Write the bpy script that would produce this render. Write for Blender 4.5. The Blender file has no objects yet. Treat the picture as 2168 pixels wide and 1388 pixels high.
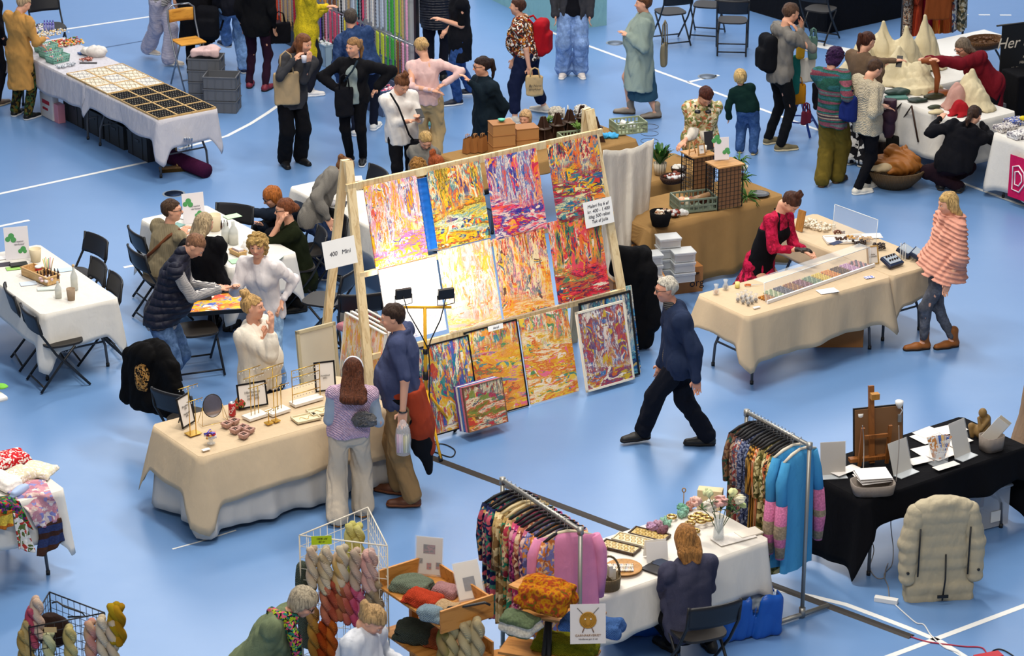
import bpy,bmesh,math,random
import numpy as np
from mathutils import Vector,Matrix
S = bpy.context.scene; COL = S.collection
# ---------------- camera ----------------
FPX,TH,CH,YAW = 5629.7,math.radians(21.516),9.906,35.8
cam = bpy.data.objects.new('camera',bpy.data.cameras.new('camera')); COL.objects.link(cam)
cam.location = (0,0,CH); cam.rotation_euler = (math.pi/2-TH,0,0)
cam.data.sensor_width = 36; cam.data.lens = FPX/2168*36; cam.data.clip_end = 200
S.camera = cam; cam.data.dof.use_dof = True; cam.data.dof.focus_distance = 25.5; cam.data.dof.aperture_fstop = 4.5
S.view_settings.view_transform = 'Standard'; S.view_settings.look = 'None'
S.view_settings.gamma = 1; S.view_settings.use_curve_mapping = False; S.view_settings.exposure = 0.0
# ---------------- world, hall lights and added lights ----------------
W = bpy.data.worlds.new('hall_ambience'); S.world = W; W.use_nodes = True
W.node_tree.nodes['Background'].inputs[0].default_value = (.96,.97,1,1)
W.node_tree.nodes['Background'].inputs[1].default_value = .31
def area(name,loc,aim,sx,sy,power,col=(1,1,1)):
    l = bpy.data.lights.new(name,'AREA'); l.shape = 'RECTANGLE'; l.size = sx; l.size_y = sy; l.energy = power; l.color = col
    o = bpy.data.objects.new(name,l); COL.objects.link(o); o.location = loc
    d = Vector(aim)-Vector(loc); o.rotation_euler = d.to_track_quat('-Z','Y').to_euler()
    return o
WARM = (1,.93,.82)
area('hall_and_fill_light',(0,9,12.2),(0,19,0),10,1.2,1000,WARM)  # added fill from the camera side, brightens the fronts of cloths and people
area('hall_and_fill_light',(-1,20,12),(-.3,21,0),5,.9,1000,WARM)
area('hall_and_fill_light',(2.5,26,12),(.5,25,0),5,.9,800,WARM)
area('hall_and_fill_light',(-4,30,12),(-1,28,0),5,.9,600,WARM)
area('hall_and_fill_light',(1,36,12),(0,33,0),5,.9,300,WARM)
area('added_sheen_light',(0,44.5,12.3),(0,44.4,0),20,14,2600,(1,.98,.95))  # added unseen panel; its reflection lays a pale sheen on the floor
# ---------------- pixel rays and materials ----------------
def ray(px,py):
    u = (px-1084)/FPX; v = (py-694)/FPX; c,s = math.cos(TH),math.sin(TH)
    return Vector((u,c-v*s,-s-v*c))
def G(px,py,z=0.):
    r = ray(px,py); return Vector((0,0,CH))+r*((CH-z)/-r.z)
def GY(px,py,y):
    r = ray(px,py); return Vector((0,0,CH))+r*(y/r.y)
def lin(h):
    if not isinstance(h,str): return (*h[:3],1)
    h = h.lstrip('#'); c = [int(h[i:i+2],16)/255 for i in (0,2,4)]
    return (*[x/12.92 if x <= .04045 else ((x+.055)/1.055)**2.4 for x in c],1)
_M = {}
def ramp(nt,fac,cols,const=True,spread=None):
    r = nt.nodes.new('ShaderNodeValToRGB'); cr = r.color_ramp
    cr.interpolation = 'CONSTANT' if const else 'LINEAR'
    n = len(cols)
    pos = spread or [i/n if const else i/max(1,n-1) for i in range(n)]
    for i,c in enumerate(cols):
        e = cr.elements[i] if i < 2 else cr.elements.new(pos[i])
        e.position = pos[i]; e.color = lin(c)
    nt.links.new(fac,r.inputs[0]); return r.outputs[0]
def mapping(nt,scale=(1,1,1),rot=(0,0,0),coord='Object',loc=(0,0,0)):
    t = nt.nodes.new('ShaderNodeTexCoord'); m = nt.nodes.new('ShaderNodeMapping')
    m.inputs['Scale'].default_value = scale; m.inputs['Rotation'].default_value = rot; m.inputs['Location'].default_value = loc
    nt.links.new(t.outputs[coord],m.inputs[0]); return m.outputs[0]
def noise(nt,vec,sc,det=2,rough=.5,dist=0):
    n = nt.nodes.new('ShaderNodeTexNoise'); n.inputs['Scale'].default_value = sc; n.inputs['Detail'].default_value = det
    n.inputs['Roughness'].default_value = rough; n.inputs['Distortion'].default_value = dist
    nt.links.new(vec,n.inputs['Vector']); return n.outputs[0]
def wave(nt,vec,sc,dist=0,axis='X',prof='SIN'):
    n = nt.nodes.new('ShaderNodeTexWave'); n.bands_direction = axis; n.wave_profile = prof
    n.inputs['Scale'].default_value = sc; n.inputs['Distortion'].default_value = dist; n.inputs['Detail Scale'].default_value = 1
    nt.links.new(vec,n.inputs['Vector']); return n.outputs['Fac']
def vor(nt,vec,sc,what='Color',feature='F1',rnd=1):
    n = nt.nodes.new('ShaderNodeTexVoronoi'); n.feature = feature; n.inputs['Scale'].default_value = sc
    n.inputs['Randomness'].default_value = rnd
    nt.links.new(vec,n.inputs['Vector']); return n.outputs[what]
def mixc(nt,f,a,b,mode='MIX'):
    m = nt.nodes.new('ShaderNodeMix'); m.data_type = 'RGBA'; m.blend_type = mode
    for k,v in ((0,f),(6,a),(7,b)):
        if hasattr(v,'links'): nt.links.new(v,m.inputs[k])
        else: m.inputs[k].default_value = v if k == 0 else lin(v)
    return m.outputs[2]
def bump(nt,b,h,st,dist=.01):
    n = nt.nodes.new('ShaderNodeBump'); n.inputs['Strength'].default_value = st; n.inputs['Distance'].default_value = dist
    nt.links.new(h,n.inputs['Height']); nt.links.new(n.outputs[0],b.inputs['Normal'])
def mth(nt,op,a,b=0.):
    m = nt.nodes.new('ShaderNodeMath'); m.operation = op
    for k,v in ((0,a),(1,b)):
        if hasattr(v,'links'): nt.links.new(v,m.inputs[k])
        else: m.inputs[k].default_value = v
    return m.outputs[0]
def M(kind,*c,r=None,s=1.,rot=0.,a=1.):
    """memoised procedural material; kind picks the recipe, c its colours, s its pattern scale"""
    key = (kind,c,r,s,rot,a)
    if key in _M: return _M[key]
    m = bpy.data.materials.new(kind); m.use_nodes = True; nt = m.node_tree; b = nt.nodes['Principled BSDF']
    L = nt.links.new; base = lin(c[0]) if c else (1,1,1,1)
    B = b.inputs; B['Base Color'].default_value = base; B['Roughness'].default_value = .6 if r is None else r
    B['Specular IOR Level'].default_value = .3
    def colour(o): L(o,B['Base Color'])
    if kind == 'plain':
        v = mapping(nt); colour(mixc(nt,mth(nt,'MULTIPLY',noise(nt,v,8*s,3),.25),c[0],tuple(x*.75 for x in base[:3])))
    elif kind == 'fabric':
        B['Roughness'].default_value = .9 if r is None else r; B['Specular IOR Level'].default_value = .12
        v = mapping(nt); colour(mixc(nt,mth(nt,'MULTIPLY',noise(nt,v,5*s,4,.7),.25),c[0],tuple(x*.7 for x in base[:3])))
        v2 = mapping(nt,(1,1,.6)); h = mth(nt,'ADD',noise(nt,v2,10*s,3,.5,.25),mth(nt,'MULTIPLY',wave(nt,v,150,2,'Z'),.02))
        bump(nt,b,h,.55 if s == 1 else .3,.06)
    elif kind == 'denim':
        B['Roughness'].default_value = .9; B['Specular IOR Level'].default_value = .1; v = mapping(nt)
        f = noise(nt,v,9*s,6,.7)
        colour(ramp(nt,f,[tuple(x*.6 for x in base[:3]),base[:3],tuple(min(1,x*1.7+.03) for x in base[:3])],False,[.3,.5,.72]))
        bump(nt,b,noise(nt,mapping(nt,(1,1,.7)),12,3,.5,.3),.55,.05)
    elif kind == 'knit':
        B['Roughness'].default_value = .95; B['Specular IOR Level'].default_value = .05; v = mapping(nt)
        w = wave(nt,v,42*s,3.5,'DIAGONAL'); w2 = vor(nt,v,85*s,'Distance')
        h = mth(nt,'ADD',w,w2); d = c[1] if len(c) > 1 else tuple(x*.55 for x in base[:3])
        colour(mixc(nt,mth(nt,'MULTIPLY',w2,.55),c[0],d)); bump(nt,b,h,.8,.012)
    elif kind == 'rib':
        B['Roughness'].default_value = .95; B['Specular IOR Level'].default_value = .05; v = mapping(nt,rot=(0,0,rot))
        w = wave(nt,v,20*s,1,'X'); colour(mixc(nt,w,c[0],c[1] if len(c) > 1 else tuple(x*.5 for x in base[:3]))); bump(nt,b,w,.8,.015)
    elif kind == 'stripe':   # horizontal hoops
        B['Roughness'].default_value = .9; v = mapping(nt,rot=(rot,0,0))
        colour(ramp(nt,wave(nt,v,10*s,.4,'Z'),c[:2])); bump(nt,b,noise(nt,v,15,4),.4,.02)
    elif kind == 'hoop':     # many-coloured bands stacked up the garment
        B['Roughness'].default_value = .95; v = mapping(nt,(.05,.05,1)); v2 = mapping(nt)
        f = noise(nt,v,9*s,0); cc = ramp(nt,f,c,True,[.0]+[.3+.42*i/(len(c)-1) for i in range(1,len(c))])
        colour(mixc(nt,mth(nt,'MULTIPLY',vor(nt,v2,60,'Distance'),.5),cc,'#221a18')); bump(nt,b,noise(nt,v2,60,3),.6,.01)
    elif kind == 'print':    # patches of c[1:] over c[0]
        B['Roughness'].default_value = .8; B['Specular IOR Level'].default_value = .15; v = mapping(nt)
        w = nt.nodes.new('ShaderNodeVectorMath'); w.operation = 'ADD'; L(v,w.inputs[0])
        nn = nt.nodes.new('ShaderNodeTexNoise'); nn.inputs['Scale'].default_value = 9*s; L(v,nn.inputs['Vector'])
        sc = nt.nodes.new('ShaderNodeVectorMath'); sc.operation = 'SCALE'; sc.inputs[3].default_value = .16/s; L(nn.outputs[1],sc.inputs[0]); L(sc.outputs[0],w.inputs[1])
        f = vor(nt,w.outputs[0],22*s); sp = nt.nodes.new('ShaderNodeSeparateColor'); L(f,sp.inputs[0])
        n = len(c); colour(ramp(nt,sp.outputs[0],c,True,[0]+[.38+.62*(i-1)/(n-1) for i in range(1,n)]))
        bump(nt,b,noise(nt,v,12,3,.5,.3),.6,.04)
    elif kind == 'metal':
        B['Metallic'].default_value = .9; B['Roughness'].default_value = .35 if r is None else r
    elif kind == 'paint':
        v = mapping(nt); B['Roughness'].default_value = .4 if r is None else r; B['Specular IOR Level'].default_value = .4
        bump(nt,b,noise(nt,v,60,2),.08,.005)
    elif kind == 'glass':
        B['Roughness'].default_value = .05 if r is None else r; B['Alpha'].default_value = a; B['Specular IOR Level'].default_value = .6
        B['IOR'].default_value = 1.45; m.blend_method = 'BLEND' if hasattr(m,'blend_method') else m.blend_method
    elif kind == 'wood':
        v = mapping(nt,(1,1,.12) if not rot else (.12,1,1)); B['Roughness'].default_value = .55
        f = noise(nt,v,22*s,5,.6,1.2); d = c[1] if len(c) > 1 else tuple(x*.62 for x in base[:3])
        colour(ramp(nt,f,[d,c[0],c[0]],False,[.33,.52,.8])); bump(nt,b,f,.15,.004)
    elif kind == 'wicker':
        v = mapping(nt); w = wave(nt,v,26*s,1,'Z'); w2 = wave(nt,v,18*s,1,'X')
        h = mth(nt,'MULTIPLY',w,w2); colour(mixc(nt,h,tuple(x*.4 for x in base[:3]),c[0])); bump(nt,b,h,1,.02)
    elif kind == 'weave':    # coarse burlap
        B['Roughness'].default_value = 1; B['Specular IOR Level'].default_value = .05; v = mapping(nt)
        h = mth(nt,'MULTIPLY',wave(nt,v,60*s,1.2,'Z'),wave(nt,v,60*s,1.2,'X'))
        colour(mixc(nt,mth(nt,'MULTIPLY',mth(nt,'ADD',h,noise(nt,v,6,5,.7)),.5),c[0],tuple(x*.55 for x in base[:3])))
        bump(nt,b,mth(nt,'ADD',h,mth(nt,'MULTIPLY',noise(nt,v,5,3),3)),.5,.012)
    elif kind == 'hair':
        B['Roughness'].default_value = .5; B['Specular IOR Level'].default_value = .25; v = mapping(nt,(1,1,.14))
        f = noise(nt,v,75*s,4,.65,.6); d = c[1] if len(c) > 1 else tuple(x*.42 for x in base[:3])
        colour(ramp(nt,f,[d,c[0],tuple(min(1,x*1.35) for x in base[:3])],False,[.36,.52,.72])); bump(nt,b,f,.9,.02)
    elif kind == 'curls':
        B['Roughness'].default_value = .6; B['Specular IOR Level'].default_value = .2; v = mapping(nt)
        f = noise(nt,v,38*s,3,.6,2.5); colour(ramp(nt,f,[tuple(x*.4 for x in base[:3]),c[0],tuple(min(1,x*1.4) for x in base[:3])],False,[.34,.52,.72])); bump(nt,b,f,1,.03)
    elif kind == 'skin':
        at = nt.nodes.new('ShaderNodeVertexColor'); at.layer_name = 'tint'; B['Roughness'].default_value = .55
        colour(mixc(nt,1.,c[0],at.outputs[0],'MULTIPLY')); B['Subsurface Weight'].default_value = 0
    elif kind == 'yarn':
        B['Roughness'].default_value = 1; B['Specular IOR Level'].default_value = .05; v = mapping(nt)
        f = noise(nt,v,7*s,2); n = len(c)
        cc = ramp(nt,f,c,False,[.3+.4*i/max(1,n-1) for i in range(n)]) if n > 1 else None
        w = wave(nt,v,70,3,'DIAGONAL'); dk = tuple(x*.6 for x in base[:3])
        colour(mixc(nt,mth(nt,'MULTIPLY',w,.35),cc if cc else c[0],dk)); bump(nt,b,w,.7,.01)
    elif kind == 'object':   # colour comes from the object itself, for many small repeats
        o = nt.nodes.new('ShaderNodeObjectInfo'); colour(o.outputs['Color'])
        if s > 1:
            v = mapping(nt); w = wave(nt,v,s,0,'Z'); bump(nt,b,w,1,.01)
    elif kind == 'glow':
        B['Emission Color'].default_value = base; B['Emission Strength'].default_value = s
    elif kind == 'quilt':    # padded rows across the garment
        B['Roughness'].default_value = .45 if r is None else r; v = mapping(nt); w = wave(nt,v,s,.3,'Z')
        colour(mixc(nt,mth(nt,'POWER',w,5.),c[0],c[0])); bump(nt,b,mth(nt,'ADD',mth(nt,'POWER',w,.4),mth(nt,'MULTIPLY',noise(nt,v,25,3),.5)),.9,.02)
    _M[key] = m; return m
# ---------------- object helpers ----------------
def setp(o,label=None,cat=None,group=None,kind=None):
    if label: o['label'] = label
    if cat: o['category'] = cat
    if group: o['group'] = group
    if kind: o['kind'] = kind
    return o
def link(o,parent=None,label=None):
    COL.objects.link(o)
    if parent is not None: o.parent = parent
    if label: o['label'] = label
    return o
def thing(name,label,cat,loc=(0,0,0),rotz=0.,group=None):
    o = bpy.data.objects.new(name,None); COL.objects.link(o); o.location = loc; o.rotation_euler = (0,0,math.radians(rotz)); o.empty_display_size = .1
    return setp(o,label,cat,group)
def dup(root,loc=None,rotz=None,label=None,group=None,scale=None):
    r = root.copy(); COL.objects.link(r)
    if loc is not None: r.location = loc
    if rotz is not None: r.rotation_euler = (0,0,math.radians(rotz))
    if label: r['label'] = label
    if group: r['group'] = group
    if scale: r.scale = scale if hasattr(scale,'__len__') else (scale,)*3
    for ch in list(root.children):
        c = ch.copy(); COL.objects.link(c); c.parent = r
        for g in list(ch.children):
            d = g.copy(); COL.objects.link(d); d.parent = c
    return r
def raw_mesh(V,Q,smooth=True):
    """numpy verts and quads -> mesh, fast"""
    me = bpy.data.meshes.new('m'); V = np.asarray(V,np.float32); Q = np.asarray(Q,np.int32)
    me.vertices.add(len(V)); me.vertices.foreach_set('co',V.ravel())
    me.loops.add(Q.size); me.loops.foreach_set('vertex_index',Q.ravel())
    me.polygons.add(len(Q)); me.polygons.foreach_set('loop_start',np.arange(0,Q.size,Q.shape[1],dtype=np.int32))
    me.polygons.foreach_set('use_smooth',np.full(len(Q),smooth)); me.update(calc_edges=True); return me
class B:
    """collects simple shapes into one mesh"""
    def __init__(s): s.v = []; s.f = []; s.sm = []
    def add(s,V,F,sm=False):
        n = len(s.v); s.v += [tuple(x) for x in V]; s.f += [tuple(i+n for i in f) for f in F]; s.sm += [sm]*len(F); return s
    def box(s,c,d,rz=0.,rx=0.,ry=0.,bev=.0):
        m = Matrix.Translation(c) @ Matrix.Rotation(math.radians(rz),4,'Z') @ Matrix.Rotation(math.radians(ry),4,'Y') @ Matrix.Rotation(math.radians(rx),4,'X')
        x,y,z = d[0]/2,d[1]/2,d[2]/2
        if bev <= 0 or min(x,y,z) < bev*1.2:
            V = [m @ Vector((i*x,j*y,k*z)) for k in (-1,1) for j in (-1,1) for i in (-1,1)]
            return s.add(V,[(0,2,3,1),(4,5,7,6),(0,1,5,4),(2,6,7,3),(0,4,6,2),(1,3,7,5)])
        bm = bmesh.new(); bmesh.ops.create_cube(bm,size=1); bmesh.ops.scale(bm,vec=d,verts=bm.verts)
        bmesh.ops.bevel(bm,geom=bm.edges[:],offset=bev,segments=2,affect='EDGES',profile=.5)
        bm.verts.index_update(); V = [m @ v.co for v in bm.verts]; F = [[v.index for v in f.verts] for f in bm.faces]; bm.free()
        return s.add(V,F)
    def tube(s,pts,r,n=8,cap=True,closed=False):
        P = [Vector(p) for p in pts]; k = len(P); R = r if hasattr(r,'__len__') else [r]*k; V = []; up = None
        for i,p in enumerate(P):
            a = P[i-1] if i or closed else p; b_ = P[(i+1) % k] if i < k-1 or closed else p
            t = (b_-a).normalized() if (b_-a).length > 1e-9 else Vector((0,0,1))
            if up is None: up = t.orthogonal().normalized()
            else:
                up = up-t*up.dot(t); up = up.normalized() if up.length > 1e-6 else t.orthogonal().normalized()
            w = t.cross(up)
            V += [p+(up*math.cos(q)+w*math.sin(q))*R[i] for q in (2*math.pi*j/n for j in range(n))]
        F = [(i*n+j,i*n+(j+1) % n,((i+1) % k)*n+(j+1) % n,((i+1) % k)*n+j) for i in range(k if closed else k-1) for j in range(n)]
        if cap and not closed: F += [tuple(range(n-1,-1,-1)),tuple(range((k-1)*n,k*n))]
        return s.add(V,F,True)
    def cyl(s,a,b_,r,r2=None,n=12): return s.tube([a,b_],[r,r if r2 is None else r2],n)
    def lathe(s,prof,c=(0,0,0),n=20,sx=1.,sy=1.):
        """prof: (radius, z) from bottom outside to top inside"""
        V = [(c[0]+r*sx*math.cos(2*math.pi*j/n),c[1]+r*sy*math.sin(2*math.pi*j/n),c[2]+z) for r,z in prof for j in range(n)]
        k = len(prof); F = [(i*n+j,i*n+(j+1) % n,(i+1)*n+(j+1) % n,(i+1)*n+j) for i in range(k-1) for j in range(n)]
        if prof[0][0] > 1e-5: F.append(tuple(range(n-1,-1,-1)))
        if prof[-1][0] > 1e-5: F.append(tuple(range((k-1)*n,k*n)))
        return s.add(V,F,True)
    def ball(s,c,r,n=10,sc=(1,1,1)):
        pr = [(max(1e-6,math.sin(math.pi*i/(n//2+1))),-math.cos(math.pi*i/(n//2+1))) for i in range(n//2+2)]
        V = [(c[0]+a*r*sc[0]*math.cos(2*math.pi*j/n),c[1]+a*r*sc[1]*math.sin(2*math.pi*j/n),c[2]+z*r*sc[2]) for a,z in pr for j in range(n)]
        return s.add(V,[(i*n+j,i*n+(j+1) % n,(i+1)*n+(j+1) % n,(i+1)*n+j) for i in range(len(pr)-1) for j in range(n)],True)
    def slab(s,pts,z0,z1):
        n = len(pts); V = [(p[0],p[1],z0) for p in pts]+[(p[0],p[1],z1) for p in pts]
        return s.add(V,[tuple(range(n-1,-1,-1)),tuple(range(n,2*n))]+[(i,(i+1) % n,n+(i+1) % n,n+i) for i in range(n)])
    def grid(s,fn,nu,nv,sm=True):
        V = [fn(i/(nu-1),j/(nv-1)) for j in range(nv) for i in range(nu)]
        return s.add(V,[(j*nu+i,j*nu+i+1,(j+1)*nu+i+1,(j+1)*nu+i) for j in range(nv-1) for i in range(nu-1)],sm)
    def out(s,name,mat,parent=None,label=None,solid=0.,loc=None):
        me = bpy.data.meshes.new(name); me.from_pydata(s.v,[],s.f); me.polygons.foreach_set('use_smooth',s.sm); me.materials.append(mat); me.validate()
        o = bpy.data.objects.new(name,me); link(o,parent,label)
        if loc is not None: o.location = loc
        if solid: md = o.modifiers.new('thickness','SOLIDIFY'); md.thickness = solid; md.offset = 0
        return o
def text(body,name,size,mat,parent,loc,rot=(0,0,0),font_shear=0.,ax='CENTER',lines=1.):
    c = bpy.data.curves.new(name,'FONT'); c.body = body; c.size = size; c.align_x = ax; c.align_y = 'CENTER'; c.extrude = .0006; c.shear = font_shear; c.space_line = lines
    tmp = bpy.data.objects.new(name,c); COL.objects.link(tmp); bpy.context.view_layer.update(); me = bpy.data.meshes.new_from_object(tmp.evaluated_get(bpy.context.evaluated_depsgraph_get())); bpy.data.objects.remove(tmp); me.materials.clear(); me.materials.append(mat); o = bpy.data.objects.new(name,me); link(o,parent); o.location = loc; o.rotation_euler = [math.radians(a) for a in rot]; return o
# ---------------- soft shapes: distance fields turned into one smooth surface ----------------
def snets(D,lo,h):
    ins = D < 0; s0 = [slice(0,-1),slice(1,None)]; cnt = np.zeros([n-1 for n in D.shape],np.uint8)
    for a in (0,1):
        for b_ in (0,1):
            for c in (0,1): cnt += ins[s0[a],s0[b_],s0[c]]
    mask = (cnt > 0) & (cnt < 8); I = np.argwhere(mask); idx = np.full(mask.shape,-1,np.int32); idx[mask] = np.arange(len(I),dtype=np.int32)
    acc = np.zeros((len(I),3),np.float32); w = np.zeros(len(I),np.float32); i,j,k = I.T
    cor = {(a,b_,c): D[i+a,j+b_,k+c] for a in (0,1) for b_ in (0,1) for c in (0,1)}
    for ax in range(3):
        o1,o2 = [x for x in range(3) if x != ax]
        for a in (0,1):
            for b_ in (0,1):
                p = [0,0,0]; p[o1] = a; p[o2] = b_; q = list(p); q[ax] = 1
                d0,d1 = cor[tuple(p)],cor[tuple(q)]; cr = (d0 < 0) != (d1 < 0); t = np.where(cr,d0/np.where(cr,d0-d1,1),0)
                pos = np.tile(np.array(p,np.float32),(len(I),1)); pos[:,ax] = t; acc += pos*cr[:,None]; w += cr
    V = (I+acc/np.maximum(w,1)[:,None])*h+np.array(lo); Q = []
    for ax in range(3):
        o1,o2 = [(1,2),(2,0),(0,1)][ax]
        sl = [slice(1,-1)]*3; sl[ax] = slice(0,-1); sh = list(sl); sh[ax] = slice(1,None)
        A,C = ins[tuple(sl)],ins[tuple(sh)]; E = np.argwhere(A != C); fl = A[tuple(E.T)]
        off = np.ones(3,int); off[ax] = 0; E = E+off
        u,v = np.zeros(3,int),np.zeros(3,int); u[o1] = 1; v[o2] = 1
        q = np.stack([idx[tuple((E-d).T)] for d in (u+v,v,0*u,u)],1)
        q[~fl] = q[~fl][:,::-1]; Q.append(q)
    return V,np.concatenate(Q)
class SD:
    def __init__(s,lo,hi,h=.01):
        s.h = h; s.lo = np.array(lo,float)-2*h; n = np.ceil((np.array(hi)+2*h-s.lo)/h).astype(int)+1
        s.ax = [(s.lo[i]+np.arange(n[i])*h).astype(np.float32) for i in range(3)]; s.D = np.full(n,1.,np.float32); s.n = n
    def win(s,lo,hi):
        a = np.clip(np.floor((np.array(lo)-s.lo)/s.h).astype(int),0,s.n); b_ = np.clip(np.ceil((np.array(hi)-s.lo)/s.h).astype(int)+1,0,s.n)
        sl = tuple(slice(a[i],b_[i]) for i in range(3)); return sl,s.ax[0][sl[0]][:,None,None],s.ax[1][sl[1]][None,:,None],s.ax[2][sl[2]][None,None,:]
    def comb(s,sl,d,k,op):
        D = s.D[sl]
        if op == 'u':
            if k > 0: hh = np.maximum(k-np.abs(D-d),0)/k; s.D[sl] = np.minimum(D,d)-hh*hh*k*.25
            else: s.D[sl] = np.minimum(D,d)
        else:
            d = -d
            if k > 0: hh = np.maximum(k-np.abs(D-d),0)/k; s.D[sl] = np.maximum(D,d)+hh*hh*k*.25
            else: s.D[sl] = np.maximum(D,d)
        return s
    def cone(s,a,b_,ra,rb=None,k=.02,flat=None,op='u'):
        rb = ra if rb is None else rb; a = np.array(a,float); b_ = np.array(b_,float); m = max(ra,rb)*1.05+k+s.h*3
        sl,X,Y,Z = s.win(np.minimum(a,b_)-m,np.maximum(a,b_)+m)
        if 0 in s.D[sl].shape: return s
        X = X-a[0]; Y = Y-a[1]; Z = Z-a[2]; ab = b_-a
        if flat is not None:
            f,q = np.array(flat[0]),1/flat[1]-1; dt = X*f[0]+Y*f[1]+Z*f[2]; X = X+dt*f[0]*q; Y = Y+dt*f[1]*q; Z = Z+dt*f[2]*q; ab = ab+f*(ab@f)*q
        t = np.clip((X*ab[0]+Y*ab[1]+Z*ab[2])/max(ab@ab,1e-9),0,1)
        d = np.sqrt((X-t*ab[0])**2+(Y-t*ab[1])**2+(Z-t*ab[2])**2)-(ra+(rb-ra)*t)
        if flat is not None: d = d*(.5+.5*flat[1])
        return s.comb(sl,d,k,op)
    def chain(s,P,R,k=.02,flat=None,op='u'):
        R = R if hasattr(R,'__len__') else [R]*len(P)
        for i in range(len(P)-1): s.cone(P[i],P[i+1],R[i],R[i+1],k,flat,op)
        return s
    def ell(s,c,r,ax=None,k=.02,op='u'):
        c = np.array(c,float); m = max(r)+k+s.h*3; sl,X,Y,Z = s.win(c-m,c+m)
        if 0 in s.D[sl].shape: return s
        X = X-c[0]; Y = Y-c[1]; Z = Z-c[2]
        if ax is not None: X,Y,Z = [X*a[0]+Y*a[1]+Z*a[2] for a in ax]
        k0 = np.sqrt((X/r[0])**2+(Y/r[1])**2+(Z/r[2])**2); k1 = np.sqrt((X/r[0]**2)**2+(Y/r[1]**2)**2+(Z/r[2]**2)**2)
        return s.comb(sl,k0*(k0-1)/np.maximum(k1,1e-6),k,op)
    def rbox(s,c,half,ax=None,rad=.02,k=.02,op='u'):
        c = np.array(c,float); m = np.linalg.norm(half)+rad+k+s.h*3; sl,X,Y,Z = s.win(c-m,c+m)
        if 0 in s.D[sl].shape: return s
        X = X-c[0]; Y = Y-c[1]; Z = Z-c[2]
        if ax is not None: X,Y,Z = [X*a[0]+Y*a[1]+Z*a[2] for a in ax]
        q = [np.abs(P)-max(hh-rad,0) for P,hh in zip((X,Y,Z),half)]
        d = np.sqrt(sum(np.maximum(t,0)**2 for t in q))+np.minimum(np.maximum(np.maximum(q[0],q[1]),q[2]),0)-rad
        return s.comb(sl,d,k,op)
    def cut(s,p,nrm,k=0.):
        """keep the side opposite to nrm"""
        X,Y,Z = s.ax[0][:,None,None],s.ax[1][None,:,None],s.ax[2][None,None,:]
        d = -((X-p[0])*nrm[0]+(Y-p[1])*nrm[1]+(Z-p[2])*nrm[2]); return s.comb((slice(None),)*3,d,k,'s')
    def folds(s,amp,sc=14.,seed=0,st=(1,1,.45),curl=0.):
        m = np.abs(s.D) < max(.05,amp*2); i = np.argwhere(m); p = (i*s.h+s.lo)*sc*np.array(st); rs = np.random.RandomState(seed); o = np.zeros(len(i)); q = p.copy()
        for _ in range(2): q = q+.7*np.sin(q[:,[1,2,0]]*rs.uniform(.5,.9)+rs.uniform(0,6,3))
        for a in range(4): d = rs.normal(size=3); d /= np.linalg.norm(d); o += (1.2-2*np.abs(np.sin(q@d*(.5+.35*a)+rs.uniform(0,6))))/(1+.6*a)
        s.D[tuple(i.T)] += (amp*.5*o).astype(np.float32); return s
    def out(s,name,mat,parent=None,origin=(0,0,0),label=None,rel=1):
        s.D[[0,-1]] = 1; s.D[:,[0,-1]] = 1; s.D[:,:,[0,-1]] = 1
        V,Q = snets(s.D,s.lo,s.h)
        if not len(Q): print('EMPTY',name,label); V,Q = np.zeros((4,3)),np.array([[0,1,2,3]])
        for _ in range(rel):   # a little relaxing takes the grid out of the surface
            A = np.zeros_like(V); n = np.zeros(len(V)); nx = np.roll(Q,-1,1)
            for c in range(4):
                for j in range(3): A[:,j] += np.bincount(Q[:,c],V[nx[:,c],j],len(V))+np.bincount(nx[:,c],V[Q[:,c],j],len(V))
                n += np.bincount(Q[:,c],minlength=len(V))+np.bincount(nx[:,c],minlength=len(V))
            V = V*.45+.55*A/np.maximum(n,1)[:,None]
        s.V = V-np.array(origin); me = raw_mesh(s.V,Q); me.name = name; me.materials.append(mat)
        o = bpy.data.objects.new(name,me); link(o,parent,label); return o
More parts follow.
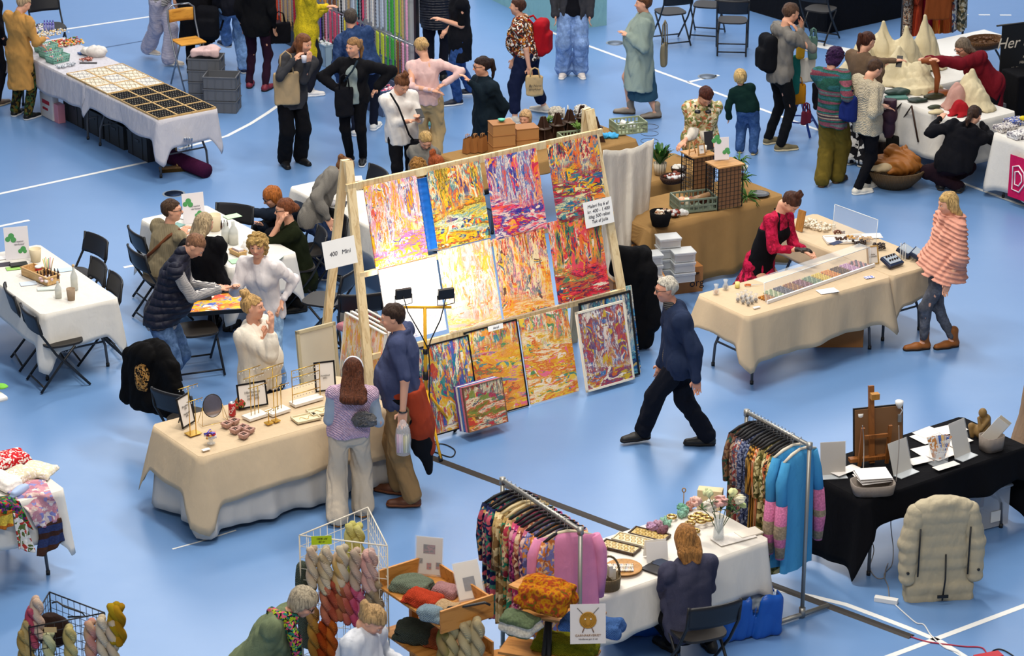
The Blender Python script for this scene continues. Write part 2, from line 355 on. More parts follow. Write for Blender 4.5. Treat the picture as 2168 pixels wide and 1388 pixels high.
# ---------------- people ----------------
def V3(x): return np.array(x,float)
def unit(v): v = V3(v); return v/max(1e-9,np.linalg.norm(v))
def ik(a,t,l1,l2,pole):
    a,t = V3(a),V3(t); d = t-a; L = np.linalg.norm(d); u = d/max(L,1e-6)
    if L > (l1+l2)*.985: L = (l1+l2)*.985; t = a+u*L
    L = max(L,abs(l1-l2)+.03); c = (l1*l1+L*L-l2*l2)/(2*l1*L); c = min(1,max(-1,c)); p = V3(pole)-u*(V3(pole)@u); p = unit(p)
    return a+u*l1*c+p*l1*math.sqrt(1-c*c),t
SKIN = '#d9a184'
def person(label,at,face=0.,h=1.70,seat=None,feet=None,head=None,hip=None,lookat=None,tilt=0.,hands=(None,None),poles=(None,None),kneep=(None,None),
           skin=SKIN,hair=('short','#5a4030'),top=None,over=None,legs=None,shoes=('#222222',None),bld=1.,bust=0.,neckc=None,apron=None,group=None,
           glasses=False,curl=.5,hd=None,age=0,hs=None,vx=None,sleeve_roll=None,toes=(0,0),band=None,loc=None,hl=1.,hw=1.,glove=None):
    """at: pixel on the floor under the body (base); points are (px, py, dy): the pixel and how far behind (+) or before (-) the base they lie.
    face: where the body points, degrees from the camera towards the right of the picture."""
    base = G(*at) if loc is None else Vector((loc[0],loc[1],0)); by = base.y; z0 = 0
    P = lambda p: V3(GY(p[0],p[1],by+(p[2] if len(p) > 2 else 0)))
    a = math.radians(face); F = V3((math.sin(a),-math.cos(a),0)); R = np.cross(F,(0,0,1)); U = V3((0,0,1)); b0 = V3(base)
    root = thing('person',label,'person',base,0,group); k = h/1.72; vox = vx or (.0078 if by < 29 else .0092)
    hs = hs or .133*h*(1 if h > 1.45 else 1.12 if h > 1.25 else 1.28)
    HP = P(hip) if hip else b0+U*((seat+.09) if seat else .525*h)
    if seat and not hip: pass
    HC = P(head) if head else HP+U*(.405*h)+F*.03
    la = math.radians(lookat if lookat is not None else face); t = math.radians(tilt)   # tilt: degrees the face points down
    hf = V3((math.sin(la)*math.cos(t),-math.cos(la)*math.cos(t),-math.sin(t))); hr = unit(np.cross(hf,U)); hu = np.cross(hr,hf)
    NB = HC-hu*hs*.62-hf*.02*k; NK = P(neckc) if neckc else NB-unit(NB-HP)*.035*k   # neck base
    sp = unit(NK-HP); TL = np.linalg.norm(NK-HP); Ft = unit(F-sp*(F@sp)); Rt = unit(np.cross(Ft,sp))
    sw = .104*h*(.93 if bust else 1.0); SH = [NK-sp*.045*k+Rt*sw*s for s in (-1,1)]; HJ = [HP+R*.052*h*s-U*.02 for s in (-1,1)]   # index 0 = own left, 1 = own right
    if feet: FT = [V3(G(f[0],f[1],f[2] if len(f) > 2 else 0)) for f in feet]
    else: FT = [b0+R*.085*k*s*(1.1)+(F*.42 if seat else F*.03*s) for s in (-1,1)]
    AN,KN = [],[]
    FD = [unit(F+R*s*.18) for s in (-1,1)]
    for i in (0,1):
        if toes[i]: ta = math.radians(face+toes[i]); FD[i] = V3((math.sin(ta),-math.cos(ta),0))
        kn,an = ik(HJ[i],FT[i]+U*.075*k-FD[i]*.05*k,.245*h,.245*h,V3(kneep[i]) if kneep[i] is not None else F+U*.25*(1 if seat else 0)+R*(-.12,.12)[i]); KN.append(kn); AN.append(an)
    EL,WR = [],[]
    for i in (0,1):
        s = (-1,1)[i]; hp = hands[i]; tg = (SH[i]-U*.305*h+R*s*.045+Ft*.05) if hp is None else P(hp)
        pole = V3(poles[i]) if poles[i] is not None else -F*.9-U*.5+R*s*.5
        e,w = ik(SH[i],tg,.172*h,.150*h,pole); EL.append(e); WR.append(w)
    fl = (Ft,.70)
    allp = np.array([HC+hu*hs*.6,HC-hu*hs*.5,HC+hf*hs*.6,HC-hf*hs*.6,NK,HP]+SH+HJ+KN+AN+FT+EL+WR); lo,hi = allp.min(0)-.16*k,allp.max(0)+.16*k; lo[2] = max(lo[2],-.02)
    # ---- body: one continuous skin ----
    sd = SD(lo,hi,vox)
    def torso(sd,off,kk=.05):
        w = bld*k; o = off; c = HP+sp*TL*.36; ch = HP+sp*TL*.70
        sd.cone(HP-U*.02-R*.035*w,HP-U*.02+R*.035*w,.118*w+o,None,kk,(F,.86)); sd.cone(HP+sp*.03,c,.150*w+o,.128*w+o,kk,fl)
        sd.cone(c,ch,.128*w+o,.142*w+o,kk,fl); sd.cone(ch,NK-sp*.06,.140*w+o,.078*k+o,kk,fl)
        if bld > 1.08: sd.ell(c+F*.05*w-U*.03,((.15*w+o),(.13*w+o),.17*w),(Rt,Ft,sp),kk)
        if bust:
            for s in (-1,1): sd.ell(ch+Rt*s*.075*w+Ft*.062*w-sp*.02,(.066*w+o*.7,)*3,None,.04)
        for i in (0,1): sd.cone(NK-sp*.052*k,SH[i],.052*k+o*.6,.050*k+o*.6,.035); sd.cone(ch+sp*.03+Rt*(-1,1)[i]*.06*w,SH[i]-sp*.03,.056*k+o*.6,.048*k+o*.6,.035)
    torso(sd,-.004)
    sd.cone(NK-sp*.05,NB+hu*hs*.18,.056*k,.052*k,.03)
    for i in (0,1):
        s = (-1,1)[i]
        sd.cone(SH[i],EL[i],.044*k,.037*k,.02); sd.cone(EL[i],WR[i],.038*k,.025*k,.015)
        sd.cone(HJ[i],KN[i],.080*k*bld,.055*k,.03); sd.cone(KN[i],AN[i],.052*k,.036*k,.03); sd.cone(AN[i],AN[i]-U*.045+FD[i]*.10*k,.030*k,.016*k,.02)
        # hand: palm, four fingers, thumb
        fd = unit(WR[i]-EL[i]); pn = unit(np.cross(fd,np.cross(U if abs(fd[2]) < .85 else F,fd))); side = unit(np.cross(fd,pn))
        if fd[2] < -.85: pn = unit(R*-s-fd*((R*-s)@fd)); side = unit(np.cross(fd,pn))
        hl = .105*k*1.72/1.72; pc = WR[i]+fd*.045*k; sd.rbox(pc,(.040*k,.013*k,.045*k),(side,pn,fd),.012,.012)
        inn = F@side; inn = 1 if inn > 0 else -1
        for j in range(4):
            q = pc+fd*.04*k+side*(j-1.5)*.0195*k*inn*-1; L = (.062,.072,.068,.054)[j]*k; c1 = unit(fd-pn*curl*.5); c2 = unit(fd-pn*curl*1.6)
            sd.chain([q,q+c1*L*.5,q+c1*L*.5+c2*L*.5],[.0088*k,.0082*k,.0075*k],.004)
        q = pc-fd*.015*k+side*.030*k*inn; sd.chain([q,q+unit(side*inn+fd*.6-pn*.2)*.032*k,q+unit(side*inn+fd*.6-pn*.2)*.032*k+unit(fd-pn*.4)*.026*k],[.011*k,.010*k,.008*k],.006)
    H = lambda x,y,z: HC+(hr*x+hf*y+hu*z)*hs
    ax = (hr,hf,hu)
    sd.ell(H(0,-.06,.12),(.325*hs,.395*hs,.375*hs),ax,.02); sd.ell(H(0,.10,-.08),(.275*hs,.30*hs,.36*hs),ax,.03)
    sd.cone(H(0,.08,-.16),H(0,.235,-.385),.20*hs,.095*hs,.03); sd.cone(H(-.12,.0,-.22),H(.12,.0,-.22),.15*hs,None,.03)
    for s in (-1,1):
        sd.ell(H(s*.135,.385,.045),(.075*hs,.05*hs,.045*hs),ax,.012,'s'); sd.ell(H(s*.17,.26,-.10),(.10*hs,.09*hs,.09*hs),ax,.02)
        sd.ell(H(s*.335,-.02,-.0),(.035*hs,.085*hs,.125*hs),ax,.008)
    sd.cone(H(0,.36,.06),H(0,.46,-.10),.032*hs,.050*hs,.012); sd.cone(H(-.05,.40,-.115),H(.05,.40,-.115),.038*hs,None,.008)
    sd.cone(H(-.17,.335,.115),H(.17,.335,.115),.04*hs,None,.02); sd.cone(H(-.075,.355,-.215),H(.075,.355,-.215),.030*hs,None,.01); sd.cone(H(-.055,.345,-.265),H(.055,.345,-.265),.032*hs,None,.008)
    body = sd.out('body',M('skin',skin),root,base); V = sd.V+V3(base)
    q = (V-HC)/hs; X,Y,Z = q@hr,q@hf,q@hu; T = np.ones((len(V),4),np.float32)
    def tint(m,c,st=1.): T[m,:3] = T[m,:3]*(1-st)+np.array(c)*st
    hm = (np.abs(X) < .5) & (Y > .1) & (np.abs(Z) < .5)
    tint(hm & (((np.abs(X)-.19)/.09)**2+((Z+.10)/.09)**2 < 1),(1,.80,.78),.6); tint(hm & ((X/.115)**2+((Z+.238)/.048)**2 < 1),(.80,.42,.42),.8)
    tint(hm & (((np.abs(X)-.145)/.085)**2+((Z-.125-.03*(1-abs((np.abs(X)-.14)/.1)))/.022)**2 < 1),(.35,.25,.2),.75)
    tint(hm & (((np.abs(X)-.135)/.07)**2+((Z-.045)/.032)**2 < 1),(.45,.32,.3),.6)
    if glove is not None: T[np.linalg.norm(V-WR[glove]-unit(WR[glove]-EL[glove])*.08,axis=1) < .115,:3] = .03
    ca = body.data.color_attributes.new('tint','FLOAT_COLOR','POINT'); ca.data.foreach_set('color',T.ravel())
    for s in (-1,1):
        e = B().ball(tuple(H(s*.135,.325,.042)-V3(base)),.052*hs,8).out('eye',M('paint','#e8e2dc',r=.2),root)
        B().ball(tuple(H(s*.135,.362,.040)-V3(base)),.027*hs,6).out('iris',M('paint','#2b2320',r=.2),e)
    # ---- hair ----
    st,hc = hair[0],hair[1]; hc2 = hair[2] if len(hair) > 2 else None
    if st != 'bald':
        lo2 = HC-hs*.75; hi2 = HC+hs*.75; ext = {'long': 1.1*hl+.4,'pony': 1.1,'shoulder': .8,'low': .9}.get(st,.3)*hs*1.4
        lo2 = np.minimum(lo2-V3((.3*hs,.3*hs,ext)),NK-.3*(1 if st == 'long' else 0)-V3((0,0,.3*hl if st == 'long' else 0))); hi2 = np.maximum(hi2+hs*.3,NK+(.3 if st == 'long' else 0)); hd_ = SD(lo2,hi2,.0065 if by < 29 else .008)
        th = {'short': .035,'crop': .015,'curly': .10,'bob': .07,'bowl': .06,'thin': .025}.get(st,.04)
        hd_.ell(H(0,-.06,.12),((.335+th)*hs,(.405+th)*hs,(.385+th)*hs),ax,.01)
        if st in ('bob','bowl','shoulder','long','curly'):
            for s in (-1,1): hd_.cone(H(s*.25,-.05,.0),H(s*.28,-.08,-.30 if st != 'bowl' else -.22),.15*hs,.12*hs,.03)
            hd_.cone(H(0,-.2,0),H(0,-.24,-.33),.26*hs,.2*hs,.03)
        X_,Y_,Z_ = [g for g in (hd_.ax[0][:,None,None]-HC[0],hd_.ax[1][None,:,None]-HC[1],hd_.ax[2][None,None,:]-HC[2])]
        x = (X_*hr[0]+Y_*hr[1]+Z_*hr[2])/hs; y = (X_*hf[0]+Y_*hf[1]+Z_*hf[2])/hs; z = (X_*hu[0]+Y_*hu[1]+Z_*hu[2])/hs
        frin = .12 if st in ('bowl',) else .30 if st in ('bald_top','thin') else .24
        if hair[-1] == 'fringe': frin = .14
        cutf = -np.maximum(-(y-.02-.9*np.maximum(z-frin,0)-(.12 if st in ('bob','bowl','shoulder','long','curly') else -.02)),-(.62-z))*hs   # face opening
        d = np.minimum(y-.05-(.10 if st in ('bob','bowl','shoulder','long','curly') else 0),(frin+.25*np.maximum(.3-y,0)*0+np.abs(x)*-.25)-z+.02)*hs
        hd_.D = np.maximum(hd_.D,d.astype(np.float32)+.004)
        low = {'short': -.20,'crop': -.16,'bowl': -.28,'bob': -.52,'curly': -.45,'thin': -.18}.get(st)
        if low is not None: hd_.D = np.maximum(hd_.D,((low+np.maximum(y,-.3)*.35-z)*hs).astype(np.float32))
        if st in ('short','crop','thin'): hd_.D = np.maximum(hd_.D,(np.minimum(y+.12,.06-z)*hs).astype(np.float32))
        if st in ('bun','pony','low','topbun','lowbun'): hd_.D = np.maximum(hd_.D,((-.30+np.maximum(y,-.3)*.5-z)*hs).astype(np.float32)); hd_.D = np.maximum(hd_.D,(np.minimum(y+.08,.02-z)*hs).astype(np.float32))
        if st == 'bun': hd_.ell(H(0,-.30,.56),(.19*hs,.19*hs,.16*hs),ax,.02); hd_.chain([H(.1,-.3,.6),H(0,-.42,.66),H(-.1,-.3,.7)],.07*hs,.01)
        if st == 'topbun': hd_.ell(H(0,-.12,.60),(.17*hs,.17*hs,.17*hs),ax,.02); hd_.chain([H(.12,-.1,.62),H(0,-.24,.72),H(-.1,-.05,.7)],.06*hs,.01)
        if st == 'lowbun': hd_.ell(H(0,-.52,-.02),(.20*hs,.16*hs,.2*hs),ax,.02)
        if st == 'pony': hb = -unit(V3((hf[0],hf[1],0))); q1 = H(0,-.56,.16); hd_.chain([H(0,-.42,.22),q1,q1+hb*.10*hs-U*.42*hs,q1+hb*.04*hs-U*.9*hs],[.10*hs,.13*hs,.12*hs,.05*hs],.02)
        if st == 'low': hd_.chain([H(0,-.40,-.12),H(0,-.56,-.25),H(0,-.55,-.6),H(0,-.5,-.9)],[.11*hs,.13*hs,.13*hs,.05*hs],.02)
        if st == 'shoulder':
            bk = -sp*.0
            for xx in (-.26,-.1,.1,.26): hd_.chain([H(xx,-.22,-.1),H(xx*1.05,-.30,-.5),H(xx*.95,-.30,-.82)],[.16*hs,.15*hs,.07*hs],.02)
        if st == 'long':
            dn = -U
            for xx in (-.24,-.08,.08,.24):
                q0 = H(xx,-.30,-.1); bq = NK-Ft*.125*k*bld+Rt*xx*hs*hw; hd_.chain([q0,bq+sp*.02,bq-sp*.5*hs*hl-Ft*.06*k,bq-sp*.95*hs*hl-Ft*.085*k,bq-sp*1.25*hs*hl-Ft*.09],[.17*hs,.17*hs,.17*hs,.15*hs,.04*hs],.025)
            for s in (-1,1): hd_.chain([H(s*.27,.0,-.05),H(s*.30,.0,-.5),H(s*.30,.05,-.95)],[.11*hs,.12*hs,.05*hs],.03)
        if st == 'curly': hd_.folds(.10*hs,55/hs*.23,3,(1,1,1))
        elif st in ('bob','bowl','long','shoulder'): hd_.folds(.025*hs,60,4,(1,1,.12))
        else: hd_.folds(.03*hs,70,5,(1,1,.5))
        hd_.out('hair',M('curls' if st == 'curly' else 'hair',hc,*([hc2] if hc2 and hc2 != 'fringe' else [])),root,base)
    if band: B().tube([tuple(H(.37*math.cos(q),-.02,.12+.41*math.sin(q))-V3(base)) for q in [math.pi*(j/12*1.1-.05) for j in range(13)]],.035*hs*1.5,8).out('headband',M('fabric',band),root)
    if glasses:
        g = B()
        for s in (-1,1):
            g.tube([tuple(H(s*.145+.10*math.cos(q),.405,.035+.075*math.sin(q))-V3(base)) for q in [2*math.pi*j/12 for j in range(12)]],.003,5,closed=True)
            g.tube([tuple(H(s*.245,.40,.05)-V3(base)),tuple(H(s*.34,.02,.05)-V3(base))],.003,5)
        g.tube([tuple(H(-.045,.41,.05)-V3(base)),tuple(H(.045,.41,.05)-V3(base))],.003,5); g.out('glasses',M('paint','#33261f',r=.3),root)
    # ---- clothes ----
    def wear(g,off0=0.,nm='top'):
        """g: mat, sleeve (0 none .5 elbow 1 wrist), hem (m below hip), loose, open (front gap), skirt (flare at hem), collar, fold"""
        mat = g['mat']; off = g.get('loose',.012)*.6+off0*.7; hem = g.get('hem',.08)*k; sl = g.get('sleeve',1); ar = g.get('arm',.056)*.88*k+off0*.6
        sd = SD(lo-.06,hi+.06,g.get('vx',vox*1.15)); torso(sd,off+.006)
        bot = HP-U*hem if not seat else HP-U*min(hem,.10); fr = .150*bld*k+off+g.get('flare',.0)
        if hem > .02: sd.cone(HP-U*.0,bot+U*.02,.155*bld*k+off,fr,.05,(F,.78))
        if 'cape' in g:   # poncho or wide garment over the arms
            c0 = NK-sp*.06; sd.cone(c0,HP-U*g['cape'][0],.10*k,g['cape'][1],.06,(F,.72)); sl = sl if g.get('capesl') else 0
            for i in (0,1): sd.cone(SH[i],EL[i],.075*k,.10*k,.07)
        sd.cut(bot,-U if not g.get('slant') else unit(-U+R*g['slant']),.004)
        if g.get('open'):
            w = g['open']; sd.cone(NK+Ft*.16,HP-U*(hem+.3)+F*.17,w*.5+.02,w+.02,.01,(Rt,1.),'s')
        for i in (0,1):
            if sl <= 0: continue
            sd.cone(SH[i]-sp*.005,SH[i]+(EL[i]-SH[i])*min(1,sl*2),ar+.006,ar-.002,.035)
            if sl > .5:
                e = EL[i]+(WR[i]-EL[i])*((sl-.5)*2)*.97; ra = ar*.97; rb = g.get('cuff',.034)*k+off0; sd.cone(EL[i],e,ra,rb,.02)
                if g.get('puff'): sd.ell(EL[i]+(e-EL[i])*.55,(.060*k,)*3,None,.05)
                sd.cone(e-unit(WR[i]-EL[i])*.02,e,rb+.004,rb+.004,.0)
        col = g.get('collar','round')
        if col == 'high': sd.cone(NK-sp*.03,NB+hu*hs*.02,.066*k+off0,.060*k+off0,.02)
        if col in ('hood','hoodup'):
            sd.ell(NK-F*.085*k-U*.02,(.11*k,.06*k,.08*k),(R,F,U),.03); sd.ell(NK-F*.075*k+U*.05*k,(.07*k,.035*k,.04*k),(R,F,U),.015,'s')
        if col == 'fur': sd.cone(NK-sp*.02-R*.06,NK-sp*.02+R*.06,.085*k,None,.03,None); sd.chain([NK+(R*math.cos(q)+F*math.sin(q))*.085+U*.02*math.sin(q*2) for q in np.linspace(0,6.283,9)],.045*k,.02)
        if col in ('round','v'):
            sd.ell(NB-hu*.0+Ft*.02,(.062*k,.066*k,.075*k),(Rt,Ft,sp),.01,'s')
            if col == 'v': sd.cone(NB+Ft*.05,NK-sp*.10*k+Ft*.13*k,.05*k,.012,.01,None,'s')
        if col in ('shirt','lapel'): sd.chain([NK+(Rt*math.sin(q)*.075-Ft*math.cos(q)*.06)*k+sp*.012 for q in np.linspace(-2.4,2.4,7)],[.012]+[.022*k]*5+[.012],.008); sd.ell(NB-hu*.0+Ft*.03,(.05*k,.06*k,.07*k),(Rt,Ft,sp),.01,'s')
        if g.get('ridge'):   # soft fur ridges round the garment
            Xg = sd.ax[0][:,None,None]; Zg = sd.ax[2][None,None,:]; sd.D += (.009*np.sin((Zg+.25*(Xg-base.x))*2*math.pi/.044)).astype(np.float32)
        f = g.get('fold',.014); sd.folds(f,g.get('fs',36),g.get('seed',int(base.x*10+base.y*7) % 97+1),(1,1,.5))
        return sd.out(g.get('name',nm),mat,root,base,g.get('label'))
    def leg(g):
        mat = g['mat']; th,kn,he = g.get('w',(.092,.066,.052)); th *= k*bld; kn *= k; he *= k; sd = SD(lo-.05,hi+.05,vox*1.15); hz = g.get('hem',.05)
        sd.cone(HP-U*.02-R*.035*bld,HP-U*.02+R*.035*bld,.124*bld*k,None,.04,(F,.86)); sd.cone(HP,HP+sp*.07,.15*bld*k,.142*bld*k,.04,fl)
        if 'skirt' in g:
            zz,r = g['skirt']; 
            if seat: 
                for i in (0,1): sd.cone(HJ[i],KN[i],th*1.15,th,.06); sd.cone(KN[i],AN[i],th*.95,he*1.5,.06)
            else: m = (KN[0]+KN[1])/2; c = (AN[0]+AN[1])/2; e = HP+(c-HP)*zz; sd.cone(HP,e,.15*k*bld,r,.04,(F,.85)); 
        else:
            for i in (0,1):
                sd.cone(HJ[i],KN[i],th,kn,.03); an = KN[i]+(AN[i]-KN[i])*g.get('len',.96); sd.cone(KN[i],an,kn,he,.03)
                if g.get('break') : sd.ell(an+U*.01,(he*1.12,he*1.2,.03),(R,F,U),.02)
        f = g.get('fold',.011); sd.folds(f,g.get('fs',40),7+int(base.x*10) % 31,(1,1,.6))
        if not seat or 'cutz' in g:
            e = HP+((AN[0]+AN[1])/2-HP)*g['skirt'][0] if 'skirt' in g else None
            sd.cut((0,0,e[2] if e is not None else min(FT[0][2],FT[1][2])+hz*.4),(0,0,-1),.003)
        return sd.out(g.get('name','trousers' if 'skirt' not in g else 'skirt'),mat,root,base,g.get('label'))
    if legs: leg(legs)
    if top: wear(top)
    if over: wear(over,.016,'jacket')
    if apron:
        sd = SD(lo-.05,hi+.05,vox*1.1); torso(sd,.034); sd.cone(HP,HP-U*.38*k,.17*k,.20*k,.04,(F,.8)); sd.cut(NK-sp*.16*k,U); sd.cut(HP-U*.38*k,-U); sd.cut(HP-F*.02,-F)
        for s in (-1,1): sd.cut(HP+R*s*.165,R*s)
        sd.folds(.006,12,3); o = sd.out('apron',M('fabric',apron),root,base); q = V3(base)
        B().tube([tuple(NK-sp*.18*k+Rt*.09+Ft*.12-q),tuple(NK+Rt*.075+Ft*.03-q+sp*.02),tuple(NK-Ft*.075-q+sp*.01),tuple(NK-Rt*.075+Ft*.03-q+sp*.02),tuple(NK-sp*.18*k-Rt*.09+Ft*.12-q)],.012,6).out('strap',M('fabric',apron),o)
    if shoes:
        for i in (0,1):
            f = FD[i]; a0 = V3(AN[i])-U*.06*k; a0 = a0-f*.025*k; toe = a0+f*.21*k; rr = unit(np.cross(f,U)); kk = k*(shoes[2] if len(shoes) > 2 else 1)
            a0[2] = toe[2] = max(AN[i][2]-.058*k,.018); up = toes[i] if False else 0
            sd = SD(np.minimum(a0,toe)-.12*k,np.maximum(a0,toe)+.2*k,.0065)
            sd.chain([a0+U*.022,(a0+toe)/2+U*.018,toe+U*.008],[.040*kk,.043*kk,.036*kk],.03,(U,.85)); sd.cone(a0+U*.02,AN[i]+U*(.05 if len(shoes) > 3 else .0),.042*kk,.044*kk,.02)
            if len(shoes) > 3: sd.cone(AN[i]+U*.04,AN[i]+U*shoes[3],.046*kk,.050*kk,.01)
            sd.cut(a0-U*.012,-U); so = sd.out('shoe',M('plain',shoes[0],r=.5),root,base)
            sd = SD(np.minimum(a0,toe)-.1*k,np.maximum(a0,toe)+.1*k,.0065); sd.chain([a0,(a0+toe)/2,toe],[.046*kk,.047*kk,.041*kk],.02,(U,.9)); sd.cut(a0-U*.018,-U); sd.cut(a0+U*.006,U)
            sd.out('sole',M('plain',shoes[1] or '#15110f'),so,base)
    root['_j'] = 0; del root['_j']
    J = dict(base=base,HP=HP,NK=NK,SH=SH,EL=EL,WR=WR,HC=HC,KN=KN,AN=AN,F=F,R=R,U=U,sp=sp,hf=hf,hu=hu,hr=hr,hs=hs,root=root,Ft=Ft,Rt=Rt,k=k)
    return J
def g(mat,**k): k['mat'] = mat; return k
# ---------------- the setting: blue sports floor with court lines ----------------
def floor_mat():
    m = bpy.data.materials.new('sports_floor'); m.use_nodes = True; nt = m.node_tree; b = nt.nodes['Principled BSDF']
    v = mapping(nt); f = noise(nt,v,.35,3,.6); f2 = noise(nt,mapping(nt,(.25,2,1),(0,0,math.radians(-35))),1.2,3,.6)
    c = mixc(nt,f,'#5b84b8','#688fc0'); c = mixc(nt,mth(nt,'MULTIPLY',f2,.35),c,'#7597c4')
    sc = noise(nt,v,55,2,.5); c = mixc(nt,mth(nt,'GREATER_THAN',sc,.79),c,'#5a7aa8'); nt.links.new(c,b.inputs['Base Color'])
    nt.links.new(mth(nt,'ADD',mth(nt,'MULTIPLY',noise(nt,v,3,4,.7),.14),.25),b.inputs['Roughness']); b.inputs['Specular IOR Level'].default_value = .75
    bump(nt,b,noise(nt,v,2.2,3),.10,.02); return m
b = B(); b.box((0,30,-.05),(44,44,.1)); setp(b.out('floor',floor_mat()),kind='structure')
LINE = M('plain','#e9e9e6',r=.4)
def line(name,pts,w=.05,mat=LINE,z=.0015,closed=False,**kw):
    P = [Vector((p.x,p.y,0)) for p in pts]; b = B(); L = []
    for i,p in enumerate(P):
        t = (P[min(i+1,len(P)-1)]-P[max(i-1,0)]).normalized(); n = Vector((-t.y,t.x,0))*w/2; L += [p+n,p-n]
    V = [(p.x,p.y,z+.0) for p in L]+[(p.x,p.y,.0) for p in L]; n2 = len(L); F = []
    for i in range(len(P)-1): F += [(2*i,2*i+1,2*i+3,2*i+2)]
    b.add(V[:n2],F); return setp(b.out(name,mat),kind='structure',**kw)
def gl(*p): return [G(*q) for q in p]
line('trim_1',gl((-30,416.5),(315,342)),.055); line('trim_2',gl((125,64),(360,29)),.06)
line('trim_3',gl((1150,62),(1629,237.5),(1729,274),(1956,357),(2180,440)),.055); line('trim_4',gl((1457,174),(1522,159)),.055)
line('trim_5',gl((-20,483),(62,466)),.055); line('trim_6',gl((262,566),(300,559)),.055)
line('trim_7',gl((1840,1405),(2200,1270)),.055)
arc = [(1500,1240),(1608,1245),(1660,1251),(1720,1262),(1790,1279),(1860,1305),(1925,1330),(1990,1357),(2040,1388),(2060,1402)]
line('trim_8',gl(*arc),.055); line('trim_9',gl((380,315),(420,304),(480,288),(530,262),(565,240),(598,217)),.055)
k = 10
for x0,x1,y in ((1757,1781,16),(1801,1825,20),(1845,1869,23),(2040,2050,31),(2072,2096,31.5),(2117,2141,32)):
    line('trim_%d' % k,gl((x0,y),(x1,y)),.05); k += 1
line('trim_%d' % k,gl((1722,92),(1745,98),(1800,108)),.22)
line('trim_%d' % (k+1),gl((365,1162),(420,1147),(500,1122)),.02); line('trim_%d' % (k+2),gl((180,108),(330,82)),.03,M('plain','#39547a'))
for i,(px,py) in enumerate(((1303,91),(368,410),(1498,162))): line('trim_%d' % (k+3+i),[G(px,py)+Vector((.12*math.cos(a),.12*math.sin(a),0)) for a in [j*math.pi/10 for j in range(21)]],.03,M('plain','#7f8a96'))
for i,(px,py) in enumerate(((1303,91),(368,410),(1498,162))):
    b = B(); b.lathe([(.11,.0),(.11,.004),(.0001,.004)],tuple(G(px,py)),20); setp(b.out('floor_cap',M('metal','#6e7885' if i != 1 else '#1c2b44',r=.5)),'round metal floor socket cover set in the blue floor'+(' at the back',' behind the craft tables',' beside the short white line')[i],'floor cap')
setp(B().box((0,52.1,6.25),(44,.2,12.5)).out('wall_back',M('plain','#c9cdd2')),kind='structure')
setp(B().box((0,30,12.6),(44,44,.2)).out('ceiling',M('plain','#d8dadd')),kind='structure')
# ---------------- furniture and goods builders ----------------
AV = Vector((math.cos(math.radians(YAW)),math.sin(math.radians(YAW)),0)); BV = Vector((-AV.y,AV.x,0)); ZV = Vector((0,0,1))
BLK = M('paint','#17181b',r=.45); GRY = M('paint','#4c4f55',r=.4)
def corner(x,y,a,b_,yaw=YAW):
    t = math.radians(yaw); return Vector((x+a*math.cos(t)-b_*math.sin(t),y+a*math.sin(t)+b_*math.cos(t),0))
def ftable(x,y,la,lb,label,h=.74,yaw=YAW,top='#e4e2dc',group=None):
    """folding table; (x, y) is its corner nearest the camera, la runs right and away, lb runs left and away"""
    t = thing('folding_table',label,'table',corner(x,y,la/2,lb/2,yaw),yaw,group)
    B().box((0,0,h-.025),(la,lb,.045),bev=.018).out('table_top',M('paint',top,r=.5),t)
    L = la > lb; n = la if L else lb; w = lb if L else la
    for s in (-1,1):
        def q(u,v,z): return (u,v,z) if L else (v,u,z)
        e = n/2-.22
        b = B()
        for v in (-1,1): b.tube([q(s*(e-.12),v*(w/2-.20),h-.05),q(s*(e-.02),v*(w/2-.16),h-.22),q(s*(e+.06),v*(w/2-.08),.22),q(s*(e+.07),v*(w/2-.07),.012)],.014,8)
        b.tube([q(s*(e+.05),-(w/2-.09),.26),q(s*(e+.05),w/2-.09,.26)],.011,6).tube([q(s*(e-.12),-(w/2-.20),h-.055),q(s*(e-.12),w/2-.20,h-.055)],.011,6)
        lg = b.out('leg',GRY,t)
        for v in (-1,1): B().cyl(q(s*(e+.07),v*(w/2-.07),0),q(s*(e+.07),v*(w/2-.07),.035),.018).out('foot_cap',BLK,lg)
    return t
